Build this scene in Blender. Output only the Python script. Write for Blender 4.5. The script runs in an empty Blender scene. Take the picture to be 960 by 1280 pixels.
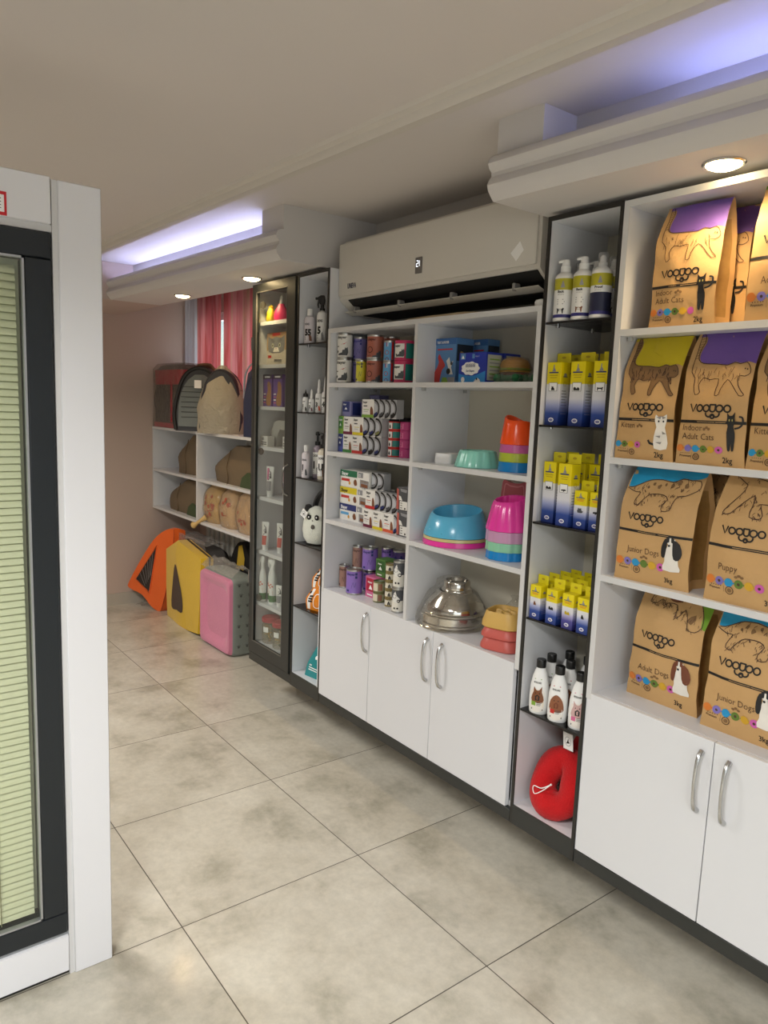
import bpy, bmesh, math, random
from mathutils import Vector, noise
from mathutils.geometry import tessellate_polygon

random.seed(7)
COL = bpy.context.scene.collection
PI = math.pi


# ------------------------------------------------------------------ materials
def lin(c):
    return tuple((x / 12.92 if x <= 0.04045 else ((x + 0.055) / 1.055) ** 2.4) for x in c)


def hexc(h):
    return lin(tuple(int(h[i:i + 2], 16) / 255 for i in (0, 2, 4)))


MATS = {}


def P(name, col, rough=0.5, metal=0.0, var=0.04, vscale=9.0, bump=0.0, bscale=120.0, coat=0.0, spec=0.5, sheen=0.0, trans=0.0):
    """Principled material whose colour and surface vary with a procedural noise."""
    if name in MATS:
        return MATS[name]
    m = bpy.data.materials.new(name)
    m.use_nodes = True
    nt = m.node_tree
    b = nt.nodes['Principled BSDF']
    c = hexc(col) if isinstance(col, str) else col
    b.inputs['Roughness'].default_value = rough
    b.inputs['Metallic'].default_value = metal
    b.inputs['Specular IOR Level'].default_value = spec
    b.inputs['Coat Weight'].default_value = coat
    b.inputs['Sheen Weight'].default_value = sheen
    b.inputs['Transmission Weight'].default_value = trans
    tc = nt.nodes.new('ShaderNodeTexCoord')
    nz = nt.nodes.new('ShaderNodeTexNoise')
    nz.inputs['Scale'].default_value = vscale
    nz.inputs['Detail'].default_value = 3
    nt.links.new(tc.outputs['Object'], nz.inputs['Vector'])
    mx = nt.nodes.new('ShaderNodeMix')
    mx.data_type = 'RGBA'
    mx.inputs['A'].default_value = tuple(x * (1 - var) for x in c) + (1,)
    mx.inputs['B'].default_value = tuple(min(1, x * (1 + var)) for x in c) + (1,)
    nt.links.new(nz.outputs['Fac'], mx.inputs['Factor'])
    nt.links.new(mx.outputs['Result'], b.inputs['Base Color'])
    if bump:
        n2 = nt.nodes.new('ShaderNodeTexNoise')
        n2.inputs['Scale'].default_value = bscale
        n2.inputs['Detail'].default_value = 4
        nt.links.new(tc.outputs['Object'], n2.inputs['Vector'])
        bp = nt.nodes.new('ShaderNodeBump')
        bp.inputs['Strength'].default_value = bump
        bp.inputs['Distance'].default_value = 0.01
        nt.links.new(n2.outputs['Fac'], bp.inputs['Height'])
        nt.links.new(bp.outputs['Normal'], b.inputs['Normal'])
    MATS[name] = m
    return m


def ramp_mat(name, stops, axis='Z', rough=0.4, coat=0.0):
    """A printed gradient along an object axis (object coordinates)."""
    m = bpy.data.materials.new(name)
    m.use_nodes = True
    nt = m.node_tree
    b = nt.nodes['Principled BSDF']
    b.inputs['Roughness'].default_value = rough
    b.inputs['Coat Weight'].default_value = coat
    tc = nt.nodes.new('ShaderNodeTexCoord')
    sp = nt.nodes.new('ShaderNodeSeparateXYZ')
    nt.links.new(tc.outputs['Object'], sp.inputs[0])
    hi = stops[-1][0]
    mr = nt.nodes.new('ShaderNodeMath')
    mr.operation = 'DIVIDE'
    mr.inputs[1].default_value = hi
    nt.links.new(sp.outputs[axis], mr.inputs[0])
    r = nt.nodes.new('ShaderNodeValToRGB')
    els = r.color_ramp.elements
    while len(els) < len(stops):
        els.new(0.5)
    for e, (p, c) in zip(els, stops):
        e.position = p / hi
        e.color = hexc(c) + (1,)
    nt.links.new(mr.outputs[0], r.inputs[0])
    nt.links.new(r.outputs[0], b.inputs['Base Color'])
    MATS[name] = m
    return m


def clear_mat(name, tint='FFFFFF', fac=0.12, rough=0.05, bump=0.0, bscale=30.0, body=0.0, bodycol='FFFFFF'):
    """Thin clear sheet: light passes, a fresnel share reflects, an optional share is milky."""
    m = bpy.data.materials.new(name)
    m.use_nodes = True
    nt = m.node_tree
    nt.nodes.remove(nt.nodes['Principled BSDF'])
    out = nt.nodes['Material Output']
    tr = nt.nodes.new('ShaderNodeBsdfTransparent')
    tr.inputs[0].default_value = hexc(tint) + (1,)
    gl = nt.nodes.new('ShaderNodeBsdfGlossy')
    gl.inputs['Roughness'].default_value = rough
    lw = nt.nodes.new('ShaderNodeLayerWeight')
    lw.inputs['Blend'].default_value = 0.5
    mx = nt.nodes.new('ShaderNodeMixShader')
    pw = nt.nodes.new('ShaderNodeMath')
    pw.operation = 'POWER'
    pw.inputs[1].default_value = 3.5
    mr = nt.nodes.new('ShaderNodeMapRange')
    mr.inputs['To Min'].default_value = 0.03 + fac * 0.12
    mr.inputs['To Max'].default_value = min(0.9, 0.5 + fac)
    nt.links.new(lw.outputs['Facing'], pw.inputs[0])
    nt.links.new(pw.outputs[0], mr.inputs['Value'])
    nt.links.new(mr.outputs[0], mx.inputs[0])
    nt.links.new(tr.outputs[0], mx.inputs[1])
    nt.links.new(gl.outputs[0], mx.inputs[2])
    if bump:
        tc = nt.nodes.new('ShaderNodeTexCoord')
        nz = nt.nodes.new('ShaderNodeTexNoise')
        nz.inputs['Scale'].default_value = bscale
        nz.inputs['Detail'].default_value = 3
        nz.inputs['Distortion'].default_value = 1.5
        nt.links.new(tc.outputs['Object'], nz.inputs['Vector'])
        bp = nt.nodes.new('ShaderNodeBump')
        bp.inputs['Strength'].default_value = bump
        bp.inputs['Distance'].default_value = 0.02
        nt.links.new(nz.outputs['Fac'], bp.inputs['Height'])
        nt.links.new(bp.outputs[0], gl.inputs['Normal'])
        nt.links.new(bp.outputs[0], lw.inputs['Normal'])
    last = mx
    if body:
        df = nt.nodes.new('ShaderNodeBsdfDiffuse')
        df.inputs[0].default_value = hexc(bodycol) + (1,)
        if bump:
            nt.links.new(bp.outputs[0], df.inputs['Normal'])
        m2 = nt.nodes.new('ShaderNodeMixShader')
        m2.inputs[0].default_value = body
        nt.links.new(mx.outputs[0], m2.inputs[1])
        nt.links.new(df.outputs[0], m2.inputs[2])
        last = m2
    nt.links.new(last.outputs[0], out.inputs['Surface'])
    MATS[name] = m
    return m


def emit_mat(name, col, strength):
    m = bpy.data.materials.new(name)
    m.use_nodes = True
    nt = m.node_tree
    b = nt.nodes['Principled BSDF']
    b.inputs['Base Color'].default_value = hexc(col) + (1,)
    b.inputs['Emission Color'].default_value = hexc(col) + (1,)
    b.inputs['Emission Strength'].default_value = strength
    MATS[name] = m
    return m


# ------------------------------------------------------------------ mesh builder
_boxcache = {}
_textcache = {}


def text_mesh(s, weight=0.0):
    key = (s, weight)
    if key not in _textcache:
        cu = bpy.data.curves.new('lettering', 'FONT')
        cu.body = s
        cu.size = 1.0
        cu.resolution_u = 2
        cu.offset = weight
        o = bpy.data.objects.new('lettering', cu)
        COL.objects.link(o)
        dg = bpy.context.evaluated_depsgraph_get()
        dg.update()
        ev = o.evaluated_get(dg)
        me = ev.to_mesh()
        vs = [(v.co.x, v.co.y) for v in me.vertices]
        fs = [tuple(p.vertices) for p in me.polygons]
        ev.to_mesh_clear()
        bpy.data.objects.remove(o)
        bpy.data.curves.remove(cu)
        xs = [v[0] for v in vs] or [0]
        x0, x1 = min(xs), max(xs)
        _textcache[key] = ([(x - x0, y) for x, y in vs], fs, x1 - x0)
    return _textcache[key]


class MB:
    def __init__(self):
        self.v, self.f, self.m, self.mats, self.s = [], [], [], [], []

    def mi(self, mat):
        if mat not in self.mats:
            self.mats.append(mat)
        return self.mats.index(mat)

    def add(self, vs, fs, mat, smooth=False):
        b = len(self.v)
        self.v += [tuple(v) for v in vs]
        i = self.mi(mat)
        for f in fs:
            self.f.append(tuple(b + k for k in f))
            self.m.append(i)
            self.s.append(smooth)
        return self

    def box(self, x0, x1, y0, y1, z0, z1, mat, bev=0.0, rot=0.0, at=(0, 0, 0), seg=1):
        d = (round(x1 - x0, 5), round(y1 - y0, 5), round(z1 - z0, 5), bev, seg)
        if d not in _boxcache:
            bm = bmesh.new()
            bmesh.ops.create_cube(bm, size=1)
            for v in bm.verts:
                v.co = Vector((v.co.x * d[0], v.co.y * d[1], v.co.z * d[2]))
            if bev:
                bmesh.ops.bevel(bm, geom=bm.edges[:], offset=min(bev, min(d[:3]) * 0.45), segments=seg, affect='EDGES', profile=0.5)
            bm.verts.ensure_lookup_table()
            _boxcache[d] = ([v.co.copy() for v in bm.verts], [tuple(v.index for v in f.verts) for f in bm.faces])
            bm.free()
        vs, fs = _boxcache[d]
        c = Vector(((x0 + x1) / 2, (y0 + y1) / 2, (z0 + z1) / 2))
        ca, sa = math.cos(rot), math.sin(rot)
        out = []
        for v in vs:
            p = v + c
            out.append((p.x * ca - p.y * sa + at[0], p.x * sa + p.y * ca + at[1], p.z + at[2]))
        return self.add(out, fs, mat, smooth=seg > 1)

    def lathe(self, prof, mat, n=24, c=(0, 0, 0), sx=1.0, sy=1.0, cap=True, radial=None):
        """prof: (r, z) or (r, z, mat) from bottom to top."""
        b = len(self.v)
        rows = len(prof)
        for p in prof:
            for k in range(n):
                a = 2 * PI * k / n
                rr = p[0] * (radial(a, p[1]) if radial else 1.0)
                self.v.append((c[0] + rr * math.cos(a) * sx, c[1] + rr * math.sin(a) * sy, c[2] + p[1]))
        for i in range(rows - 1):
            mm = self.mi(prof[i + 1][2] if len(prof[i + 1]) > 2 else mat)
            for k in range(n):
                k2 = (k + 1) % n
                self.f.append((b + i * n + k, b + i * n + k2, b + (i + 1) * n + k2, b + (i + 1) * n + k))
                self.m.append(mm)
                self.s.append(True)
        if cap:
            for i, rev in ((0, True), (rows - 1, False)):
                if prof[i][0] > 1e-4:
                    f = [b + i * n + k for k in range(n)]
                    self.f.append(tuple(f[::-1] if rev else f))
                    self.m.append(self.mi(prof[i][2] if len(prof[i]) > 2 else mat))
                    self.s.append(False)
        return self

    def tube(self, pts, r, mat, n=8, closed=False, flat=1.0):
        pts = [Vector(p) for p in pts]
        rs = r if isinstance(r, (list, tuple)) else [r] * len(pts)
        b = len(self.v)
        N = len(pts)
        up = None
        for i, p in enumerate(pts):
            if closed:
                t = pts[(i + 1) % N] - pts[i - 1]
            else:
                t = pts[min(i + 1, N - 1)] - pts[max(i - 1, 0)]
            t.normalize()
            if up is None:
                up = Vector((0, 0, 1)) if abs(t.z) < 0.9 else Vector((1, 0, 0))
            side = t.cross(up)
            side.normalize()
            up = side.cross(t)
            up.normalize()
            for k in range(n):
                a = 2 * PI * k / n
                self.v.append(tuple(p + side * (rs[i] * math.cos(a)) + up * (rs[i] * flat * math.sin(a))))
        mm = self.mi(mat)
        for i in range(N if closed else N - 1):
            j = (i + 1) % N
            for k in range(n):
                k2 = (k + 1) % n
                self.f.append((b + i * n + k, b + i * n + k2, b + j * n + k2, b + j * n + k))
                self.m.append(mm)
                self.s.append(True)
        if not closed:
            for i, rev in ((0, False), (N - 1, True)):
                f = [b + i * n + k for k in range(n)]
                self.f.append(tuple(f[::-1] if rev else f))
                self.m.append(mm)
                self.s.append(False)
        return self

    def loft(self, rings, mat, cap=True, closed=True, smooth=True):
        b = len(self.v)
        n = len(rings[0])
        for r in rings:
            self.v += [tuple(p) for p in r]
        mm = self.mi(mat)
        for i in range(len(rings) - 1):
            for k in range(n if closed else n - 1):
                k2 = (k + 1) % n
                self.f.append((b + i * n + k, b + i * n + k2, b + (i + 1) * n + k2, b + (i + 1) * n + k))
                self.m.append(mm)
                self.s.append(smooth)
        if cap:
            for i, rev in ((0, True), (len(rings) - 1, False)):
                f = [b + i * n + k for k in range(n)]
                self.f.append(tuple(f[::-1] if rev else f))
                self.m.append(mm)
                self.s.append(False)
        return self

    def prism(self, poly, fn0, fn1, mat, matside=None, smooth=False):
        """poly (a,b) list; fn0/fn1 map (a,b) to the two end faces."""
        n = len(poly)
        A = [fn0(*p) for p in poly]
        B = [fn1(*p) for p in poly]
        tris = tessellate_polygon([[Vector((p[0], p[1], 0)) for p in poly]])
        self.add(A, [tuple(t) for t in tris], mat)
        self.add(B, [tuple(t[::-1]) for t in tris], mat)
        self.add(A + B, [(k, (k + 1) % n, n + (k + 1) % n, n + k) for k in range(n)], matside or mat, smooth)
        return self

    def grid(self, fn, nu, nv, mat, smooth=True, u0=0.0, u1=1.0, v0=0.0, v1=1.0):
        vs = [fn(u0 + (u1 - u0) * i / nu, v0 + (v1 - v0) * j / nv) for j in range(nv + 1) for i in range(nu + 1)]
        fs = [(j * (nu + 1) + i, j * (nu + 1) + i + 1, (j + 1) * (nu + 1) + i + 1, (j + 1) * (nu + 1) + i)
              for j in range(nv) for i in range(nu)]
        return self.add(vs, fs, mat, smooth)

    # printed marks: fn maps (u, v) on the face to a point just above it
    def text(self, s, u, v, size, fn, mat, align='L', weight=0.0, sx=1.0):
        vs, fs, w = text_mesh(s, weight)
        off = {'L': 0, 'C': -w / 2, 'R': -w}[align]
        self.add([fn(u + (x + off) * size * sx, v + y * size) for x, y in vs], fs, mat)
        return self

    def fill(self, poly, fn, mat, maxlen=0.0):
        tris = tessellate_polygon([[Vector((p[0], p[1], 0)) for p in poly]])
        pts = [tuple(p) for p in poly]
        tris = [tuple(t) for t in tris]
        if maxlen:
            for _ in range(5):
                mid = {}
                big = set()
                for t in tris:
                    for a, c in ((t[0], t[1]), (t[1], t[2]), (t[2], t[0])):
                        if math.dist(pts[a], pts[c]) > maxlen:
                            big.add((min(a, c), max(a, c)))
                if not big:
                    break
                for e in big:
                    mid[e] = len(pts)
                    pts.append(((pts[e[0]][0] + pts[e[1]][0]) / 2, (pts[e[0]][1] + pts[e[1]][1]) / 2))
                new = []
                for t in tris:
                    ms = [mid.get((min(t[i], t[(i + 1) % 3]), max(t[i], t[(i + 1) % 3]))) for i in range(3)]
                    k = sum(m is not None for m in ms)
                    a, b2, c = t
                    if k == 0:
                        new.append(t)
                    elif k == 3:
                        new += [(a, ms[0], ms[2]), (ms[0], b2, ms[1]), (ms[2], ms[1], c), (ms[0], ms[1], ms[2])]
                    else:
                        while ms[0] is None:
                            a, b2, c = b2, c, a
                            ms = ms[1:] + ms[:1]
                        if k == 1:
                            new += [(a, ms[0], c), (ms[0], b2, c)]
                        elif ms[1] is not None:
                            new += [(a, ms[0], c), (ms[0], ms[1], c), (ms[0], b2, ms[1])]
                        else:
                            new += [(a, ms[0], ms[2]), (ms[0], b2, ms[2]), (b2, c, ms[2])]
                tris = new
        self.add([fn(*p) for p in pts], tris, mat)
        return self

    def disc(self, u, v, r, fn, mat, n=14, ry=None):
        return self.fill([(u + r * math.cos(2 * PI * k / n), v + (ry or r) * math.sin(2 * PI * k / n)) for k in range(n)], fn, mat)

    def stroke(self, pts, w, fn, mat, closed=False, asp=1.0):
        N = len(pts)
        L, R = [], []
        for i in range(N):
            a = pts[i - 1] if (closed or i > 0) else pts[i]
            c = pts[(i + 1) % N] if (closed or i < N - 1) else pts[i]
            dx, dy = (c[0] - a[0]) * asp, c[1] - a[1]
            l = math.hypot(dx, dy) or 1
            nx, ny = -dy / l * w / 2 / asp, dx / l * w / 2
            L.append((pts[i][0] + nx, pts[i][1] + ny))
            R.append((pts[i][0] - nx, pts[i][1] - ny))
        vs = [fn(*p) for p in L + R]
        fs = [(i, (i + 1) % N, N + (i + 1) % N, N + i) for i in range(N if closed else N - 1)]
        return self.add(vs, fs, mat)

    def build(self, name, parent=None, loc=None, rotz=0.0, recalc=False, angle=38):
        me = bpy.data.meshes.new(name)
        me.from_pydata(self.v, [], self.f)
        for m in self.mats:
            me.materials.append(m)
        me.polygons.foreach_set('material_index', self.m)
        me.polygons.foreach_set('use_smooth', self.s)
        me.update()
        if recalc:
            bm = bmesh.new()
            bm.from_mesh(me)
            bmesh.ops.recalc_face_normals(bm, faces=bm.faces[:])
            bm.to_mesh(me)
            bm.free()
        me.set_sharp_from_angle(angle=math.radians(angle))
        o = bpy.data.objects.new(name, me)
        COL.objects.link(o)
        if parent is not None:
            o.parent = parent
        if loc is not None:
            o.location = loc
        o.rotation_euler = (0, 0, rotz)
        return o


def tag(o, label, cat, group=None):
    o['label'] = label
    o['category'] = cat
    if group:
        o['group'] = group
    return o


def thing(name, label, cat, loc=(0, 0, 0), rotz=0.0, group=None):
    o = bpy.data.objects.new(name, None)
    o.empty_display_size = 0.05
    COL.objects.link(o)
    o.location = loc
    o.rotation_euler = (0, 0, rotz)
    return tag(o, label, cat, group)


def struct(o):
    o['kind'] = 'structure'
    return o


def dup(root, loc, rotz=0.0, label=None, group=None):
    r = root.copy()
    COL.objects.link(r)
    r.location = loc
    r.rotation_euler = (0, 0, rotz)
    if label:
        r['label'] = label
    if group:
        r['group'] = group
    for ch in list(root.children):
        c = ch.copy()
        COL.objects.link(c)
        c.parent = r
        for g in list(ch.children):
            d = g.copy()
            COL.objects.link(d)
            d.parent = c
    return r


def smooth_curve(pts, n=4, closed=False):
    """Catmull-Rom through 2-D or 3-D points."""
    N = len(pts)
    out = []
    for i in range(N if closed else N - 1):
        p = [pts[(i + k) % N] if closed else pts[max(0, min(N - 1, i + k))] for k in (-1, 0, 1, 2)]
        for s in range(n):
            t = s / n
            out.append(tuple(0.5 * (2 * b + (c - a) * t + (2 * a - 5 * b + 4 * c - d) * t * t + (3 * b - a - 3 * c + d) * t ** 3)
                             for a, b, c, d in zip(*p)))
    if not closed:
        out.append(tuple(pts[-1]))
    return out


def front(y):
    """Map for marks on a flat front face at depth y (local)."""
    return lambda u, v: (u, y - 0.0006, v)


def rside(x):
    """Map for marks on a right side face at x: u runs backwards along +Y."""
    return lambda u, v: (x + 0.0006, u, v)


def cyl(r, a0=-PI / 2, c=(0, 0)):
    """Map for marks on a can: u is arc length from the direction a0."""
    rr = r + 0.0007
    return lambda u, v: (c[0] + rr * math.cos(a0 + u / r), c[1] + rr * math.sin(a0 + u / r), v)


# palette
WHITE = P('white laminate', 'DADBDE', 0.35, var=0.015, vscale=3)
WEDGE = P('white board edge', 'D2D2D2', 0.45, var=0.01)
DARK = P('dark grey laminate', '2A2C2A', 0.4, var=0.08)
DARKE = P('dark edge band', '23221F', 0.4, var=0.08)
CHROME = P('satin chrome', 'C9C9C9', 0.22, 1.0, var=0.03)
STEEL = P('polished steel', 'C8C4BC', 0.12, 1.0, var=0.05, bump=0.05, bscale=20)
TIN = P('tin plate', 'BDBDBA', 0.28, 1.0, var=0.05)
BLACK = P('black ink', '141210', 0.5)
BLKP = P('black plastic', '121212', 0.35)
WPL = P('white plastic', 'ECECEA', 0.35, var=0.02)
PLAST = P('appliance plastic', 'D2CEC5', 0.4, var=0.02)
INKW = P('white ink', 'F2F2F0', 0.5, var=0.02)
SMOKE = clear_mat('smoked glass', '6A625C', 0.15, 0.03)
GLASS = clear_mat('clear glass', 'F6F8F6', 0.10, 0.02)
WRAP = clear_mat('plastic wrap', 'FAF9F6', 0.12, 0.12, bump=1.0, bscale=48, body=0.04, bodycol='F0EEE8')
WRAPF = clear_mat('crumpled film', 'FAF9F6', 0.3, 0.14, bump=1.0, bscale=40, body=0.20, bodycol='E8E4DE')
WRAPM = clear_mat('milky plastic wrap', 'E8E2D2', 0.3, 0.2, bump=1.0, bscale=24, body=0.46, bodycol='DCD2BC')
CLEARCAP = clear_mat('clear cap plastic', 'F0F0F0', 0.3, 0.08, body=0.12)

# ------------------------------------------------------------------ room shell
def floor_mat():
    m = bpy.data.materials.new('concrete look porcelain tiles')
    m.use_nodes = True
    nt = m.node_tree
    N, L = nt.nodes, nt.links
    b = N['Principled BSDF']
    b.inputs['Coat Weight'].default_value = 0.25
    b.inputs['Coat Roughness'].default_value = 0.12
    tc = N.new('ShaderNodeTexCoord')
    sp = N.new('ShaderNodeSeparateXYZ')
    L.new(tc.outputs['Object'], sp.inputs[0])

    def cell(axis, o, s):
        a = N.new('ShaderNodeMath'); a.operation = 'SUBTRACT'; a.inputs[1].default_value = o
        d = N.new('ShaderNodeMath'); d.operation = 'DIVIDE'; d.inputs[1].default_value = s
        f = N.new('ShaderNodeMath'); f.operation = 'FRACT'
        c = N.new('ShaderNodeMath'); c.operation = 'SUBTRACT'; c.inputs[1].default_value = 0.5
        ab = N.new('ShaderNodeMath'); ab.operation = 'ABSOLUTE'
        g = N.new('ShaderNodeMath'); g.operation = 'GREATER_THAN'; g.inputs[1].default_value = 0.5 - 0.0016 / s
        fl = N.new('ShaderNodeMath'); fl.operation = 'FLOOR'
        L.new(sp.outputs[axis], a.inputs[0]); L.new(a.outputs[0], d.inputs[0]); L.new(d.outputs[0], f.inputs[0])
        L.new(f.outputs[0], c.inputs[0]); L.new(c.outputs[0], ab.inputs[0]); L.new(ab.outputs[0], g.inputs[0])
        L.new(d.outputs[0], fl.inputs[0])
        return g, fl
    gx, fx = cell('X', -1.2531, 0.6096)
    gy, fy = cell('Y', -0.3224, 0.6185)
    gm = N.new('ShaderNodeMath'); gm.operation = 'MAXIMUM'
    L.new(gx.outputs[0], gm.inputs[0]); L.new(gy.outputs[0], gm.inputs[1])
    cb = N.new('ShaderNodeCombineXYZ')
    L.new(fx.outputs[0], cb.inputs[0]); L.new(fy.outputs[0], cb.inputs[1])
    wn = N.new('ShaderNodeTexWhiteNoise'); wn.noise_dimensions = '3D'
    L.new(cb.outputs[0], wn.inputs['Vector'])
    # each tile has its own cut of the cloudy pattern
    off = N.new('ShaderNodeVectorMath'); off.operation = 'SCALE'; off.inputs['Scale'].default_value = 20
    L.new(wn.outputs['Color'], off.inputs[0])
    add = N.new('ShaderNodeVectorMath'); add.operation = 'ADD'
    L.new(tc.outputs['Object'], add.inputs[0]); L.new(off.outputs[0], add.inputs[1])
    n1 = N.new('ShaderNodeTexNoise'); n1.inputs['Scale'].default_value = 4.4; n1.inputs['Detail'].default_value = 9; n1.inputs['Roughness'].default_value = 0.62; n1.inputs['Distortion'].default_value = 0.15
    n2 = N.new('ShaderNodeTexNoise'); n2.inputs['Scale'].default_value = 34; n2.inputs['Detail'].default_value = 8; n2.inputs['Roughness'].default_value = 0.7
    L.new(add.outputs[0], n1.inputs['Vector']); L.new(add.outputs[0], n2.inputs['Vector'])
    r = N.new('ShaderNodeValToRGB')
    e = r.color_ramp.elements
    e[0].position = 0.33; e[0].color = hexc('A29E90') + (1,)
    e[1].position = 0.66; e[1].color = hexc('CAC6BA') + (1,)
    mid = e.new(0.48); mid.color = hexc('BFBAAD') + (1,)
    L.new(n1.outputs['Fac'], r.inputs[0])
    r2 = N.new('ShaderNodeValToRGB')
    r2.color_ramp.elements[0].position = 0.3; r2.color_ramp.elements[0].color = (0.86, 0.86, 0.85, 1)
    r2.color_ramp.elements[1].position = 0.7; r2.color_ramp.elements[1].color = (1.06, 1.05, 1.03, 1)
    L.new(n2.outputs['Fac'], r2.inputs[0])
    mu = N.new('ShaderNodeMix'); mu.data_type = 'RGBA'; mu.blend_type = 'MULTIPLY'; mu.inputs['Factor'].default_value = 1
    L.new(r.outputs[0], mu.inputs['A']); L.new(r2.outputs[0], mu.inputs['B'])
    gr = N.new('ShaderNodeMix'); gr.data_type = 'RGBA'
    gr.inputs['B'].default_value = hexc('4A453C') + (1,)
    L.new(gm.outputs[0], gr.inputs['Factor']); L.new(mu.outputs['Result'], gr.inputs['A'])
    L.new(gr.outputs['Result'], b.inputs['Base Color'])
    rr = N.new('ShaderNodeMapRange')
    rr.inputs['To Min'].default_value = 0.26; rr.inputs['To Max'].default_value = 0.42
    L.new(n1.outputs['Fac'], rr.inputs['Value']); L.new(rr.outputs[0], b.inputs['Roughness'])
    bp = N.new('ShaderNodeBump'); bp.inputs['Strength'].default_value = 0.35; bp.inputs['Distance'].default_value = 0.002; bp.invert = True
    L.new(gm.outputs[0], bp.inputs['Height']); L.new(bp.outputs[0], b.inputs['Normal'])
    return m


CEILM = P('ceiling paint', 'D2CBC6', 0.85, var=0.02, vscale=2)
PLASTER = P('white plaster moulding', 'CFCBC8', 0.8, var=0.02, vscale=3)
PINKW = P('pinkish beige wall paint', 'C0AEA3', 0.85, var=0.04, vscale=2.5, bump=0.05)
WALLW = P('off white wall paint', 'C9C4BE', 0.85, var=0.03, vscale=2.5)
ZC = 2.285
XE = -5.35

struct(MB().box(-5.45, 3.3, -5.1, 0.72, -0.06, 0.0, floor_mat()).build('floor'))
struct(MB().box(-5.45, 3.3, -5.1, 0.72, ZC, ZC + 0.06, CEILM).build('ceiling'))
struct(MB().box(-5.45, XE, -5.1, 0.72, 0, ZC, PINKW).build('wall_left'))
wb = MB()
wb.box(-3.31, 3.2, 0.285, 0.72, 0, ZC, WALLW)
wb.box(XE, -3.31, 0.62, 0.72, 0, 1.20, PINKW).box(XE, -3.31, 0.62, 0.72, 2.12, ZC, PINKW)
wb.box(XE, -5.27, 0.62, 0.72, 1.20, 2.12, PINKW).box(-3.72, -3.31, 0.62, 0.72, 1.20, 2.12, PINKW)
struct(wb.build('wall_back'))
wr = MB().box(3.2, 3.3, -5.1, 0.72, 0, 0.25, WALLW).box(3.2, 3.3, -5.1, 0.72, 2.2, ZC, WALLW)
wr.box(3.2, 3.3, -5.1, -4.7, 0.25, 2.2, WALLW).box(3.2, 3.3, -1.3, 0.72, 0.25, 2.2, WALLW)
struct(wr.build('wall_right'))
struct(MB().box(-5.45, 3.3, -5.2, -5.1, 0, ZC, WALLW).build('wall_front'))
struct(MB().box(XE, XE + 0.012, -4.9, 0.24, 0, 0.085, P('tile skirting', 'B6B0A4', 0.35, var=0.05)).build('baseboard_left'))

WINF = P('white window frame', 'E2E4E8', 0.4, var=0.02)


def window(name, axis, a0, a1, z0, z1, p0, p1, bars):
    f = MB()
    t = 0.045

    def bx(u0, u1, w0, w1, d0=p0, d1=p1, mat=WINF, mb=f):
        if axis == 'X':
            mb.box(u0, u1, d0, d1, w0, w1, mat)
        else:
            mb.box(d0, d1, u0, u1, w0, w1, mat)
    bx(a0, a1, z0, z0 + t); bx(a0, a1, z1 - t, z1)
    edges = [a0 + (a1 - a0) * k / (bars + 1) for k in range(bars + 2)]
    for k, e in enumerate(edges):
        lo = e if k == 0 else (e - t if k == bars + 1 else e - t / 2)
        bx(lo, lo + t, z0 + t, z1 - t)
    fo = struct(f.build(name))
    g = MB()
    pm = (p0 + p1) / 2
    bx(a0 + t, a1 - t, z0 + t, z1 - t, pm - 0.003, pm + 0.003, GLASS, g)
    g.build('glass', fo)


window('window_1', 'X', -5.27, -3.72, 1.20, 2.12, 0.65, 0.69, 1)
window('window_2', 'Y', -4.7, -1.3, 0.25, 2.2, 3.23, 3.28, 3)


# ------------------------------------------------------------------ soffits with light coves
def sweep(mb, xs, ring, mat, cap=True):
    mb.loft([[(x, y, z) for y, z in ring(x)] for x in xs], mat, cap=cap, smooth=False)


MOULD = [(0, 2.07), (-0.010, 2.080), (-0.022, 2.094), (-0.026, 2.108), (-0.020, 2.122), (-0.012, 2.132), (-0.012, 2.142),
         (-0.022, 2.152), (-0.027, 2.164), (-0.022, 2.178), (-0.008, 2.188), (0.008, 2.190)]


def soffit(name, x0, x1, yf, b0, b1, yback):
    """x0..x1 soffit; the block b0..b1 is closed up to the ceiling, the rest is an open cove."""
    mb = MB()
    ic = 0.135

    def cove(x):
        y = yf(x)
        yb = yback(x)
        return [(yb, 2.07)] + [(y + d, z) for d, z in MOULD] + [(y + 0.010, 2.13), (y + ic, 2.13), (y + ic, ZC), (yb, ZC)]

    def block(x):
        y = yf(x)
        yb = yback(x)
        return [(yb, 2.07)] + [(y + d, z) for d, z in MOULD] + [(y + 0.006, 2.20), (y + 0.006, ZC - 0.01), (y + 0.006, ZC), (yb, ZC)]
    c0, c1 = (b1, x1) if b0 <= x0 + 0.01 else (x0, b0)
    n = 6
    sweep(mb, [c0 + (c1 - c0) * k / n for k in range(n + 1)], cove, PLASTER)
    sweep(mb, [b0, (b0 + b1) / 2, b1], block, PLASTER)
    return struct(mb.build(name, recalc=True))


yR = lambda x: -0.185 + 0.04 * (x + 1.53)
yL = lambda x: -0.180 + 0.050 * (x + 2.72)
soffit('trim_1', -1.53, 1.5, yR, -1.53, -1.375, lambda x: 0.284)
soffit('trim_2', -4.58, -2.71, yL, -2.875, -2.71, lambda x: 0.284 if x > -3.32 else yL(x) + 0.30)

# dropped beam along the end wall, level with the soffit
struct(MB().box(XE, -4.58, -5.09, 0.03, 2.07, ZC, PINKW).build('trim_3'))

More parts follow.
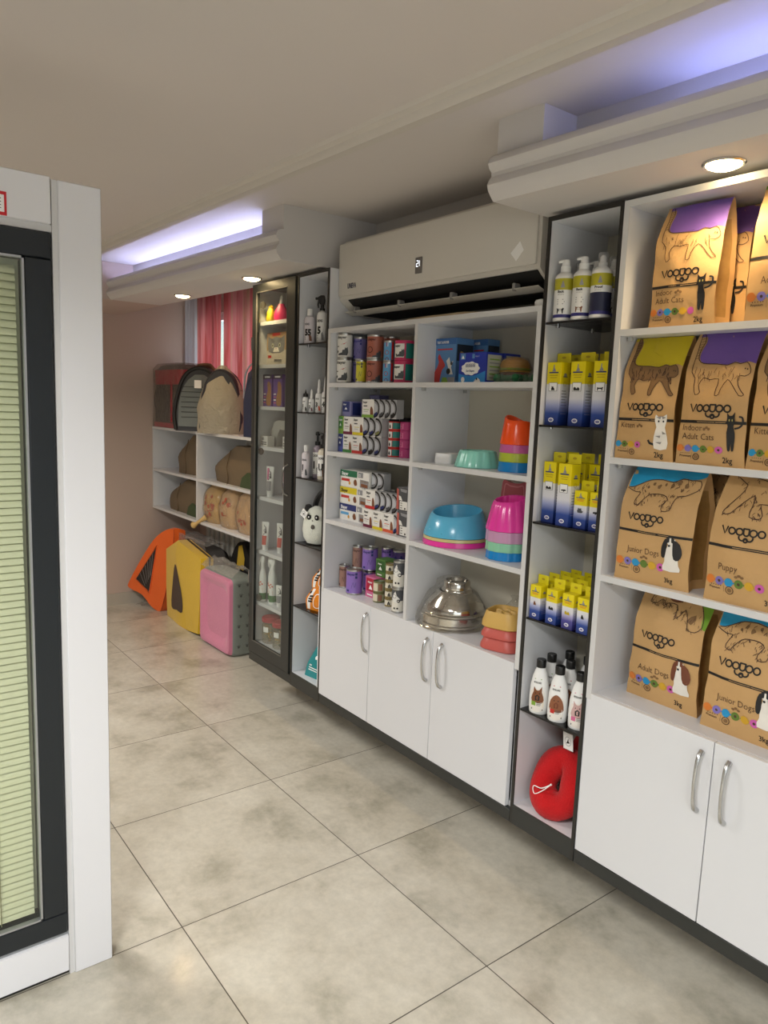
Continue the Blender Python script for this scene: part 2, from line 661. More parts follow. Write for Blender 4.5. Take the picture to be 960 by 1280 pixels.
# ceiling moulding that runs beside the coves
crown = MB()
CP = [(0, ZC), (0.0, ZC - 0.018), (-0.042, ZC - 0.020), (-0.046, ZC - 0.030), (-0.056, ZC - 0.032), (-0.062, ZC - 0.024),
      (-0.066, ZC - 0.012), (-0.088, ZC - 0.009), (-0.094, ZC)]
yC = lambda x: -0.313 + 0.0283 * (x + 0.81)
sweep(crown, [-4.58, -3, -1.5, 1.5], lambda x: [(yC(x) + d, z) for d, z in CP], P('ceiling moulding paint', 'CEC8C0', 0.7, var=0.02))
struct(crown.build('trim_4', recalc=True))

# LED strips lying in the coves
LEDS = [emit_mat('pale blue led strip', 'C2C8FF', 85.0), emit_mat('blue led strip', '9CA8FF', 60.0)]
LEDW = P('led strip tape', 'E8E8EC', 0.5)
for LED, x0, x1, yf, lab in ((LEDS[0], -4.5, -2.9, yL, 'blue white light strip in the short cove above the curtain'),
                        (LEDS[1], -1.05, 1.45, yR, 'blue white light strip in the cove above the kibble bags')):
    t = MB()
    n = 5
    xs = [x0 + (x1 - x0) * k / n for k in range(n + 1)]
    t.loft([[(x, yf(x) + 0.098, 2.1302), (x, yf(x) + 0.110, 2.1302), (x, yf(x) + 0.110, 2.133), (x, yf(x) + 0.098, 2.133)] for x in xs], LEDW, smooth=False)
    o = t.build('light_strip', recalc=True)
    tag(o, lab, 'light strip', None)
    s = MB()
    s.loft([[(x, yf(x) + 0.099, 2.1331), (x, yf(x) + 0.109, 2.1331), (x, yf(x) + 0.109, 2.136), (x, yf(x) + 0.099, 2.136)] for x in xs], LED, smooth=False)
    s.build('diodes', o, recalc=True)

# recessed downlights
LENS = emit_mat('warm lamp lens', 'FFE2A8', 30.0)


def downlight(x, y, label, power):
    d = thing('downlight', label, 'downlight', (x, y, 2.07))
    r = MB()
    r.lathe([(0.047, 0.0), (0.047, -0.003), (0.043, -0.006), (0.039, -0.005), (0.038, -0.001)], CHROME, 28, cap=False)
    r.build('trim_ring', d)
    MB().lathe([(0.038, -0.0015), (0.036, -0.008), (0.024, -0.013), (0.0005, -0.015)], LENS, 28).build('lens', d)
    l = bpy.data.lights.new('downlight beam', 'SPOT')
    l.energy = power
    l.color = (1.0, 0.74, 0.42)
    l.spot_size = math.radians(150)
    l.spot_blend = 0.9
    l.shadow_soft_size = 0.035
    lo = bpy.data.objects.new('downlight_beam', l)
    COL.objects.link(lo)
    lo.parent = d
    lo.location = (0, 0, -0.03)


downlight(-0.945, -0.050, 'round lit downlight over the brown kibble bags', 9)
downlight(-4.03, -0.055, 'round lit downlight in front of the red curtain', 10)
downlight(-3.20, -0.060, 'round lit downlight above the dark glass door cabinet', 12)

# ------------------------------------------------------------------ partition with a blind between its panes
SASH = P('anthracite window sash', '1B2126', 0.38, var=0.05)
PARTW = P('white lacquered partition', 'E4E5E9', 0.35, var=0.01, vscale=2)
XP = -1.855
pw = MB()
pw.box(XP - 0.08, XP, -1.236, -1.14, 0, 1.98, PARTW, 0.002)
pw.box(XP - 0.08, XP - 0.006, -1.248, -1.236, 0, 1.98, WEDGE)
pw.box(XP - 0.08, XP - 0.003, -2.26, -1.250, 1.882, 1.985, PARTW, 0.002)
pw.box(XP - 0.08, XP - 0.012, -2.26, -1.248, 1.866, 1.882, WEDGE)
pw.box(XP - 0.08, XP - 0.003, -2.26, -1.249, 0.012, 0.112, PARTW, 0.002)
pw.box(XP - 0.08, XP - 0.014, -2.26, -1.248, 0.0, 0.012, DARK)
pw.box(XP - 0.08, XP - 0.012, -2.26, -1.248, 0.112, 0.121, P('grey gasket', '9A9DA0', 0.5))
pw.box(XP - 0.08, XP, -5.09, -2.262, 0, 1.98, PARTW, 0.002)
pw.build('wall_partition')['kind'] = 'structure'
ws = MB()
for a in ((-2.255, -1.251, 0.122, 0.178), (-2.255, -1.251, 1.805, 1.864), (-1.309, -1.251, 0.178, 1.805), (-2.255, -2.197, 0.178, 1.805)):
    ws.box(XP - 0.07, XP - 0.004, *a, SASH, 0.003)
t = 0.005
GASK = P('aluminium bead', 'B9BCC0', 0.35, 0.8)
for a in ((-2.197, -1.309, 0.178, 0.178 + t), (-2.197, -1.309, 1.805 - t, 1.805), (-1.309 - t, -1.309, 0.178, 1.805), (-2.197, -2.197 + t, 0.178, 1.805)):
    ws.box(XP - 0.02, XP - 0.006, *a, GASK)
wo = struct(ws.build('window_3'))
MB().box(XP - 0.016, XP - 0.012, -2.195, -1.311, 0.18, 1.803, GLASS).build('glass', wo)
bl = MB()
SLAT = P('pale green blind slat', 'E4E4C2', 0.45, var=0.05)
zz = 0.196
ca, sa = math.cos(math.radians(62)), math.sin(math.radians(62))
while zz < 1.79:
    rings = []
    for y in (-2.18, -1.322):
        rr = []
        for k in range(5):
            q = (k / 4 - 0.5) * 0.022
            cv = 0.002 * (1 - (2 * k / 4 - 1) ** 2)
            rr.append((XP - 0.042 + q * ca + cv * sa, y, zz - q * sa + cv * ca))
        rings.append(rr + [(a - 0.0006, b, c - 0.0004) for a, b, c in rr[::-1]])
    bl.loft(rings, SLAT, smooth=False)
    zz += 0.0172
CORD = P('blind cord', '8F8A66', 0.7)
for y in (-1.40, -1.75, -2.1):
    bl.tube([(XP - 0.029, y, 0.185), (XP - 0.029, y, 1.8)], 0.0012, CORD, 6)
bl.build('venetian_blind', wo)
MB().box(XP - 0.075, XP - 0.068, -2.197, -1.309, 0.178, 1.805, P('frosted rear pane', 'E2E4CC', 0.5, trans=0.0)).build('rear_pane', wo)
st = MB().box(XP - 0.003, XP - 0.0022, -1.42, -1.341, 1.884, 1.934, P('red label border', 'C8202A', 0.4))
st.box(XP - 0.0022, XP - 0.0018, -1.415, -1.346, 1.891, 1.927, INKW)
fs = lambda u, v: (XP - 0.0015, u, v)
for k, (w, z) in enumerate(((0.028, 1.918), (0.022, 1.911), (0.026, 1.904), (0.02, 1.898))):
    st.fill([(-1.352 - w, z), (-1.352, z), (-1.352, z + 0.0022), (-1.352 - w, z + 0.0022)], fs, P('grey print', '8A8A8A', 0.6))
tag(st.build('notice_sticker'), 'red bordered white sticker on the top panel of the partition', 'sticker')

# ------------------------------------------------------------------ curtains at the alcove window
def curtain_mat(name, cols, trans):
    m = bpy.data.materials.new(name)
    m.use_nodes = True
    nt = m.node_tree
    N, L = nt.nodes, nt.links
    b = N['Principled BSDF']
    tc = N.new('ShaderNodeTexCoord')
    mp = N.new('ShaderNodeMapping')
    mp.inputs['Scale'].default_value = (26, 0, 0.7)
    L.new(tc.outputs['Object'], mp.inputs[0])
    nz = N.new('ShaderNodeTexNoise'); nz.inputs['Scale'].default_value = 1.0; nz.inputs['Detail'].default_value = 5
    L.new(mp.outputs[0], nz.inputs['Vector'])
    r = N.new('ShaderNodeValToRGB')
    e = r.color_ramp.elements
    while len(e) < len(cols):
        e.new(0.5)
    for k, (x, c) in enumerate(zip(e, cols)):
        x.position = 0.32 + 0.36 * k / max(1, len(cols) - 1)
        x.color = hexc(c) + (1,)
    L.new(nz.outputs['Fac'], r.inputs[0])
    L.new(r.outputs[0], b.inputs['Base Color'])
    b.inputs['Roughness'].default_value = 0.8
    b.inputs['Sheen Weight'].default_value = 0.3
    tl = N.new('ShaderNodeBsdfTranslucent')
    L.new(r.outputs[0], tl.inputs[0])
    mx = N.new('ShaderNodeMixShader'); mx.inputs[0].default_value = trans
    L.new(b.outputs[0], mx.inputs[1]); L.new(tl.outputs[0], mx.inputs[2])
    L.new(mx.outputs[0], N['Material Output'].inputs['Surface'])
    return m


REDC = curtain_mat('red striped curtain cloth', ['8A4846', 'AE5C60', '9C4644', 'B87678', 'A07C64'], 0.5)
SHEER = curtain_mat('white sheer cloth', ['F2F4FA', 'E6E9F4'], 0.5)


def curtain(name, x0, x1, z0, z1, y, amp, folds, mat, label):
    mb = MB()
    n = int(folds * 10)

    def fn(u, v):
        ph = u * folds * 2 * PI
        return (x0 + (x1 - x0) * u, y + amp * (0.8 + 0.2 * v) * (math.sin(ph) + 0.3 * math.sin(2.3 * ph + 1)), z0 + (z1 - z0) * v)
    mb.grid(fn, n, 10, mat)
    return tag(mb.build(name), label, 'curtain')


curtain('curtain', -5.155, -4.755, 1.31, 2.24, 0.515, 0.022, 5, REDC, 'red striped curtain left of the bright slit, hanging behind the pet carriers')
curtain('curtain', -4.728, -3.9, 1.31, 2.24, 0.515, 0.024, 9, REDC, 'red striped curtain right of the bright slit, beside the dark glass cabinet')
sm_ = MB()


def sheer(u, v):
    w_ = 0.006 * math.sin(u * 4 * 2 * PI) + 0.003 * math.sin(u * 33)
    if u < 0.6:
        return (-5.326 + w_, 0.492 + 0.07 * u / 0.6, 1.31 + 0.93 * v)
    q = (u - 0.6) / 0.4
    return (-5.326 + 0.15 * q + w_ * (1 - q), 0.562 + w_ * q, 1.31 + 0.93 * v)


sm_.grid(sheer, 60, 8, SHEER)
tag(sm_.build('sheer_curtain'), 'narrow white sheer curtain in the corner between the end wall and the red curtain', 'curtain')
rod = MB().tube([(-5.345, 0.525, 2.258), (-3.75, 0.525, 2.258)], 0.009, WPL, 10)
rod.box(-5.0, -4.98, 0.525, 0.62, 2.251, 2.265, WPL).box(-4.0, -3.98, 0.525, 0.62, 2.251, 2.265, WPL)
tag(rod.build('curtain_rod'), 'white curtain rod over the alcove window', 'curtain rod')

# ------------------------------------------------------------------ the run of shelf units
YB = 0.266           # back of the shelves
BK = 0.278           # back of the back panels
ZT = 2.056           # top of the units
ZD = 0.722           # top of the base cupboards
Z0 = 0.20            # underside of the run (it stands on legs)
DZ = [1.762, 1.467, 1.177, 0.880, 0.586]


def legs(root, xs):
    for x in xs:
        MB().lathe([(0.009, 0.0), (0.009, 0.012), (0.006, 0.02), (0.006, 0.19), (0.009, 0.2)], BLKP, 14, c=(x, 0.272, 0)).build('leg', root)


def pull(door, x, zc, y=0.0):
    """Bowed chrome pull with flared feet."""
    mb = MB()
    zz = [-0.078, -0.070, -0.055, -0.03, 0, 0.03, 0.055, 0.070, 0.078]
    yy = [0.002, 0.014, 0.021, 0.025, 0.027, 0.025, 0.021, 0.014, 0.002]
    rr = [0.0075, 0.0066, 0.0052, 0.0046, 0.0045, 0.0046, 0.0052, 0.0066, 0.0075]
    mb.tube([(x, y - b, zc + a) for a, b in zip(zz, yy)], rr, CHROME, 10)
    mb.build('handle', door)


def narrow_unit(name, label, x0, x1):
    """Tall narrow bay: dark front edges, white inside, five smoked glass shelves."""
    u = thing(name, label, 'shelf unit')
    e = 0.011
    for a, b, inn in ((x0 - e, x0, x0), (x1, x1 + e, x1)):
        s = MB().box(a, b, 0.004, YB, Z0, ZT, WHITE).box(a, b, 0.0, 0.004, Z0, ZT, DARKE)
        s.build('side_panel', u)
    MB().box(x0, x1, 0.004, YB, 2.043, ZT, WHITE).box(x0, x1, 0.0, 0.004, 2.043, ZT, DARKE).build('top_panel', u)
    b = MB().box(x0, x1, 0.004, YB, 0.245, 0.2636, WHITE).box(x0, x1, 0.0, 0.004, Z0, 0.2636, DARK).box(x0, x1, 0.004, 0.02, Z0, 0.245, DARK)
    b.build('bottom_panel', u)
    MB().box(x0 - e, x1 + e, YB, BK, Z0, ZT, P('cream back board', 'CBC6B6', 0.5, var=0.02)).build('back_panel', u)
    for z in DZ:
        g = MB().box(x0 + 0.001, x1 - 0.001, 0.006, YB - 0.001, z - 0.006, z, SMOKE)
        g.box(x0 + 0.001, x1 - 0.001, 0.004, 0.006, z - 0.0062, z, BLKP)
        s = g.build('glass_shelf', u)
        for x in (x0 + 0.0075, x1 - 0.0075):
            for y in (0.05, 0.21):
                MB().lathe([(0.006, -0.012), (0.006, -0.0062)], CHROME, 10, c=(x, y, z)).build('shelf_pin', s)
    legs(u, (x0 + 0.03, x1 - 0.03))
    return u


narrow_unit('narrow_shelf_unit', 'narrow dark edged shelf unit with five smoked glass shelves, beside the glass door cabinet', -2.873, -2.645)
narrow_unit('narrow_shelf_unit', 'narrow dark edged shelf unit with yellow and blue boxes, beside the kibble shelves', -1.479, -1.248)


def shelf_cabinet(name, label, x0, x1, divs, rows, top, doors, pulls):
    u = thing(name, label, 'cabinet')
    t = 0.017
    for a, b in ((x0, x0 + t), (x1 - t, x1)):
        MB().box(a, b, 0.002, YB, ZD - t, top - t, WHITE).box(a, b, 0.0, 0.002, ZD - t, top - t, WEDGE).box(a, b, 0.02, YB, Z0 + 0.04, ZD - t, WHITE).build('side_panel', u)
    for d in divs:
        MB().box(d, d + t, 0.002, YB, ZD, top - t, WHITE).box(d, d + t, 0, 0.002, ZD, top - t, WEDGE).build('divider', u)
    spans = [x0 + t] + [q for d in divs for q in (d, d + t)] + [x1 - t]
    for i in range(0, len(spans), 2):
        for z in rows:
            s = MB().box(spans[i], spans[i + 1], 0.002, YB, z - t, z, WHITE).box(spans[i], spans[i + 1], 0, 0.002, z - t, z, WEDGE)
            so = s.build('shelf', u)
            for x in (spans[i] + 0.012, spans[i + 1] - 0.012):
                for y in (0.03, 0.23):
                    MB().lathe([(0.007, -t - 0.011), (0.007, -t - 0.0002)], P('grey shelf pin', 'A8A8A6', 0.5), 10, c=(x, y, z)).build('shelf_pin', so)
    MB().box(x0, x1, 0.002, YB, top - t, top, WHITE).box(x0, x1, 0, 0.002, top - t, top, WEDGE).build('top_panel', u)
    w = MB().box(x0 + t, x1 - t, 0.0195, YB, ZD - t, ZD, WHITE)
    w.build('counter_panel', u)
    MB().box(x0 + t, x1 - t, 0.02, YB, Z0 + 0.04, Z0 + 0.056, WHITE).build('bottom_panel', u)
    MB().box(x0, x1, YB, BK, Z0 + 0.04, top, P('cream back board', 'CBC6B6', 0.5, var=0.02)).build('back_panel', u)
    p = MB().box(x0, x1, 0.0, 0.018, Z0, 0.2405, DARK, 0.001)
    p.build('plinth', u)
    for (a, b), px in zip(doors, pulls):
        d = MB().box(a + 0.0012, b - 0.0012, 0.0005, 0.018, 0.242, ZD, WHITE, 0.001).build('door', u)
        pull(d, px, 0.611, 0.0005)
    legs(u, (x0 + 0.05, (x0 + x1) / 2, x1 - 0.05))
    return u


shelf_cabinet('shelf_cabinet', 'white shelf cabinet with three doors under the air conditioner, holding cans and bowls', -2.632, -1.492, [-2.0706],
              [1.592, 1.310, 1.023], 1.812, [(-2.654, -2.2755), (-2.2755, -1.898), (-1.898, -1.5117)], [-2.291, -1.922, -1.844])
shelf_cabinet('shelf_cabinet', 'white shelf cabinet holding brown kibble bags above two doors', -1.2355, -0.478, [],
              [1.726, 1.390, 1.066], 2.052, [(-1.2345, -0.8545), (-0.8545, -0.478)], [-0.882, -0.812])

# glass door display cabinet
g = thing('display_cabinet', 'tall dark grey display cabinet with a glass door, right of the curtain', 'cabinet')
gx0, gx1 = -3.305, -2.888
for a, b in ((gx0, gx0 + 0.017), (gx1 - 0.004, gx1 + 0.003)):
    MB().box(a, b, 0.02, YB, Z0, ZT, WHITE).box(a - 0.0006, a, 0.02, YB, Z0, ZT, DARK).box(a, b, 0.0185, 0.02, Z0, ZT, DARK).build('side_panel', g)
MB().box(gx0 + 0.017, gx1 - 0.004, 0.02, YB, 2.038, ZT, DARK).build('top_panel', g)
MB().box(gx0 + 0.017, gx1 - 0.004, 0.02, YB, 0.28, 0.297, WHITE).box(gx0 + 0.017, gx1 - 0.004, 0.02, 0.036, Z0, 0.28, DARK).build('bottom_panel', g)
MB().box(gx0, gx1 + 0.003, YB, BK, Z0, ZT, WHITE).build('back_panel', g)
GZ = [1.883, 1.682, 1.484, 1.290, 1.042, 0.772, 0.507]
for z in GZ:
    MB().box(gx0 + 0.017, gx1 - 0.004, 0.030, YB, z - 0.017, z, WHITE).build('shelf', g)
d = MB()
for a in ((gx0, -3.268, 0.246, 2.054), (-2.972, -2.905, 0.246, 2.054), (-3.268, -2.972, 0.246, 0.306), (-3.268, -2.972, 2.018, 2.054)):
    d.box(a[0], a[1], 0.0, 0.018, a[2], a[3], DARK)
bead = P('door bead', '5C5A54', 0.4)
for a in ((-3.268, -3.264, 0.306, 2.018), (-2.976, -2.972, 0.306, 2.018), (-3.264, -2.976, 0.306, 0.310), (-3.264, -2.976, 2.014, 2.018)):
    d.box(a[0], a[1], -0.001, 0.004, a[2], a[3], bead)
do = d.build('door', g)
MB().box(-3.268, -2.972, 0.009, 0.013, 0.306, 2.018, GLASS).build('glass_pane', do)
hp = MB()
hp.tube([(-2.938, 0.0, 1.225), (-2.942, -0.018, 1.215), (-2.944, -0.024, 1.19), (-2.944, -0.026, 1.155), (-2.944, -0.024, 1.12), (-2.942, -0.018, 1.095), (-2.938, 0.0, 1.085)],
        [0.006, 0.0045, 0.0034, 0.003, 0.0034, 0.0045, 0.006], P('dark steel', '85827C', 0.3, 1.0), 10)
hp.build('handle', do)
MB().box(gx0, gx1 + 0.003, 0.004, 0.018, Z0, 0.242, DARK).build('plinth', g)
for z in (1.235, 1.93, 0.50):
    hg = MB().lathe([(0.0175, 0.0), (0.0175, 0.004), (0.012, 0.012), (0.0005, 0.013)], P('nickel hinge', '6A665E', 0.4, 0.6), 16, c=(0, 0, 0))
    hg.box(-0.026, 0.0, -0.012, 0.012, 0.002, 0.010, P('nickel hinge', '6A665E', 0.4, 0.6))
    ho = hg.build('hinge_cup', g, (-3.245, 0.022, z + 0.03))
    ho.rotation_euler = (-PI / 2, 0, 0)
for z in (0.6, 1.75):
    MB().box(gx0 - 0.004, gx0 + 0.004, -0.004, 0.0, z, z + 0.06, CHROME).build('hinge', g)
legs(g, (gx0 + 0.04, gx1 - 0.04))

# wall hung pigeonhole shelf under the curtain
u = thing('wall_shelf', 'low white pigeonhole shelf under the red curtain', 'shelf')
ax0, ax1, ay0, ay1 = -5.345, -3.312, 0.25, 0.60
t = 0.017
for a in (ax0, ax1 - t):
    MB().box(a, a + t, ay0 + 0.002, ay1, 0.705, 1.285, WHITE).box(a, a + t, ay0, ay0 + 0.002, 0.705, 1.285, WEDGE).build('side_panel', u)
for n, z in (('top_panel', 1.302), ('shelf', 0.998), ('bottom_panel', 0.722)):
    q = 0 if n == 'top_panel' else t
    MB().box(ax0 + q, ax1 - q, ay0 + 0.002, ay1, z - t, z, WHITE).box(ax0 + q, ax1 - q, ay0, ay0 + 0.002, z - t, z, WEDGE).build(n, u)
MB().box(-4.555, -4.538, ay0, ay1, 0.998, 1.285, WHITE).build('divider', u)
MB().box(-4.555, -4.538, ay0, ay1, 0.722, 0.981, WHITE).build('divider', u)
MB().box(ax0, ax1, ay1, ay1 + 0.01, 0.705, 1.302, P('shelf back panel', 'B8B4AE', 0.6)).build('back_panel', u)
for x in (-5.1, -3.7):
    MB().box(x, x + 0.03, 0.605, 0.619, 0.75, 1.25, STEEL).build('wall_bracket', u)

# radiator under the pigeonhole shelf
r = thing('radiator', 'white ribbed radiator under the pigeonhole shelf', 'radiator')
RADM = P('radiator enamel', 'C9C5BC', 0.4, var=0.03)
rb = MB()
k = 0
x = -4.98
while x < -3.42:
    rb.box(x, x + 0.045, 0.505, 0.585, 0.09, 0.655, RADM, 0.01)
    x += 0.078
rb.build('ribs', r)
rm = MB().tube([(-4.98, 0.545, 0.62), (-3.4, 0.545, 0.62)], 0.02, RADM, 12)
rm.tube([(-4.98, 0.545, 0.13), (-3.4, 0.545, 0.13)], 0.02, RADM, 12)
rm.build('header_pipes', r)
for x in (-4.8, -3.6):
    MB().box(x, x + 0.03, 0.585, 0.619, 0.13, 0.6, RADM).box(x, x + 0.03, 0.52, 0.58, 0.0, 0.1, RADM).build('bracket', r)

# ------------------------------------------------------------------ air conditioner
ac = thing('air_conditioner', 'white wall air conditioner with a white diamond sticker above the can shelves', 'air conditioner')
ax0, ax1 = -2.632, -1.556
b = MB()
prof = [(0.284, 1.874), (0.20, 1.872), (0.115, 1.884), (0.068, 1.918), (0.052, 1.934), (0.050, 2.10), (0.056, 2.150), (0.075, 2.166), (0.284, 2.172)]
b.loft([[(x, y, z) for y, z in prof] for x in (ax0, ax0 + 0.004, ax1 - 0.004, ax1)], PLAST, smooth=False)
body = b.build('casing', ac, recalc=True)
fp = MB().box(ax0 + 0.001, ax1 - 0.012, 0.043, 0.052, 1.944, 2.150, PLAST, 0.004, seg=2)
fp = fp.build('front_panel', ac)
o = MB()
BLKI = P('dark outlet and gap shade', '0C0C0C', 0.7)
# black slot along the sloped underside
sl = [(0.063, 1.9195), (0.112, 1.8835), (0.113, 1.8815), (0.062, 1.918)]
o.loft([[(x, y, z) for y, z in [(0.0555, 1.9285), (0.1145, 1.8825), (0.130, 1.8790), (0.131, 1.8760), (0.1135, 1.8795), (0.0535, 1.9265)]] for x in (ax0 + 0.06, ax1 - 0.012)], BLKI, smooth=False)
o.box(ax0 + 0.07, ax1 - 0.012, 0.125, 0.278, 1.8695, 1.8725, BLKI)  # shade of the gap below, painted as a black sheet under the casing
o.build('air_outlet_and_shade', ac, recalc=True)
for z, y0, y1 in ((1.8885, 0.058, 0.100),):
    v = MB()
    v.loft([[(x, 0.058, 1.8830), (x, 0.094, 1.8700), (x, 0.093, 1.8682), (x, 0.057, 1.8812)] for x in (ax0 + 0.035, ax1 - 0.008)], PLAST, smooth=False)
    v.build('louvre', ac, recalc=True)
for k in range(4):
    x = ax0 + 0.09 + k * 0.29
    MB().box(x, x + 0.012, 0.056, 0.086, 1.876, 1.900, P('grey pivot', '8C8A86', 0.5), 0.003).build('louvre_pivot', ac)
dp = MB().box(-2.133, -2.097, 0.0395, 0.0435, 1.978, 2.034, P('smoked display window', '6C6864', 0.3), 0.001)
do = dp.build('display', ac)
seg = emit_mat('display digits', 'F4F8FF', 1.2)
ft = front(0.0392)
s2 = MB()
for p in ([(-2.125, 2.022), (-2.115, 2.022), (-2.115, 2.012), (-2.125, 2.012), (-2.125, 2.002), (-2.115, 2.002)], [(-2.108, 2.022), (-2.108, 2.002)]):
    for i in range(len(p) - 1):
        s2.stroke([p[i], p[i + 1]], 0.003, ft, seg)
s2.build('digits', do)
st = MB()
ff = front(0.0428)
st.fill([(-1.671, 1.987), (-1.646, 1.960), (-1.617, 1.990), (-1.634, 2.018)], ff, INKW)
so = st.build('diamond_sticker', ac)
lg = MB()
lg.text('UNEVA', -2.563, 1.970, 0.028, ff, P('dark blue print', '2A2E50', 0.5), weight=0.03, sx=0.66)
lg.build('badge', ac)
MB().box(ax0 + 0.2, ax1 - 0.2, 0.2835, 0.2849, 1.92, 2.12, STEEL).build('wall_plate', ac)

# things lying on top of the can cabinet
cb = MB()
cb.prism(smooth_curve([(-2.27, 0.25), (-2.24, 0.08), (-2.12, 0.02), (-1.95, 0.012), (-1.80, 0.03), (-1.76, 0.25)], 4),
         lambda a, b: (a, b, 1.812), lambda a, b: (a, b, 1.820), P('raw wooden sheet', 'B3A07F', 0.7, var=0.1), None)
tag(cb.build('wooden_board', recalc=True), 'thin tan board lying on the can cabinet under the air conditioner', 'board')
kn = MB().lathe([(0.012, 0), (0.016, 0.003), (0.017, 0.014), (0.014, 0.020), (0.004, 0.023)], WPL, 18, sx=1.35)
tag(kn.build('plastic_cap', None, (-1.522, 0.03, 1.812)), 'small white plastic cap on the right end of the can cabinet top', 'cap')

# ------------------------------------------------------------------ kibble bags
KRAFT = P('kraft paper', 'C39B66', 0.62, var=0.06, vscale=14, bump=0.12, bscale=45)
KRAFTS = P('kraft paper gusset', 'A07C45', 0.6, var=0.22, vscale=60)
INKB = P('dark brown ink', '4A3222', 0.6)
INKBL = P('black bag ink', '17120E', 0.55)
INKT = P('brown body ink', '82613C', 0.6, var=0.15, vscale=40)
INKS = P('light kraft ink', 'CDA56E', 0.6)
TOPS = {k: P('bag top ' + k, c, 0.42, var=0.05) for k, c in dict(purple='6E4FA0', yellow='C9B414', blue='1C96C4', red='7E1E22', green='6E9A22').items()}
DOTS = [P('dot ' + n, c, 0.5) for n, c in (('orange', 'D67A2E'), ('violet', '7D70B8'), ('cyan', '1F8FC4'), ('green', '5F7A2C'), ('amber', 'D0A228'), ('pink', 'C85AA6'))]
GREYF = P('grey fur print', '8E8A86', 0.6, var=0.2, vscale=80)
WHF = P('white fur print', 'E6E1D8', 0.6, var=0.06, vscale=60)
BLF = P('black fur print', '1B1A1C', 0.5, var=0.3, vscale=60)
BRF = P('brown fur print', '6E3B22', 0.6, var=0.2, vscale=60)


def arc(cx, cy, r, a0, a1, n=10, asp=1.0):
    return [(cx + r / asp * math.cos(math.radians(a0 + (a1 - a0) * k / n)), cy + r * math.sin(math.radians(a0 + (a1 - a0) * k / n))) for k in range(n + 1)]


def ear_of(u, v, s, asp):
    return [(u - s / asp, v), (u - s * 0.2 / asp, v + s * 1.9), (u + s * 0.7 / asp, v + s * 0.2)]


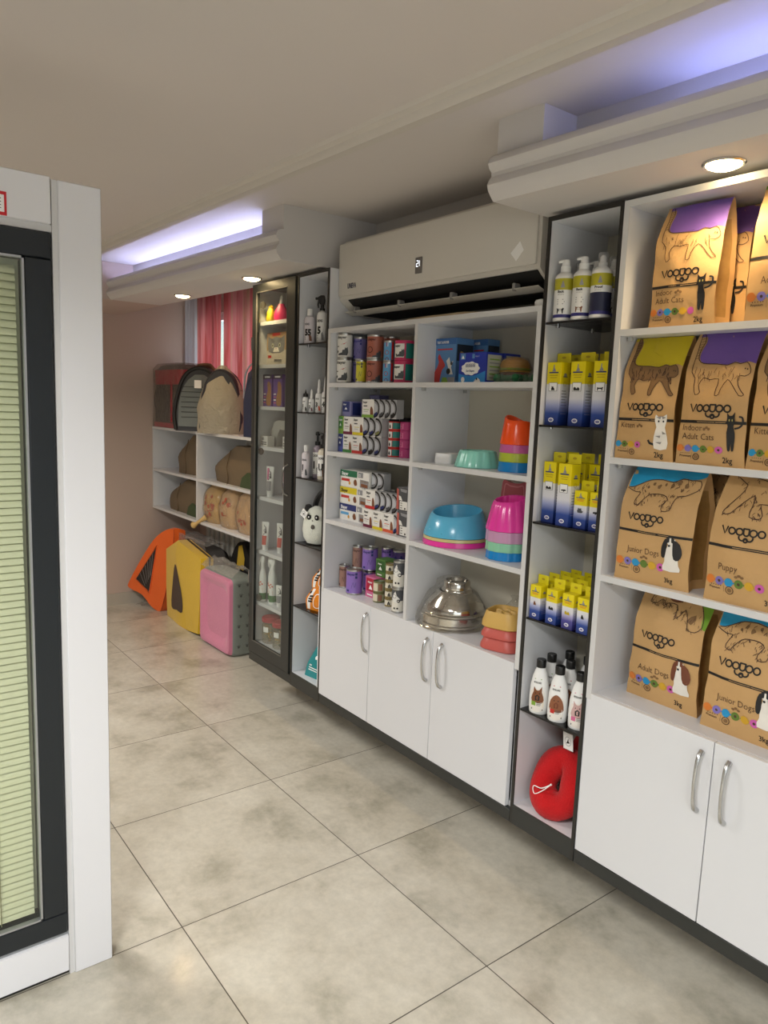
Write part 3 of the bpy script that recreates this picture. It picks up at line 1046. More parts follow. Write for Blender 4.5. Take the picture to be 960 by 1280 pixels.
def bag(name, label, loc, w, h, d, kind, top, lines, kg, rotz=0.0, seed=1, lean=0.0, detail=True, dots=6):
    t = thing(name, label, 'pet food bag', loc, rotz, None)
    mb = MB()
    asp = w / h
    off = Vector((seed * 3.1, seed * 1.7, 0))

    def hw(v):
        return w / 2 * (1.05 - 0.05 * min(1, v * 6) - 0.015 * math.sin(v * 7 + seed))

    def dep(v):
        if v < 0.72:
            return d / 2 * (1.0 + 0.10 * math.sin(PI * min(1, v / 0.72)))
        q = (v - 0.72) / 0.28
        return d / 2 * ((1 - q) ** 0.85 * 0.93 + 0.07)

    def yc(v):
        return lean * v * v

    def nz(u, v, a=0.0062):
        edge = min(1, v * 8)
        return a * edge * noise.noise(Vector((u * 2.6, v * 3.8, 0)) + off) + a * 0.5 * edge * noise.noise(Vector((u * 7, v * 9, 3)) + off)

    def F(u, v, e=0.0):
        v = min(1.0, max(0.0, v))
        uu = 2 * u - 1
        b = 0.010 * (1 - uu * uu) * math.sin(PI * min(1, max(0, v)) ** 0.8)
        return ((uu) * hw(v), yc(v) - dep(v) - b + nz(u, v) - e, v * h)

    NU, NV = 12, 26
    rings = []
    for j in range(NV + 1):
        v = j / NV
        ring = [F(i / NU, v) for i in range(NU + 1)]
        X = hw(v)
        g = 0.014 + 0.018 * v
        for k in range(1, 6):                       # right gusset, folded inwards
            q = k / 6
            ring.append((X - g * (1 - abs(2 * q - 1)) - 0.003 * math.sin(v * 25 + seed) * (1 - abs(2 * q - 1)), yc(v) - dep(v) + 2 * dep(v) * q, v * h))
        for i in range(7):
            u = 1 - i / 6
            p = F(u, v)
            ring.append((p[0], 2 * yc(v) - p[1] - 0.002, p[2]))
        for k in range(1, 6):
            q = 1 - k / 6
            ring.append((-X + g * (1 - abs(2 * q - 1)), yc(v) - dep(v) + 2 * dep(v) * q, v * h))
        rings.append(ring)
    n = len(rings[0])
    b0 = len(mb.v)
    for r in rings:
        mb.v += r
    for j in range(NV):
        for k in range(n):
            k2 = (k + 1) % n
            side = NU <= k < NU + 6
            mb.f.append((b0 + j * n + k, b0 + j * n + k2, b0 + (j + 1) * n + k2, b0 + (j + 1) * n + k))
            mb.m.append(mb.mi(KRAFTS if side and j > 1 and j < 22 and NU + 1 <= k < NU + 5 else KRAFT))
            mb.s.append(True)
    mb.f.append(tuple(b0 + k for k in range(n))[::-1]); mb.m.append(0); mb.s.append(False)
    mb.f.append(tuple(b0 + NV * n + k for k in range(n))); mb.m.append(0); mb.s.append(False)
    body = mb.build('bag_body', t, angle=70)

    # print on the front
    pr = MB()
    l1 = lambda u, v: F(u, v, 0.0009)
    l2 = lambda u, v: F(u, v, 0.0014)
    l3 = lambda u, v: F(u, v, 0.0019)
    TM = TOPS[top]
    if kind in ('cat', 'kitten'):
        edge = smooth_curve([(0.13, 1.0), (0.175, 0.93), (0.155, 0.86), (0.16, 0.80), (0.24, 0.768), (0.45, 0.762), (0.62, 0.752), (0.72, 0.772), (0.80, 0.762), (0.90, 0.772), (1.0, 0.755)], 3)
        pr.fill(edge + [(1.0, 1.0)], l1, TM, 0.10)
        body_p = smooth_curve([(0.07, 0.99), (0.12, 0.985), (0.155, 0.93), (0.135, 0.86), (0.15, 0.795), (0.24, 0.765), (0.45, 0.758), (0.62, 0.748), (0.72, 0.768), (0.80, 0.755), (0.88, 0.768), (0.94, 0.735), (0.96, 0.69), (0.90, 0.665),
                               (0.82, 0.665), (0.84, 0.60), (0.90, 0.552), (0.935, 0.530), (0.87, 0.524), (0.76, 0.60), (0.68, 0.64), (0.60, 0.575), (0.575, 0.53), (0.52, 0.524), (0.52, 0.57), (0.54, 0.645), (0.40, 0.64), (0.30, 0.655),
                               (0.24, 0.60), (0.275, 0.548), (0.21, 0.528), (0.175, 0.59), (0.17, 0.655), (0.10, 0.70), (0.09, 0.78), (0.095, 0.87)], 2, True)
        if kind == 'kitten':
            pr.fill(body_p, l2, INKT, 0.10)
        pr.stroke(body_p, 0.0055, l3, INKB, True, asp)
        rnd = random.Random(seed + 11)
        for k in range(34 if kind == 'kitten' else 26):
            u = 0.14 + 0.72 * rnd.random()
            v = 0.66 + 0.095 * rnd.random()
            L = 0.022 + 0.035 * rnd.random()
            s = [(u, v), (u + 0.014 * rnd.uniform(-1, 1), v - L * 0.4), (u + 0.03 * rnd.uniform(-1, 1), v - L)]
            pr.stroke(s, 0.006 if kind == 'kitten' else 0.0028, l3, INKB, False, asp)
        for k in range(8):
            v = 0.80 + 0.022 * k
            pr.stroke([(0.092, v), (0.145, v + 0.008)], 0.006 if kind == 'kitten' else 0.003, l3, INKB, False, asp)
        for u, v in ((0.885, 0.72), (0.915, 0.716)):
            pr.disc(u, v, 0.010, l3, INKB, 8, 0.006)
    else:
        if kind == 'junior':
            edge = smooth_curve([(0.02, 0.83), (0.10, 0.835), (0.20, 0.87), (0.30, 0.905), (0.45, 0.915), (0.6, 0.905), (0.72, 0.94), (0.84, 0.935), (0.95, 0.95), (1, 0.97)], 3)
            pr.fill(edge + [(1.0, 1.0), (0.0, 1.0)], l1, TM, 0.10)
            bp = smooth_curve([(0.02, 0.82), (0.10, 0.832), (0.20, 0.868), (0.30, 0.902), (0.45, 0.912), (0.6, 0.90), (0.72, 0.936), (0.84, 0.93), (0.95, 0.93), (0.97, 0.87), (0.90, 0.83), (0.82, 0.80), (0.74, 0.79), (0.70, 0.73), (0.68, 0.67), (0.58, 0.655),
                               (0.57, 0.70), (0.62, 0.76), (0.55, 0.79), (0.42, 0.79), (0.34, 0.77), (0.26, 0.70), (0.25, 0.68), (0.18, 0.69), (0.20, 0.75), (0.22, 0.79), (0.14, 0.79)], 2, True)
        elif kind == 'puppy':
            pr.fill(smooth_curve([(0.50, 0.97), (0.62, 0.96), (0.80, 0.92), (1.0, 0.90)], 3) + [(1, 1), (0.5, 1)], l1, TM, 0.10)
            bp = smooth_curve([(0.10, 0.99), (0.36, 0.985), (0.60, 0.95), (0.85, 0.92), (0.98, 0.86), (0.95, 0.74), (0.84, 0.66), (0.74, 0.70), (0.66, 0.78), (0.50, 0.80), (0.56, 0.72), (0.52, 0.69), (0.42, 0.70), (0.42, 0.78), (0.40, 0.86), (0.28, 0.78),
                               (0.20, 0.71), (0.10, 0.70), (0.14, 0.76), (0.22, 0.84), (0.26, 0.93)], 2, True)
        else:
            pr.fill(smooth_curve([(0.74, 1.0), (0.82, 0.94), (0.90, 0.86), (0.94, 0.76), (1.0, 0.74)], 3) + [(1, 1)], l1, TM, 0.10)
            bp = smooth_curve([(0.14, 1.0), (0.5, 1.0), (0.74, 0.985), (0.84, 0.93), (0.92, 0.84), (0.95, 0.76), (0.88, 0.71), (0.78, 0.72), (0.74, 0.78), (0.66, 0.86), (0.60, 0.80), (0.56, 0.78), (0.54, 0.82), (0.52, 0.88), (0.40, 0.88), (0.34, 0.85),
                               (0.30, 0.90), (0.24, 0.86), (0.14, 0.86), (0.16, 0.92)], 2, True)
            pr.fill(smooth_curve([(0.34, 1.0), (0.62, 1.0), (0.60, 0.93), (0.52, 0.90), (0.40, 0.91)], 3, True), l2, BRF, 0.10)
            pr.fill([(0.72, 0.78), (0.80, 0.76), (0.84, 0.80), (0.82, 0.84), (0.76, 0.82)], l2, INKT, 0.10)
        pr.stroke(bp, 0.0065, l3, INKB, True, asp)
        rnd = random.Random(seed + 5)
        cx0 = sum(p[0] for p in bp) / len(bp)
        cy0 = sum(p[1] for p in bp) / len(bp)
        for k in range(90):
            a = bp[rnd.randrange(len(bp))]
            q = rnd.random() ** 1.6 * 0.55
            a = (a[0] + (cx0 - a[0]) * q, a[1] + (cy0 - a[1]) * q)
            du = 0.02 * rnd.uniform(-1, 1)
            pr.stroke([a, (a[0] + du, a[1] - 0.008), (a[0] + du * 1.7, a[1] - 0.020)], 0.0036, l3, INKB, False, asp)
        if kind == 'junior':
            for u, v, r in ((0.36, 0.87, 0.022), (0.44, 0.85, 0.03), (0.52, 0.875, 0.02), (0.62, 0.87, 0.028), (0.70, 0.90, 0.03), (0.80, 0.88, 0.03), (0.30, 0.84, 0.018), (0.76, 0.84, 0.02)):
                pr.fill([(u + r * math.cos(q) * (0.6 + 0.5 * rnd.random()), v + r * math.sin(q) * (0.5 + 0.4 * rnd.random())) for q in [2 * PI * k / 9 for k in range(9)]], l2, INKT)

    # the five ring and snout logo
    CAT = kind in ('cat', 'kitten')
    L0, vb, s = (0.165, 0.398, 0.060) if CAT else (0.14, 0.548, 0.062)
    k = s / asp

    def lt(x, y):
        return (L0 + x * k * 0.92, vb + y * s)
    wd = 0.0125
    pr.stroke([lt(-0.05, 1.02), lt(0.40, 0.06), lt(0.85, 1.02)], wd, l2, INKBL, False, asp)
    for cx in (1.42, 2.44, 4.26, 5.30):
        pr.stroke(arc(*lt(cx, 0.5), 0.41 * s, 0, 360, 18, asp)[:-1], wd, l2, INKBL, True, asp)
    pr.stroke([lt(2.95, 0.95), lt(3.75, 0.95)], wd, l2, INKBL, False, asp)
    pr.stroke([lt(2.98, 1.0), lt(2.98, 0.45)] + arc(*lt(3.35, 0.42), 0.34 * s, 180, 360, 10, asp) + [lt(3.72, 0.45), lt(3.72, 1.0)], wd, l2, INKBL, False, asp)
    pr.stroke(arc(*lt(2.86, -0.14), 0.42 * s, 165, 360, 10, asp), wd, l2, INKBL, False, asp)
    pr.stroke(arc(*lt(3.84, -0.14), 0.42 * s, 180, 375, 10, asp), wd, l2, INKBL, False, asp)
    pr.stroke(arc(*lt(3.35, -0.48), 0.25 * s, 0, 360, 14, asp)[:-1], wd, l2, INKBL, True, asp)
    # stripe
    vs = 0.326 if CAT else 0.452
    pr.grid(lambda u, v: F(u, v, 0.0010), 14, 1, INKBL, False, 0.0, 1.0, vs - 0.011, vs + 0.011)
    pr.fill([(0.30, vs - 0.0015), (0.72, vs - 0.0015), (0.72, vs + 0.0015), (0.30, vs + 0.0015)], l2, INKS, 0.12)
    # title
    v = 0.258 if CAT else 0.265
    for i, ln in enumerate(lines):
        vv0 = v - i * 0.066
        pr.text(ln, 0.075 if CAT else 0.16, vv0, (0.066 if CAT else 0.076) / asp, lambda u, q, v0=vv0: F(u, v0 + (q - v0) * asp, 0.0014), INKB, weight=-0.006, sx=0.92 if CAT else 0.86)
    uu, vv = (0.42, v + 0.014) if CAT else (0.38, v - 0.036)
    for du, dv in ((0, 0), (0.035, 0.012), (0.07, 0.002)):
        pr.disc(uu + du, vv + dv, 0.022, l2, INKT, 8, 0.011)
    # coloured dots on a string
    dv = 0.122 if CAT else 0.175
    u0, st = (0.06, 0.118)
    dl = DOTS[6 - dots:]
    for i, m in enumerate(dl):
        pr.disc(u0 + i * st, dv, 0.052, l2, m, 14, 0.052 * asp)
        if i < len(dl) - 1:
            pr.fill([(u0 + i * st + 0.03, dv - 0.006), (u0 + i * st + 0.085, dv - 0.006), (u0 + i * st + 0.085, dv + 0.006), (u0 + i * st + 0.03, dv + 0.006)], l1, m)
        if i % 2:
            pr.disc(u0 + i * st, dv, 0.018, l3, INKB, 7, 0.018 * asp)
    pv = dv - 0.062
    pr.text('Premium', 0.06, pv - 0.006, 0.026 / asp, lambda u, q, v0=pv - 0.006: F(u, v0 + (q - v0) * asp, 0.0014), INKB, weight=0.01)
    for k5 in range(5):
        pr.disc(0.08 + 0.03 * k5, pv + 0.024, 0.007, l2, INKB, 5, 0.007 * asp)
    pr.stroke([(0.24, pv - 0.02), (0.24, pv + 0.03)], 0.002, l2, INKB, False, asp)
    pr.stroke(arc(0.31, pv, 0.045 * asp, 0, 360, 14, asp)[:-1], 0.006, l2, INKB, True, asp)
    pr.disc(0.31, pv, 0.026, l2, INKT, 10, 0.026 * asp)
    kv = 0.028 if CAT else 0.050
    pr.text(kg, 0.70, kv, 0.062 / asp, lambda u, q, v0=kv: F(u, v0 + (q - v0) * asp, 0.0014), INKBL, weight=0.012, sx=0.85)

    # animal portrait at the right of the stripe
    if kind == 'cat':
        pr.fill(smooth_curve([(0.765, 0.125), (0.755, 0.20), (0.742, 0.255), (0.752, 0.30), (0.730, 0.335), (0.735, 0.362), (0.732, 0.400), (0.765, 0.378), (0.815, 0.380), (0.852, 0.405), (0.850, 0.362), (0.856, 0.335), (0.835, 0.300),
                              (0.860, 0.250), (0.862, 0.19), (0.850, 0.125), (0.822, 0.122), (0.812, 0.175), (0.800, 0.122)], 2, True), l3, BLF, 0.10)
        pr.stroke(smooth_curve([(0.850, 0.285), (0.915, 0.295), (0.955, 0.325), (0.950, 0.365), (0.905, 0.372)], 4), 0.013, l3, BLF, False, asp)
        for u in (0.770, 0.815):
            pr.disc(u, 0.345, 0.010, lambda a, b: F(a, b, 0.0024), P('amber eye print', 'B8AC60', 0.5), 8, 0.009)
    elif kind == 'kitten':
        pr.fill(smooth_curve([(0.70, 0.10), (0.70, 0.20), (0.73, 0.27), (0.70, 0.32), (0.71, 0.37), (0.75, 0.355), (0.83, 0.358), (0.88, 0.375), (0.88, 0.32), (0.86, 0.27), (0.90, 0.20), (0.90, 0.10)], 2, True), l3, WHF, 0.10)
        for q in ([(0.72, 0.35), (0.78, 0.335), (0.80, 0.36)], [(0.80, 0.36), (0.82, 0.335), (0.87, 0.35)], [(0.72, 0.20), (0.80, 0.205), (0.79, 0.185)], [(0.72, 0.15), (0.82, 0.155), (0.80, 0.135)], [(0.82, 0.24), (0.89, 0.22), (0.83, 0.215)]):
            pr.fill(q, lambda a, b: F(a, b, 0.0024), GREYF)
        for u in (0.76, 0.83):
            pr.disc(u, 0.318, 0.013, lambda a, b: F(a, b, 0.0024), BLF, 8, 0.009)
        pr.stroke([(0.70, 0.13), (0.63, 0.14), (0.60, 0.165)], 0.018, l3, BLF, False, asp)
    else:
        dk = BLF if kind == 'junior' else BRF
        u0 = 0.0 if kind != 'puppy' else 0.1
        e4 = lambda a, b: F(min(a, 1.0), b - 0.065, 0.0024)
        l3c = lambda a, b: F(min(a, 1.0), b - 0.065, 0.0019)
        pr.fill([(u0 + a, b) for a, b in smooth_curve([(0.68, 0.225), (0.70, 0.30), (0.70, 0.38), (0.73, 0.45), (0.69, 0.48), (0.73, 0.505), (0.80, 0.50), (0.83, 0.46), (0.80, 0.42), (0.86, 0.36), (0.88, 0.28), (0.90, 0.225)], 2, True)], l3c, WHF, 0.10)
        for q in (smooth_curve([(0.68, 0.49), (0.65, 0.42), (0.655, 0.34), (0.70, 0.335), (0.715, 0.42), (0.71, 0.49)], 2, True), smooth_curve([(0.79, 0.49), (0.87, 0.46), (0.91, 0.38), (0.88, 0.325), (0.82, 0.33), (0.79, 0.41)], 2, True),
                  [(0.70, 0.505), (0.74, 0.515), (0.74, 0.47), (0.71, 0.46)], [(0.76, 0.515), (0.80, 0.50), (0.79, 0.46), (0.765, 0.47)]):
            pr.fill([(u0 + a, b) for a, b in q], e4, dk, 0.10)
        pr.disc(u0 + 0.745, 0.44, 0.016, lambda a, b: F(min(a, 1), b - 0.065, 0.0028), BLF, 8, 0.010)
    pr.build('printed_front', t)
    # heat seal across the top
    se = MB()
    se.grid(lambda u, v: F(u, v, 0.0007), 12, 1, TM if kind != 'puppy' else KRAFT, False, 0.0 if kind != 'cat' else 0.05, 1.0, 0.972, 1.0)
    se.build('top_seal', t)
    return t


Z = 1.726
bag('kibble_bag', 'kraft cat food bag with a purple top, front of the topmost bag shelf', (-1.060, 0.056, Z), 0.168, 0.300, 0.075, 'cat', 'purple', ['Indoor', 'Adult Cats'], '2kg', 0.05, 1, 0.01)
bag('kibble_bag', 'purple topped cat food bag standing half hidden behind another on the topmost bag shelf', (-1.040, 0.165, Z), 0.168, 0.300, 0.075, 'cat', 'purple', ['Indoor', 'Adult Cats'], '2kg', 0.0, 2)
bag('kibble_bag', 'kraft pet food bag with a green top edge under the bright downlight', (-0.795, 0.062, Z), 0.200, 0.305, 0.085, 'hound', 'green', ['Adult Dogs'], '3kg', 0.0, 3)
Z = 1.390
bag('kibble_bag', 'kitten food bag with a yellow top standing against the shelf side, second shelf', (-1.131, 0.056, Z), 0.160, 0.318, 0.080, 'kitten', 'yellow', ['Kitten'], '2kg', 0.03, 4, 0.02, dots=4)
bag('kibble_bag', 'cat food bag with a purple top between two kitten food bags', (-0.947, 0.054, Z), 0.166, 0.320, 0.080, 'cat', 'purple', ['Indoor', 'Adult Cats'], '2kg', 0.0, 5, 0.015)
bag('kibble_bag', 'kitten food bag with a yellow top standing right of the purple topped cat food bag', (-0.772, 0.054, Z), 0.164, 0.318, 0.080, 'kitten', 'yellow', ['Kitten'], '2kg', -0.02, 6, 0.02, dots=4)
Z = 1.066
bag('kibble_bag', 'junior dog food bag with a blue top and a black and white spaniel, third shelf', (-1.083, 0.072, Z), 0.206, 0.300, 0.100, 'junior', 'blue', ['Junior Dogs'], '3kg', 0.05, 7, 0.015)
bag('kibble_bag', 'puppy food bag with a dark red top beside the blue topped junior dog food', (-0.822, 0.066, Z), 0.206, 0.305, 0.100, 'puppy', 'red', ['Puppy'], '3kg', 0.02, 8, 0.02)
bag('kibble_bag', 'dark red topped bag showing only in the gap behind the blue topped junior dog food', (-0.985, 0.195, Z), 0.200, 0.300, 0.095, 'puppy', 'red', ['Puppy'], '3kg', 0.0, 9)
Z = 0.722
bag('kibble_bag', 'adult dog food bag with a green corner and a brown and white hound, lowest shelf', (-1.066, 0.150, Z), 0.206, 0.315, 0.095, 'hound', 'green', ['Adult Dogs'], '3kg', -0.02, 10, 0.015)
bag('kibble_bag', 'blue topped junior dog food bag standing on the cupboard top beside the adult dog food', (-0.826, 0.125, Z), 0.206, 0.315, 0.100, 'junior', 'blue', ['Junior Dogs'], '3kg', 0.0, 11, 0.02)

# ------------------------------------------------------------------ tins and cartons
def col(h, rough=0.42):
    return P('print ' + h, h, rough, var=0.04, vscale=25)


def cat_shape(s, flip=1):
    pts = [(-1.0, 0), (-0.95, 0.25), (-0.35, 0.40), (-0.30, 0.75), (0.0, 0.80), (0.10, 1.15), (0.22, 0.98), (0.42, 1.2), (0.50, 0.85), (0.55, 0.45), (0.40, 0.0)]
    return [(x * s * flip, y * s) for x, y in pts]


def moved(pts, u, v):
    return [(a + u, b + v) for a, b in pts]


def tin(name, label, r, h, loc, body, deco=None, group=None, rim=None, rotz=0.55):
    """A printed tin with rolled rims; the lid is its own part."""
    b = MB()
    rm = rim or TIN
    b.lathe([(r * 0.93, 0.0, rm), (r, 0.002, rm), (r * 1.02, 0.004, rm), (r * 1.0, 0.007, rm), (r * 0.985, 0.008, body), (r * 0.985, h - 0.007, body), (r, h - 0.006, rm), (r * 1.02, h - 0.003, rm), (r * 1.01, h, rm), (r * 0.95, h, rm), (r * 0.94, h - 0.003, rm)], body, 28)
    if deco:
        deco(b, cyl(r * 0.985), r, h)
    o = b.build(name, None, loc, rotz)
    tag(o, label, 'can', group)
    l = MB().lathe([(r * 0.935, h - 0.0029), (r * 0.8, h - 0.0027), (r * 0.78, h - 0.0042), (0.0005, h - 0.0042)], TIN, 20)
    l.build('lid', o)
    return o


def carton(name, label, w, d, h, loc, body, deco=None, group=None, rotz=0.0, cat='box', flap=True):
    b = MB()
    b.box(-w / 2, w / 2, -d / 2, d / 2, 0, h, body, 0.0012)
    if deco:
        deco(b, front(-d / 2), rside(w / 2), w, d, h)
    o = b.build(name, None, loc, rotz)
    tag(o, label, cat, group)
    return o


WH = col('E6E4DE')
RED = col('C03028')
GRN = col('3F7F3A')
GRND = col('1F6B48')
YEL = col('D8C420')
YELD = col('D8CF3A')
NAVY = col('23306E')
MAR = col('6A1838')
ORG = col('D85A34')
GRY = col('8F8F92')
GRYD = col('4A4C50')
LGRN = col('7DA53C')
PURB = col('7C7AA8')
BRWN = col('7A4A2C')
TEAL = col('1F7A72')
MAG = col('B83A78')
PNK = col('D06A94')


def d_cat(bodytxt, ink, catc, accent):
    def f(b, m, r, h):
        b.text(bodytxt, -r * 0.85, h * 0.78, h * 0.17, m, BLACK, weight=0.02)
        b.fill([(-r * 0.2, h * 0.55), (r * 0.2, h * 0.58), (r * 0.7, h * 0.66), (r * 0.3, h * 0.56)], m, accent)
        b.fill(moved(cat_shape(h * 0.28), r * 0.35, h * 0.12), m, catc, 0.012)
        b.fill([(-r * 0.9, h * 0.45), (-r * 0.5, h * 0.45), (-r * 0.5, h * 0.49), (-r * 0.9, h * 0.49)], m, BLACK)
        b.disc(-r * 0.75, h * 0.26, h * 0.06, m, BLACK, 8)
    return f


def d_dots(c1, c2):
    def f(b, m, r, h):
        b.disc(-r * 0.1, h * 0.44, h * 0.11, m, c1, 12)
        b.disc(-r * 0.05, h * 0.12, h * 0.10, m, c2, 12)
        b.fill([(-r * 0.25, h * 0.72), (-r * 0.12, h * 0.72), (-r * 0.12, h * 0.9), (-r * 0.25, h * 0.9)], m, RED)
        b.fill([(r * 0.02, h * 0.72), (r * 0.14, h * 0.72), (r * 0.14, h * 0.9), (r * 0.02, h * 0.9)], m, WH)
        b.grid(lambda u, v: m(u, v), 3, 1, RED, False, r * 0.75, r * 1.2, h * 0.1, h * 0.93)
    return f


def d_panel(b, m, r, h):
    b.grid(m, 6, 1, WH, False, -r * 0.95, r * 0.30, h * 0.16, h * 0.84)
    b.grid(m, 5, 1, TEAL, False, r * 0.48, r * 1.5, h * 0.12, h * 0.86)
    m2 = cyl(r * 0.985 + 0.0006)
    b.text('shayer', -r * 0.9, h * 0.68, h * 0.15, m2, BLACK, weight=0.03)
    b.fill(moved(cat_shape(h * 0.32, 1), r * 0.0, h * 0.2), m2, GRYD, 0.012)
    b.disc(-r * 0.6, h * 0.3, h * 0.05, m2, BLACK, 8)


def d_lines(ink):
    def f(b, m, r, h):
        b.text('shayer', -r * 0.7, h * 0.76, h * 0.15, m, ink, weight=0.03)
        b.stroke(arc(-r * 0.3, h * 0.38, h * 0.12, 0, 360, 12)[:-1], h * 0.035, m, ink, True)
        b.fill(moved(cat_shape(h * 0.26), r * 0.75, h * 0.06), m, GRYD, 0.012)
        b.fill([(-r * 0.7, h * 0.12), (-r * 0.2, h * 0.12), (-r * 0.2, h * 0.15), (-r * 0.7, h * 0.15)], m, ink)
    return f


def d_plain(ink, sq=False):
    def f(b, m, r, h):
        b.text('shayer', -r * 0.8, h * 0.78, h * 0.14, m, ink, weight=0.02)
        for k in range(2 if sq else 0):
            b.fill([(r * 0.35, h * (0.66 + 0.13 * k)), (r * 0.62, h * (0.66 + 0.13 * k)), (r * 0.62, h * (0.76 + 0.13 * k)), (r * 0.35, h * (0.76 + 0.13 * k))], m, ink)
        b.stroke(smooth_curve([(-r * 0.1, h * 0.25), (r * 0.1, h * 0.5), (r * 0.3, h * 0.3), (r * 0.45, h * 0.5)], 4), h * 0.010, m, ink)
        b.fill([(-r * 0.8, h * 0.12), (-r * 0.4, h * 0.12), (-r * 0.4, h * 0.2), (-r * 0.8, h * 0.2)], m, ink)
    return f


# top row of the left bay: two layers of tins
Z = 1.592
LAV, BRN, BLU, PINKR, LBL = col('7D76B4'), col('A8604E'), col('5AA0CE'), col('C02A5C'), col('2C2C86')
ww = dict(body=WH, deco=d_cat('shayer', BLACK, GRYD, RED))
tin('food_can', 'white cat food can on the shelf, leftmost of the lower tin layer', 0.031, 0.1005, (-2.580, 0.050, Z), **ww)
tin('food_can', 'white cat food can stacked on top of another white can', 0.031, 0.1005, (-2.579, 0.050, Z + 0.1007), **ww)
tin('food_can', 'lavender can at shelf level, half hidden behind the yellow can', 0.0275, 0.095, (-2.552, 0.106, Z), LAV, d_plain(NAVY))
tin('food_can', 'lavender can stacked above the yellow can', 0.0275, 0.094, (-2.550, 0.105, Z + 0.0952), LAV, d_plain(LBL, True))
tin('food_can', 'dark blue can in the second row behind the lavender cans', 0.0275, 0.198, (-2.560, 0.170, Z), LBL, d_plain(NAVY, True))
tin('food_can', 'bright yellow can standing between the white and the brown cans', 0.0205, 0.091, (-2.449, 0.042, Z), YELD, d_plain(GRYD, True))
tin('food_can', 'reddish brown cat food can under another of the same kind', 0.0325, 0.092, (-2.372, 0.052, Z), BRN, d_lines(col('5A2A26')))
tin('food_can', 'reddish brown cat food can stacked on another of the same kind', 0.0325, 0.092, (-2.372, 0.052, Z + 0.0922), BRN, d_lines(col('5A2A26')))
tin('food_can', 'dark reddish brown can standing in the second row behind the blue cans', 0.0325, 0.092, (-2.375, 0.135, Z + 0.0922), BRN, d_lines(col('5A2A26')))
tin('food_can', 'dark reddish brown can under the one behind the blue cans', 0.0325, 0.092, (-2.375, 0.135, Z), BRN, d_lines(col('5A2A26')))
tin('food_can', 'light blue can with red dots at the bottom of its stack', 0.0215, 0.079, (-2.270, 0.042, Z), BLU, d_dots(col('A84A40'), col('7A3A58')))
tin('food_can', 'light blue can with red dots on the top of its stack', 0.0215, 0.079, (-2.279, 0.050, Z + 0.0792), BLU, d_dots(col('A84A40'), col('7A3A58')))
tin('food_can', 'pink rimmed can with a white and a green panel, bottom of two', 0.0372, 0.081, (-2.201, 0.062, Z), PINKR, d_panel, None, PINKR)
tin('food_can', 'pink rimmed can with a white and a green panel, top of two', 0.0368, 0.074, (-2.201, 0.062, Z + 0.0812), PINKR, d_panel, None, PINKR)

# second row: cartons of pouches and small tins
def d_pouch(stripe):
    def f(b, m, s, w, d, h):
        b.fill([(-w / 2, 0), (w / 2, 0), (w / 2, h * 0.16), (-w / 2, h * 0.16)], m, stripe)
        b.text('Shayer', -w * 0.42, h * 0.78, h * 0.17, m, BLACK, weight=0.03, sx=0.85)
        b.fill([(-w * 0.36, h * 0.6), (-w * 0.05, h * 0.6), (-w * 0.05, h * 0.66), (-w * 0.36, h * 0.66)], m, GRYD)
        b.fill([(-w * 0.36, h * 0.42), (w * 0.1, h * 0.42), (w * 0.1, h * 0.45), (-w * 0.36, h * 0.45)], m, stripe)
        b.fill([(-w * 0.36, h * 0.32), (w * 0.0, h * 0.32), (w * 0.0, h * 0.34), (-w * 0.36, h * 0.34)], m, GRY)
        b.fill(moved(smooth_curve([(-0.11, 0), (-0.12, 0.28), (-0.06, 0.45), (0.03, 0.40), (0.1, 0.25), (0.13, 0.0)], 3), 0, 0) and
               [(w * (0.33 + 1.1 * a), h * (0.16 + b2)) for a, b2 in smooth_curve([(-0.11, 0), (-0.12, 0.28), (-0.06, 0.45), (0.03, 0.40), (0.1, 0.25), (0.13, 0.0)], 3)], m, BRWN)
        n = max(1, int(round(d / 0.045)))
        for i in range(n):
            u0 = -d / 2 + d * i / n
            s1 = d / n
            b.fill([(u0 + s1 * 0.12, h * 0.08), (u0 + s1 * 0.95, h * 0.08), (u0 + s1 * 0.95, h * 0.95), (u0 + s1 * 0.12, h * 0.95)], s, GRY)
    return f


def d_arc(c2):
    """Grey narrow carton whose front shows the dark round of a tin."""
    def f(b, m, s, w, d, h):
        A = [(w * (-0.5 + 0.95 * math.sin(math.radians(q))), h * (0.5 - 0.46 * math.cos(math.radians(q)))) for q in range(0, 181, 15)]
        b.fill([(-w * 0.5, h * 0.04)] + A + [(-w * 0.5, h * 0.96)], m, GRY)
        m2 = front(-d / 2 - 0.0005)
        b.fill([(-w * 0.46, h * 0.30)] + [(w * (-0.46 + 0.62 * math.sin(math.radians(q))), h * (0.5 - 0.30 * math.cos(math.radians(q)))) for q in range(0, 181, 20)], m2, col('B9BCC2'))
        b.stroke(A, w * 0.20, m2, BLACK)
        b.fill([(-w * 0.5, h * 0.06), (-w * 0.1, h * 0.10), (w * 0.2, h * 0.24), (w * 0.02, h * 0.34), (-w * 0.5, h * 0.22)], m2, c2)
        b.fill([(-w / 2, h * 0.0), (w / 2, h * 0.0), (w / 2, h * 0.03), (-w / 2, h * 0.03)], m2, WH)
    return f


SIL = col('A6A6A8')
Z = 1.310


def row_of(names, y, d, h, z):
    for lab, x, w, body, deco in names:
        carton('pouch_carton', lab, w, d, h, (x, y, z), body, deco)


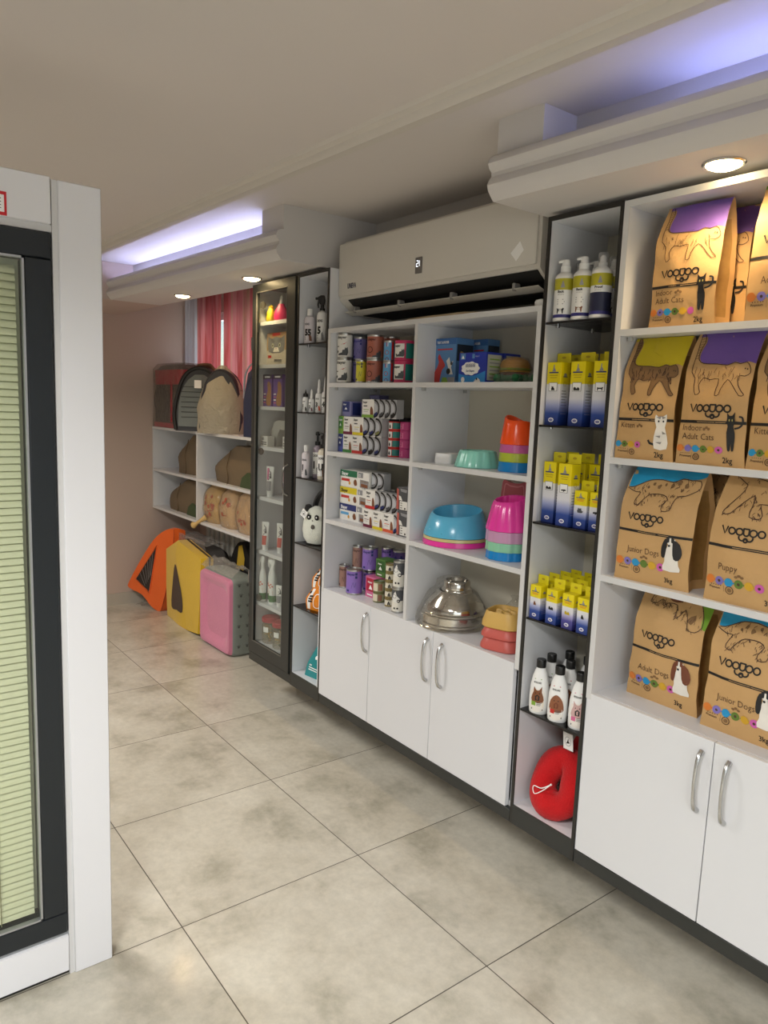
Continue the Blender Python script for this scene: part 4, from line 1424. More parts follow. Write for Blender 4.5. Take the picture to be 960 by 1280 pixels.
AD = 0.036           # depth of the grey ended cartons
row_of([('white pouch carton with a dark green band, lowest layer, second shelf', -2.542, 0.064, WH, d_pouch(GRN)),
        ('white pouch carton with a red band in the lowest layer, second shelf', -2.471, 0.074, WH, d_pouch(RED))], 0.100, 0.10, 0.074, Z)
row_of([('grey ended tin carton right beside the red banded pouch carton, bottom layer', -2.413, 0.040, SIL, d_arc(NAVY)),
        ('grey ended tin carton in the middle of three, bottom layer, second shelf', -2.372, 0.040, SIL, d_arc(BLACK)),
        ('grey ended tin carton right against the small stacked tins, bottom layer', -2.331, 0.040, SIL, d_arc(NAVY))], 0.068, AD, 0.074, Z)
row_of([('white pouch carton with a dark red band, middle layer', -2.541, 0.066, WH, d_pouch(MAR)),
        ('white pouch carton with a yellow band in the middle layer, second shelf', -2.469, 0.074, WH, d_pouch(YEL))], 0.100, 0.10, 0.073, Z + 0.0745)
row_of([('grey ended tin carton beside the yellow banded pouch carton, middle layer', -2.411, 0.040, SIL, d_arc(NAVY)),
        ('grey ended tin carton with a navy corner, middle of the middle layer', -2.370, 0.040, SIL, d_arc(NAVY)),
        ('grey ended tin carton with an olive tint at the right end of the middle layer', -2.329, 0.040, SIL, d_arc(col('8A8A50')))], 0.068, AD, 0.073, Z + 0.0745)
row_of([('white pouch carton with a light green band on the very top layer', -2.405, 0.080, WH, d_pouch(LGRN))], 0.100, 0.10, 0.072, Z + 0.148)
row_of([('grey ended tin carton beside the light green banded one, top layer', -2.346, 0.0355, SIL, d_arc(NAVY)),
        ('grey ended tin carton, second after the light green banded one, top layer', -2.310, 0.0355, SIL, d_arc(GRYD)),
        ('grey ended tin carton, third after the light green banded one, top layer', -2.274, 0.0355, SIL, d_arc(GRYD)),
        ('last grey ended tin carton overhanging the small tins, top layer', -2.238, 0.0355, SIL, d_arc(BLACK))], 0.068, AD, 0.072, Z + 0.148)


def d_label(c, ic):
    def f(b, m, s, w, d, h):
        b.fill([(-w * 0.42, h * 0.30), (w * 0.34, h * 0.30), (w * 0.34, h * 0.96), (-w * 0.42, h * 0.96)], m, c)
        m2 = front(-d / 2 - 0.0005)
        b.text('shayer', -w * 0.34, h * 0.74, h * 0.16, m2, INKW, weight=0.03, sx=0.8)
        b.fill([(-w * 0.2, h * 0.45), (w * 0.12, h * 0.45), (-w * 0.04, h * 0.62)], m2, ic)
        b.fill([(d * -0.4, h * 0.1), (d * 0.4, h * 0.1), (d * 0.4, h * 0.9), (d * -0.4, h * 0.9)], s, c)
    return f


carton('food_box', 'blue purple box with a navy label on top of the left pouch cartons', 0.064, 0.08, 0.062, (-2.570, 0.100, Z + 0.148), PURB, d_label(NAVY, INKW))
carton('food_box', 'grey purple box between the navy labelled box and the light green banded carton', 0.070, 0.05, 0.062, (-2.490, 0.125, Z + 0.148), col('5E5C86'), d_label(col('4A4868'), INKW))
carton('food_box', 'grey purple box rising behind the navy labelled box', 0.070, 0.05, 0.092, (-2.520, 0.190, Z + 0.148), col('6E6C98'), d_label(PURB, INKW))
carton('food_box', 'light green box squeezed between the bay wall and the middle pouch cartons', 0.036, 0.10, 0.0735, (-2.594, 0.100, Z + 0.0745), LGRN, d_label(GRN, INKW))
carton('food_box', 'blue box squeezed between the bay wall and the lowest pouch cartons', 0.036, 0.10, 0.0743, (-2.594, 0.100, Z), col('4A56A0'), d_label(NAVY, INKW))
carton('food_box', 'dark box in the back row behind the pouch cartons', 0.160, 0.08, 0.147, (-2.520, 0.200, Z), col('5C5E70'), d_label(GRYD, INKW))


def d_ring(c1, c2, house=True):
    def f(b, m, r, h):
        b.grid(m, 4, 1, WH, False, -r * 1.0, -r * 0.15, h * 0.16, h * 0.86)
        b.grid(m, 5, 1, c1, False, -r * 0.05, r * 1.15, h * 0.14, h * 0.88)
        m2 = cyl(r * 0.985 + 0.0006)
        if house:
            b.fill([(-r * 0.72, h * 0.25), (-r * 0.4, h * 0.25), (-r * 0.4, h * 0.5), (-r * 0.56, h * 0.68), (-r * 0.72, h * 0.5)], m2, BLACK)
        else:
            b.disc(-r * 0.55, h * 0.62, h * 0.13, m2, c2, 8); b.disc(-r * 0.55, h * 0.32, h * 0.13, m2, c2, 8)
            b.disc(r * 0.4, h * 0.62, h * 0.13, m2, c2, 8); b.disc(r * 0.4, h * 0.32, h * 0.13, m2, c2, 8)
    return f


def d_band(c):
    def f(b, m, r, h):
        b.grid(m, 6, 1, c, False, -r * 0.2, r * 1.3, h * 0.14, h * 0.88)
        m2 = cyl(r * 0.985 + 0.0006)
        for v in (0.36, 0.66):
            b.disc(-r * 0.6, h * v, h * 0.12, m2, c, 8)
    return f


pos = ['bottom of its column', 'second from the bottom of its column', 'third from the bottom of its column', 'top of its column']
for k in range(4):
    tin('small_tin', 'small white and green tin with a red rim, ' + pos[k], 0.0262, 0.034, (-2.284, 0.098, Z + 0.0345 * k), col('A8342E'), d_ring(TEAL, BLACK), None, RED, 0.55)
    tin('small_tin', 'small pink and magenta tin, ' + pos[k], 0.0270, 0.034, (-2.230, 0.113, Z + 0.0345 * k), PNK, d_band(MAG), None, MAG, 0.55)
    tin('small_tin', 'small blue tin beside the pink tins, ' + pos[k], 0.0262, 0.034, (-2.176, 0.130, Z + 0.0345 * k), NAVY, d_ring(NAVY, INKW, False), None, col('3A3F8A'), 0.55)
for k, (x, y, lab) in enumerate(((-2.292, 0.155, 'above the white and green tins'), (-2.236, 0.172, 'above the pink tins'), (-2.180, 0.188, 'above the blue tins'))):
    tin('small_tin', 'dark topped small tin in the back row, showing ' + lab, 0.025, 0.152, (x, y, Z), GRYD, None, None, BLKP)

# third row
Z = 1.0228


def d_long(c, light=False):
    def f(b, m, s, w, d, h):
        b.fill([(-w / 2, h * 0.62), (w * 0.10, h * 0.62), (w * 0.10, h * 0.99), (-w / 2, h * 0.99)], m, c)
        m2 = front(-d / 2 - 0.0005)
        b.text('Shayer', -w * 0.45, h * 0.69, h * 0.28, m2, BLACK if light else INKW, weight=0.03, sx=0.9)
        b.fill([(w * 0.13, h * 0.66), (w * 0.30, h * 0.66), (w * 0.30, h * 0.96), (w * 0.13, h * 0.96)], m, GRY)
        b.text('12', w * 0.16, h * 0.72, h * 0.2, m2, INKW, weight=0.03)
        b.fill([(-w * 0.45, h * 0.34), (-w * 0.16, h * 0.34), (-w * 0.16, h * 0.5), (-w * 0.45, h * 0.5)], m, RED if c is not NAVY else BLU)
        b.disc(-w * 0.16, h * 0.25, h * 0.10, m2, col('D09A30'), 10)
        b.fill([(w * a, h * q) for a, q in smooth_curve([(0.02, 0.15), (-0.02, 0.35), (0.03, 0.52), (0.08, 0.45), (0.10, 0.2)], 3, True)], m2, BRWN)
        b.fill([(w * 0.20, h * 0.1), (w * 0.49, h * 0.06), (w * 0.49, h * 0.52), (w * 0.20, h * 0.56)], m, GRY)
        b.fill([(w * 0.22, h * 0.42), (w * 0.48, h * 0.38), (w * 0.48, h * 0.48), (w * 0.22, h * 0.52)], m2, TIN)
        b.fill([(w * 0.24, h * 0.15), (w * 0.46, h * 0.12), (w * 0.46, h * 0.30), (w * 0.24, h * 0.34)], m2, BRWN)
        b.text('4 x 70g', w * 0.28, h * 0.0 + 0.002, h * 0.11, m2, BLACK)
    return f


for k, (c, nm, li) in enumerate(((NAVY, 'navy', False), (YEL, 'yellow', True), (GRND, 'green', False))):
    carton('tin_multipack', f'long white tin multipack with a {nm} brand corner, third shelf', 0.205, 0.11, 0.0705, (-2.497, 0.115, Z + 0.071 * k), WH, d_long(c, li))
row_of([('white pouch carton with a maroon band in the front bottom row, third shelf', -2.360, 0.062, WH, d_pouch(MAR)),
        ('white pouch carton with a yellow band in the front bottom row, third shelf', -2.294, 0.066, WH, d_pouch(YEL)),
        ('white pouch carton with an orange red band in the front bottom row, third shelf', -2.226, 0.066, WH, d_pouch(ORG))], 0.085, 0.10, 0.0735, Z)
row_of([('grey ended tin carton between the orange banded carton and the cat photo box', -2.1775, 0.028, SIL, d_arc(NAVY))], 0.053, AD, 0.0735, Z)
row_of([('white pouch carton with a red band beside the yellow cornered multipack', -2.362, 0.064, WH, d_pouch(RED))], 0.095, 0.10, 0.075, Z + 0.0745)
row_of([('grey ended tin carton next to the red banded one, upper row, third shelf', -2.311, 0.036, SIL, d_arc(NAVY)),
        ('grey ended tin carton, second after the red banded one, upper row, third shelf', -2.274, 0.036, SIL, d_arc(NAVY)),
        ('grey ended tin carton, third after the red banded one, upper row, third shelf', -2.237, 0.036, SIL, d_arc(GRYD)),
        ('grey ended tin carton beside the upper cat photo box, third shelf', -2.200, 0.036, SIL, d_arc(GRYD))], 0.063, AD, 0.075, Z + 0.0745)
row_of([('grey ended tin carton just right of the green cornered multipack', -2.372, 0.040, SIL, d_arc(GRY)),
        ('grey ended tin carton, second right of the green cornered multipack', -2.331, 0.040, SIL, d_arc(GRY))], 0.090, AD, 0.066, Z + 0.150)


def d_photo(b, m, s, w, d, h):
    b.fill([(-w / 2, 0), (w * 0.5, 0), (w * 0.5, h), (-w * 0.5, h)], m, GRYD)
    m2 = front(-d / 2 - 0.0005)
    m3 = front(-d / 2 - 0.0010)
    b.fill([(-w / 2, h * 0.05), (-w * 0.28, h * 0.05), (-w * 0.32, h * 0.9), (-w / 2, h * 0.95)], m2, col('B5594E'))
    b.fill([(-w * 0.2, h * 0.05), (w * 0.5, h * 0.05), (w * 0.5, h * 0.42), (-w * 0.2, h * 0.42)], m2, WH)
    b.fill([(w * a, h * q) for a, q in ((-0.25, 0.45), (-0.3, 0.65), (-0.1, 0.62), (0.05, 0.45))], m3, WH)
    b.fill([(w * a, h * q) for a, q in ((-0.2, 0.95), (0.45, 0.92), (0.4, 0.8), (-0.1, 0.83))], m2, GRY)
    for q in (0.12, 0.22, 0.32):
        b.fill([(-w * 0.12, h * q), (w * 0.05, h * q), (w * 0.05, h * (q + 0.03)), (-w * 0.12, h * (q + 0.03))], m3, GRYD)
    b.disc(w * 0.3, h * 0.12, w * 0.07, m3, BLACK, 6)


carton('treat_box', 'grey treat box with an animal photo, bottom of two at the divider', 0.064, 0.08, 0.094, (-2.131, 0.068, Z), GRY, d_photo)
carton('treat_box', 'grey treat box with an animal photo, top of two at the divider', 0.064, 0.08, 0.088, (-2.146, 0.075, Z + 0.0945), GRY, d_photo)

# bottom row: large cans
Z = 0.722
PURP, PBRN = col('8A6CBC'), col('9A7568')
tin('food_can', 'pinkish brown can standing alone at the left on the cupboard top', 0.0222, 0.100, (-2.586, 0.085, Z), PBRN, d_plain(col('4A2A24')))
tin('food_can', 'pinkish brown can stacked behind the other pinkish brown one', 0.0235, 0.104, (-2.566, 0.140, Z + 0.0782), PBRN, d_plain(col('4A2A24')))
tin('food_can', 'pinkish brown can under the stacked one, mostly hidden', 0.0235, 0.078, (-2.566, 0.140, Z), PBRN, d_plain(col('4A2A24')))
tin('food_can', 'purple can standing foremost on the cupboard top', 0.0342, 0.106, (-2.477, 0.062, Z), PURP, d_plain(NAVY, True), rotz=0.7)
tin('food_can', 'purple can behind the foremost purple can, under the stacked one', 0.0320, 0.088, (-2.480, 0.148, Z), PURP, d_plain(NAVY, True), rotz=0.7)
tin('food_can', 'purple can stacked above and behind the foremost purple can', 0.0335, 0.100, (-2.490, 0.150, Z + 0.0882), PURP, d_plain(NAVY, True), rotz=0.7)
tin('food_can', 'purple can stacked behind the green box', 0.0280, 0.098, (-2.437, 0.205, Z + 0.0952), PURP, d_plain(NAVY, True), rotz=0.7)
tin('food_can', 'purple can under the one behind the green box', 0.0280, 0.095, (-2.437, 0.205, Z), PURP, d_plain(NAVY, True), rotz=0.7)
tin('food_can', 'dark purple tall can near the back, behind the column of small tins', 0.0280, 0.190, (-2.372, 0.215, Z), col('5E4A8C'), d_plain(NAVY, True), rotz=0.7)


def d_house(c):
    def f(b, m, s, w, d, h):
        b.fill([(-w * 0.40, h * 0.30), (w * 0.46, h * 0.30), (w * 0.46, h * 0.92), (-w * 0.40, h * 0.92)], m, c)
        m2 = front(-d / 2 - 0.0005)
        b.text('shayer', -w * 0.25, h * 0.70, h * 0.13, m2, INKW, weight=0.03)
        b.fill([(-w * 0.15, h * 0.40), (w * 0.2, h * 0.40), (w * 0.14, h * 0.5), (w * 0.02, h * 0.62), (-w * 0.08, h * 0.5)], m2, INKW)
        b.fill([(-w * 0.3, h * 0.1), (w * 0.2, h * 0.1), (w * 0.2, h * 0.16), (-w * 0.3, h * 0.16)], m2, INKW)
    return f


carton('food_box', 'red and pink food box in front of the purple cans', 0.070, 0.08, 0.087, (-2.386, 0.120, Z), PNK, d_house(col('B0203A')))
carton('food_box', 'dark green food box standing above the red and pink box', 0.062, 0.060, 0.074, (-2.366, 0.142, Z + 0.0873), col('4F7A38'), d_house(col('2F5A26')))


def d_tuna(b, m, r, h):
    b.grid(m, 4, 1, col('D8D0B8'), False, -r * 1.0, r * 0.1, h * 0.15, h * 0.86)
    b.grid(m, 4, 1, col('8A5A44'), False, r * 0.2, r * 0.9, h * 0.2, h * 0.8)


tin('small_tin', 'small olive topped tin, lower of two on the cupboard top', 0.0239, 0.041, (-2.318, 0.073, Z), col('9A9A7A'), d_tuna, None, col('6A6A40'))
tin('small_tin', 'small olive topped tin, upper of two on the cupboard top', 0.0239, 0.046, (-2.316, 0.072, Z + 0.0412), col('9A9A7A'), d_tuna, None, col('6A6A40'))


def d_hs(b, m, r, h):
    b.fill([(-r * 0.05, h * 0.15), (r * 0.5, h * 0.15), (r * 0.5, h * 0.42), (r * 0.22, h * 0.7), (-r * 0.05, h * 0.42)], m, BLACK)
    for u in (-0.55, 0.0, 0.4):
        b.disc(r * u, h * 0.82, h * 0.05, m, BLACK, 6)


pos5 = ['bottom', 'second from the bottom', 'middle', 'second from the top', 'topmost']
for k in range(5):
    tin('small_tin', f'cream small tin with a house mark, {pos5[k]} of the column of five', 0.0185, 0.0340, (-2.245, 0.070, Z + 0.0345 * k), col('DCD6C4'), d_hs, None, col('8A7A4A'))


def d_pup(b, m, r, h):
    b.grid(m, 8, 1, GRYD, False, -r * 1.3, r * 1.3, h * 0.5, h * 0.93)
    m2 = cyl(r * 0.985 + 0.0006)
    b.fill([(r * a, h * q) for a, q in ((-0.7, 0.55), (-0.55, 0.72), (-0.1, 0.88), (0.15, 0.70), (0.6, 0.6), (0.7, 0.45), (0.2, 0.42), (-0.3, 0.45))], m2, WH, 0.012)
    m3 = cyl(r * 0.985 + 0.0011)
    b.disc(-r * 0.25, h * 0.68, h * 0.09, m3, GRY, 8)
    b.disc(r * 0.45, h * 0.50, h * 0.07, m3, BLACK, 8)
    for u in (-0.2, 0.3):
        b.disc(r * u, h * 0.2, h * 0.04, m2, BLACK, 7)


tin('food_can', 'tall cream and grey can with a puppy picture, lower of two at the divider', 0.0238, 0.097, (-2.160, 0.045, Z), col('E0DCD0'), d_pup)
tin('food_can', 'tall cream and grey can with a puppy picture, upper of two at the divider', 0.0230, 0.106, (-2.157, 0.044, Z + 0.0972), col('E0DCD0'), d_pup)

# ------------------------------------------------------------------ right bay of the can cabinet: toys and bowls
Z = 1.592
SKYB = col('5C8CC0')


def d_fox(b, m, s, w, d, h):
    b.fill([(-w / 2, h * 0.86), (w / 2, h * 0.86), (w / 2, h), (-w / 2, h)], m, col('3A6AA8'))
    m2 = front(-d / 2 - 0.0006)
    m3 = front(-d / 2 - 0.0011)
    b.text('TREAT LAUNCHER', -w * 0.43, h * 0.885, h * 0.075, m2, INKW, weight=0.03, sx=0.62)
    b.fill([(-w * 0.4, h * 0.74), (w * 0.34, h * 0.74), (w * 0.34, h * 0.77), (-w * 0.4, h * 0.77)], m2, RED)
    b.fill([(w * a, h * q) for a, q in smooth_curve([(-0.5, 0.0), (-0.5, 0.25), (-0.40, 0.34), (-0.30, 0.48), (-0.36, 0.56), (-0.30, 0.66), (-0.2, 0.58), (-0.04, 0.46), (0.0, 0.38), (-0.14, 0.30), (-0.22, 0.10), (-0.26, 0.0)], 2, True)], m2, col('C23A34'))
    b.fill([(w * a, h * q) for a, q in ((0.06, 0.5), (0.2, 0.58), (0.26, 0.45), (0.4, 0.5), (0.3, 0.36), (0.4, 0.2), (0.2, 0.2), (0.16, 0.36))], m2, WH)
    b.disc(w * 0.18, h * 0.27, w * 0.10, m3, BLACK, 10)
    b.disc(w * 0.32, h * 0.44, w * 0.06, m3, GRYD, 8)
    b.fill([(-w * 0.16, 0.001), (w * 0.2, 0.001), (w * 0.1, h * 0.14), (-w * 0.1, h * 0.14)], m2, LGRN)
    b.fill([(w * 0.16, 0.001), (w * 0.49, 0.001), (w * 0.49, h * 0.14), (w * 0.16, h * 0.14)], m2, GRY)
    b.fill([(-d * 0.45, h * 0.5), (d * 0.45, h * 0.5), (d * 0.45, h * 0.86), (-d * 0.45, h * 0.86)], s, col('26303C'))
    s2 = rside(w / 2 + 0.0006)
    b.stroke(arc(-d * 0.2, h * 0.62, d * 0.14, -60, 120, 8), 0.004, s2, col('C8A05A'))


carton('toy_box', 'blue toy box with a red fox picture, foremost of the pair on the top shelf', 0.108, 0.085, 0.158, (-2.000, 0.130, Z), SKYB, d_fox, cat='toy box')
carton('toy_box', 'blue toy box standing behind the one with the fox picture', 0.108, 0.06, 0.160, (-1.955, 0.225, Z), SKYB, d_fox, cat='toy box')
DBLU = col('2438A4')


def d_dog(b, m, s, w, d, h):
    b.fill([(-w * 0.49, 0.001), (w * 0.49, 0.001), (w * 0.49, h * 0.38)] + smooth_curve([(w * 0.49, h * 0.38), (0, h * 0.22), (-w * 0.49, h * 0.30)], 5), m, col('2C8AD0'))
    m2 = front(-d / 2 - 0.0006)
    m3 = front(-d / 2 - 0.0011)
    b.fill([(-w * 0.05 + w * 0.33 * math.cos(q) * (1 + 0.06 * math.cos(9 * q)), h * 0.47 + h * 0.22 * math.sin(q) * (1 + 0.06 * math.cos(9 * q))) for q in [2 * PI * k / 54 for k in range(54)]], m2, INKW)
    for k in range(5):
        u = -w * 0.05 + (k - 2) * h * 0.095
        b.stroke([(u - 0.003, h * 0.52), (u - 0.003, h * 0.62), (u + 0.003, h * 0.62), (u + 0.003, h * 0.52), (u - 0.003, h * 0.52), (u - 0.003, h * 0.57), (u + 0.003, h * 0.57)], 0.0018, m3, NAVY)
    b.text('Dog Diapers', -w * 0.05, h * 0.36, h * 0.09, m3, NAVY, 'C', 0.03, 0.85)
    b.fill([(-w * 0.43, h * 0.77), (-w * 0.25, h * 0.77), (-w * 0.25, h * 0.97), (-w * 0.43, h * 0.97)], m2, SKYB)
    b.fill([(-w * 0.39, h * 0.8), (-w * 0.34, h * 0.92), (-w * 0.29, h * 0.8)], m3, INKW)
    b.fill([(w * 0.0, h * 0.80), (w * 0.09, h * 0.80), (w * 0.09, h * 0.95), (w * 0.0, h * 0.95)], m2, SKYB)
    b.text('4 in 1', w * 0.12, h * 0.84, h * 0.08, m2, INKW)
    b.disc(-w * 0.32, h * 0.10, w * 0.07, m2, INKW, 10)
    b.fill([(w * 0.08, 0.001), (w * 0.34, 0.001), (w * 0.30, h * 0.10), (w * 0.22, h * 0.16), (w * 0.14, h * 0.10)], m2, INKW)
    b.disc(w * 0.2, h * 0.12, w * 0.03, m3, BLACK, 7)
    b.fill([(-d * 0.42, h * 0.08), (d * 0.42, h * 0.08), (d * 0.42, h * 0.92), (-d * 0.42, h * 0.92)], s, col('B9BCA8'))
    s2 = rside(w / 2 + 0.0006)
    for k in range(6):
        b.fill([(-d * 0.3, h * (0.15 + 0.12 * k)), (d * 0.3, h * (0.15 + 0.12 * k)), (d * 0.3, h * (0.19 + 0.12 * k)), (-d * 0.3, h * (0.19 + 0.12 * k))], s2, LGRN if k % 2 else GRY)


carton('diaper_box', 'dark blue dog diaper box with a white cloud label', 0.128, 0.075, 0.098, (-1.803, 0.068, Z), DBLU, d_dog)
carton('diaper_box', 'dark blue dog diaper box standing behind the one with the cloud label', 0.128, 0.075, 0.099, (-1.800, 0.150, Z), DBLU, d_dog)

# burger toys and green toys in film
BUN, LET, PATTY, CHEESE = P('toy bun', 'C08A30', 0.35), P('toy lettuce', '8A9A2A', 0.4), P('toy patty', '8A3A1E', 0.4), P('toy cheese', 'D8A830', 0.4)


def burger(label, loc, r, h):
    b = MB()
    b.lathe([(r * 0.7, 0), (r * 0.98, h * 0.08), (r, h * 0.24)], BUN, 22, radial=None)
    b.lathe([(r * 0.9, h * 0.24, PATTY), (r * 1.02, h * 0.28, PATTY), (r * 1.02, h * 0.40, PATTY), (r * 0.9, h * 0.42, PATTY)], PATTY, 22)
    b.lathe([(r * 0.9, h * 0.42, CHEESE), (r * 1.05, h * 0.43, CHEESE), (r * 1.03, h * 0.48, CHEESE)], CHEESE, 22)
    b.lathe([(r * 0.9, h * 0.48, LET), (r * 1.08, h * 0.51, LET), (r * 1.05, h * 0.57, LET)], LET, 30, radial=lambda a, z: 1 + 0.04 * math.sin(9 * a))
    b.lathe([(r * 1.0, h * 0.57), (r * 1.03, h * 0.66), (r * 0.9, h * 0.86), (r * 0.55, h * 0.97), (0.0005, h)], BUN, 22)
    o = b.build('burger_toy', None, loc)
    tag(o, label, 'dog toy')
    MB().lathe([(r * 1.08, 0.001), (r * 1.15, h * 0.5), (r * 0.95, h * 0.95), (0.001, h * 1.04)], WRAP, 16, radial=lambda a, z: 1 + 0.06 * math.sin(5 * a + z * 90)).build('film', o)
    return o


burger('burger shaped dog toy wrapped in film beside the diaper boxes', (-1.700, 0.125, Z), 0.048, 0.086)
burger('burger shaped dog toy in the back corner of the top shelf', (-1.610, 0.195, Z), 0.045, 0.082)
GTOY = P('green rubber toy', '1F6A3E', 0.35)
for i, (lab, x, y, s, a) in enumerate((('green rubber bone toy lying in front of the burger toy', -1.662, 0.055, 1.0, 0.15), ('green rubber bone toy lying against the right side of the top shelf', -1.585, 0.085, 1.05, -0.4))):
    b = MB()
    L = 0.034 * s
    b.tube([(-L, 0, 0.016), (-L * 0.5, 0, 0.015), (L * 0.5, 0, 0.015), (L, 0, 0.016)], [0.012, 0.0095, 0.0095, 0.012], GTOY, 12)
    for sx in (-1, 1):
        for sy in (-1, 1):
            b.lathe([(0.001, 0), (0.010, 0.004), (0.014, 0.014), (0.010, 0.024), (0.001, 0.028)], GTOY, 12, c=(sx * L, sy * 0.010, 0.001))
    o = b.build('bone_toy', None, (x, y, Z), a)
    tag(o, lab, 'dog toy')
    MB().lathe([(0.034, 0.001), (0.040, 0.012), (0.026, 0.03), (0.001, 0.036)], WRAP, 14, sx=1.4, sy=0.8, radial=lambda a, z: 1 + 0.08 * math.sin(4 * a + z * 120)).build('film', o)

# ------------------------------------------------------------------ pet bowls
def gloss(n, h):
    return P('glossy plastic ' + n, h, 0.22, var=0.02, coat=0.2)


MINT, ORNG, LILA, LIME, BLUE = gloss('mint', '92DECD'), gloss('orange', 'FF5410'), gloss('pink lilac', 'C8609E'), gloss('lime', 'B4C23C'), gloss('blue', '1488D0')
SKY, CREAM, MGT, PALE, MINT2 = gloss('sky', '5CB6DA'), gloss('cream', 'D2C48A'), gloss('magenta', 'EC3FA4'), gloss('pale pink', 'C696B8'), gloss('pale mint', '8CCBA8')
MUST, SALM = P('mustard plastic', 'CFA85A', 0.45, var=0.02), P('salmon plastic', 'C25B52', 0.42, var=0.03)


def flared_bowl(name, label, mat, r0, r1, h, loc, wall=0.004, scal=0, amp=0.0, depth=0.55, wave=None, n=84, mark=None, rotz=0.0):
    """Flared pet bowl: wide foot, sloping outside, recessed basin."""
    b = MB()
    rad = (lambda a, z: 1 + amp * abs(math.sin(scal * a / 2)) * (1.0 if z > -1 else 0)) if scal else None
    prof = [(r0 * 0.96, 0.0), (r0, 0.002), (r0 * 0.995, h * 0.10), (r0 + (r1 - r0) * 0.35, h * 0.42), (r0 + (r1 - r0) * 0.72, h * 0.80), (r1 + 0.001, h * 0.96), (r1 - 0.002, h), (r1 - wall - 0.002, h * 0.985),
            (r1 * 0.93 - wall, h * (1 - depth * 0.5)), (r1 * 0.82, h * (1 - depth)), (0.0005, h * (1 - depth))]
    b.lathe(prof, mat, n, radial=rad)
    if wave:
        b.v = [(x, y, z + wave(math.atan2(y, x)) * max(0, (z / h - 0.6) / 0.4) if math.hypot(x, y) > r1 * 0.7 else z) for x, y, z in b.v]
    if mark:
        mark(b)
    o = b.build(name, None, loc, rotz)
    tag(o, label, 'pet bowl')
    f = MB().lathe([(r0 * 0.95, 0.0), (r0 * 0.90, -0.0), (r0 * 0.90, 0.002), (r0 * 0.95, 0.002)], BLKP, 24)
    return o


def band(name, label, mat, r0, r1, h, loc, scal=0, amp=0.0, rotz=0.0):
    """A bowl nested inside the one above it: only its flared skirt shows."""
    b = MB()
    rad = (lambda a, z: 1 + amp * abs(math.sin(scal * a / 2))) if scal else None
    b.lathe([(r0 * 0.97, 0.0), (r0, 0.0015), (r1, h), (r1 - 0.004, h), (r0 - 0.006, 0.004)], mat, 84, radial=rad)
    b.lathe([(r1 * 0.7, h * 0.6), (0.0005, h * 0.6)], mat, 24)
    o = b.build(name, None, loc, rotz)
    tag(o, label, 'pet bowl')
    return o


Z = 1.310
# white square dish
d = MB()


def sq(w, l, r, z, n=6):
    out = []
    for cx, cy, a0 in ((w - r, l - r, 0), (-w + r, l - r, 90), (-w + r, -l + r, 180), (w - r, -l + r, 270)):
        for k in range(n + 1):
            a = math.radians(a0 + 90 * k / n)
            out.append((cx + r * math.cos(a), cy + r * math.sin(a), z))
    return out


d.loft([sq(0.036, 0.036, 0.006, 0), sq(0.038, 0.038, 0.007, 0.004), sq(0.037, 0.037, 0.008, 0.034), sq(0.0355, 0.0355, 0.008, 0.036), sq(0.032, 0.032, 0.008, 0.035), sq(0.029, 0.029, 0.010, 0.012), sq(0.010, 0.010, 0.008, 0.011)], WPL)
tag(d.build('pet_dish', None, (-1.975, 0.105, Z), 0.15), 'small white square dish beside the mint green bowl', 'pet bowl')
mb_ = flared_bowl('pet_bowl', 'mint green scalloped bowl alone in the middle of the second shelf', MINT, 0.0735, 0.058, 0.057, (-1.817, 0.092, Z), scal=12, amp=0.06)
nt = MB()
nt.lathe([(0.0008, 0.0), (0.017, 0.0004), (0.016, 0.010), (0.010, 0.015), (0.0005, 0.0165)], P('dark green notch', '1E6A5A', 0.5), 16, sy=0.35, cap=False)
no = nt.build('grip_notch', mb_, (-0.062, -0.040, 0.0), -0.9)
B0 = (-1.648, 0.100)
band('pet_bowl', 'blue bowl at the bottom of the stack under the orange bowl', BLUE, 0.0580, 0.0550, 0.0315, (*B0, Z))
band('pet_bowl', 'lime green bowl nested in the stack under the orange bowl', LIME, 0.0568, 0.0540, 0.029, (*B0, Z + 0.0318))
band('pet_bowl', 'lilac pink bowl nested directly under the orange bowl', LILA, 0.0562, 0.0530, 0.026, (*B0, Z + 0.0610))
flared_bowl('pet_bowl', 'tall bright orange bowl with a wavy rim on top of a stack', ORNG, 0.0552, 0.0430, 0.080, (*B0, Z + 0.0873), depth=0.5, wave=lambda a: 0.010 * math.cos(a - PI * 1.05) + 0.005 * math.cos(2 * a + 0.6), rotz=0.2)
carton('white_box', 'plain white box behind the orange bowl stack', 0.10, 0.03, 0.178, (-1.640, 0.232, Z), WPL, None)

Z = 1.0228
B1 = (-1.936, 0.1225)


def face_mark(b):
    for a0 in (-2.3, -1.75):
        b.fill([(0.012 * math.cos(q) * 0.55 + 0, 0.034 + 0.011 * math.sin(q)) for q in [2 * PI * k / 12 for k in range(12)]],
               lambda u, v, a=a0: ((0.1235 - v * 0.42) * math.cos(a + u / 0.1), (0.1235 - v * 0.42) * math.sin(a + u / 0.1), v), gloss('sky light', '7CC4E2'), 0.01)
    b.stroke([(-0.035, 0.016), (-0.022, 0.030), (0.0, 0.036), (0.022, 0.030), (0.035, 0.016)], 0.0035, lambda u, v: ((0.1225 - v * 0.42) * math.cos(-2.05 + u / 0.1 + 0.5), (0.1225 - v * 0.42) * math.sin(-2.05 + u / 0.1 + 0.5), v), gloss('sky dark', '3A88AE'))


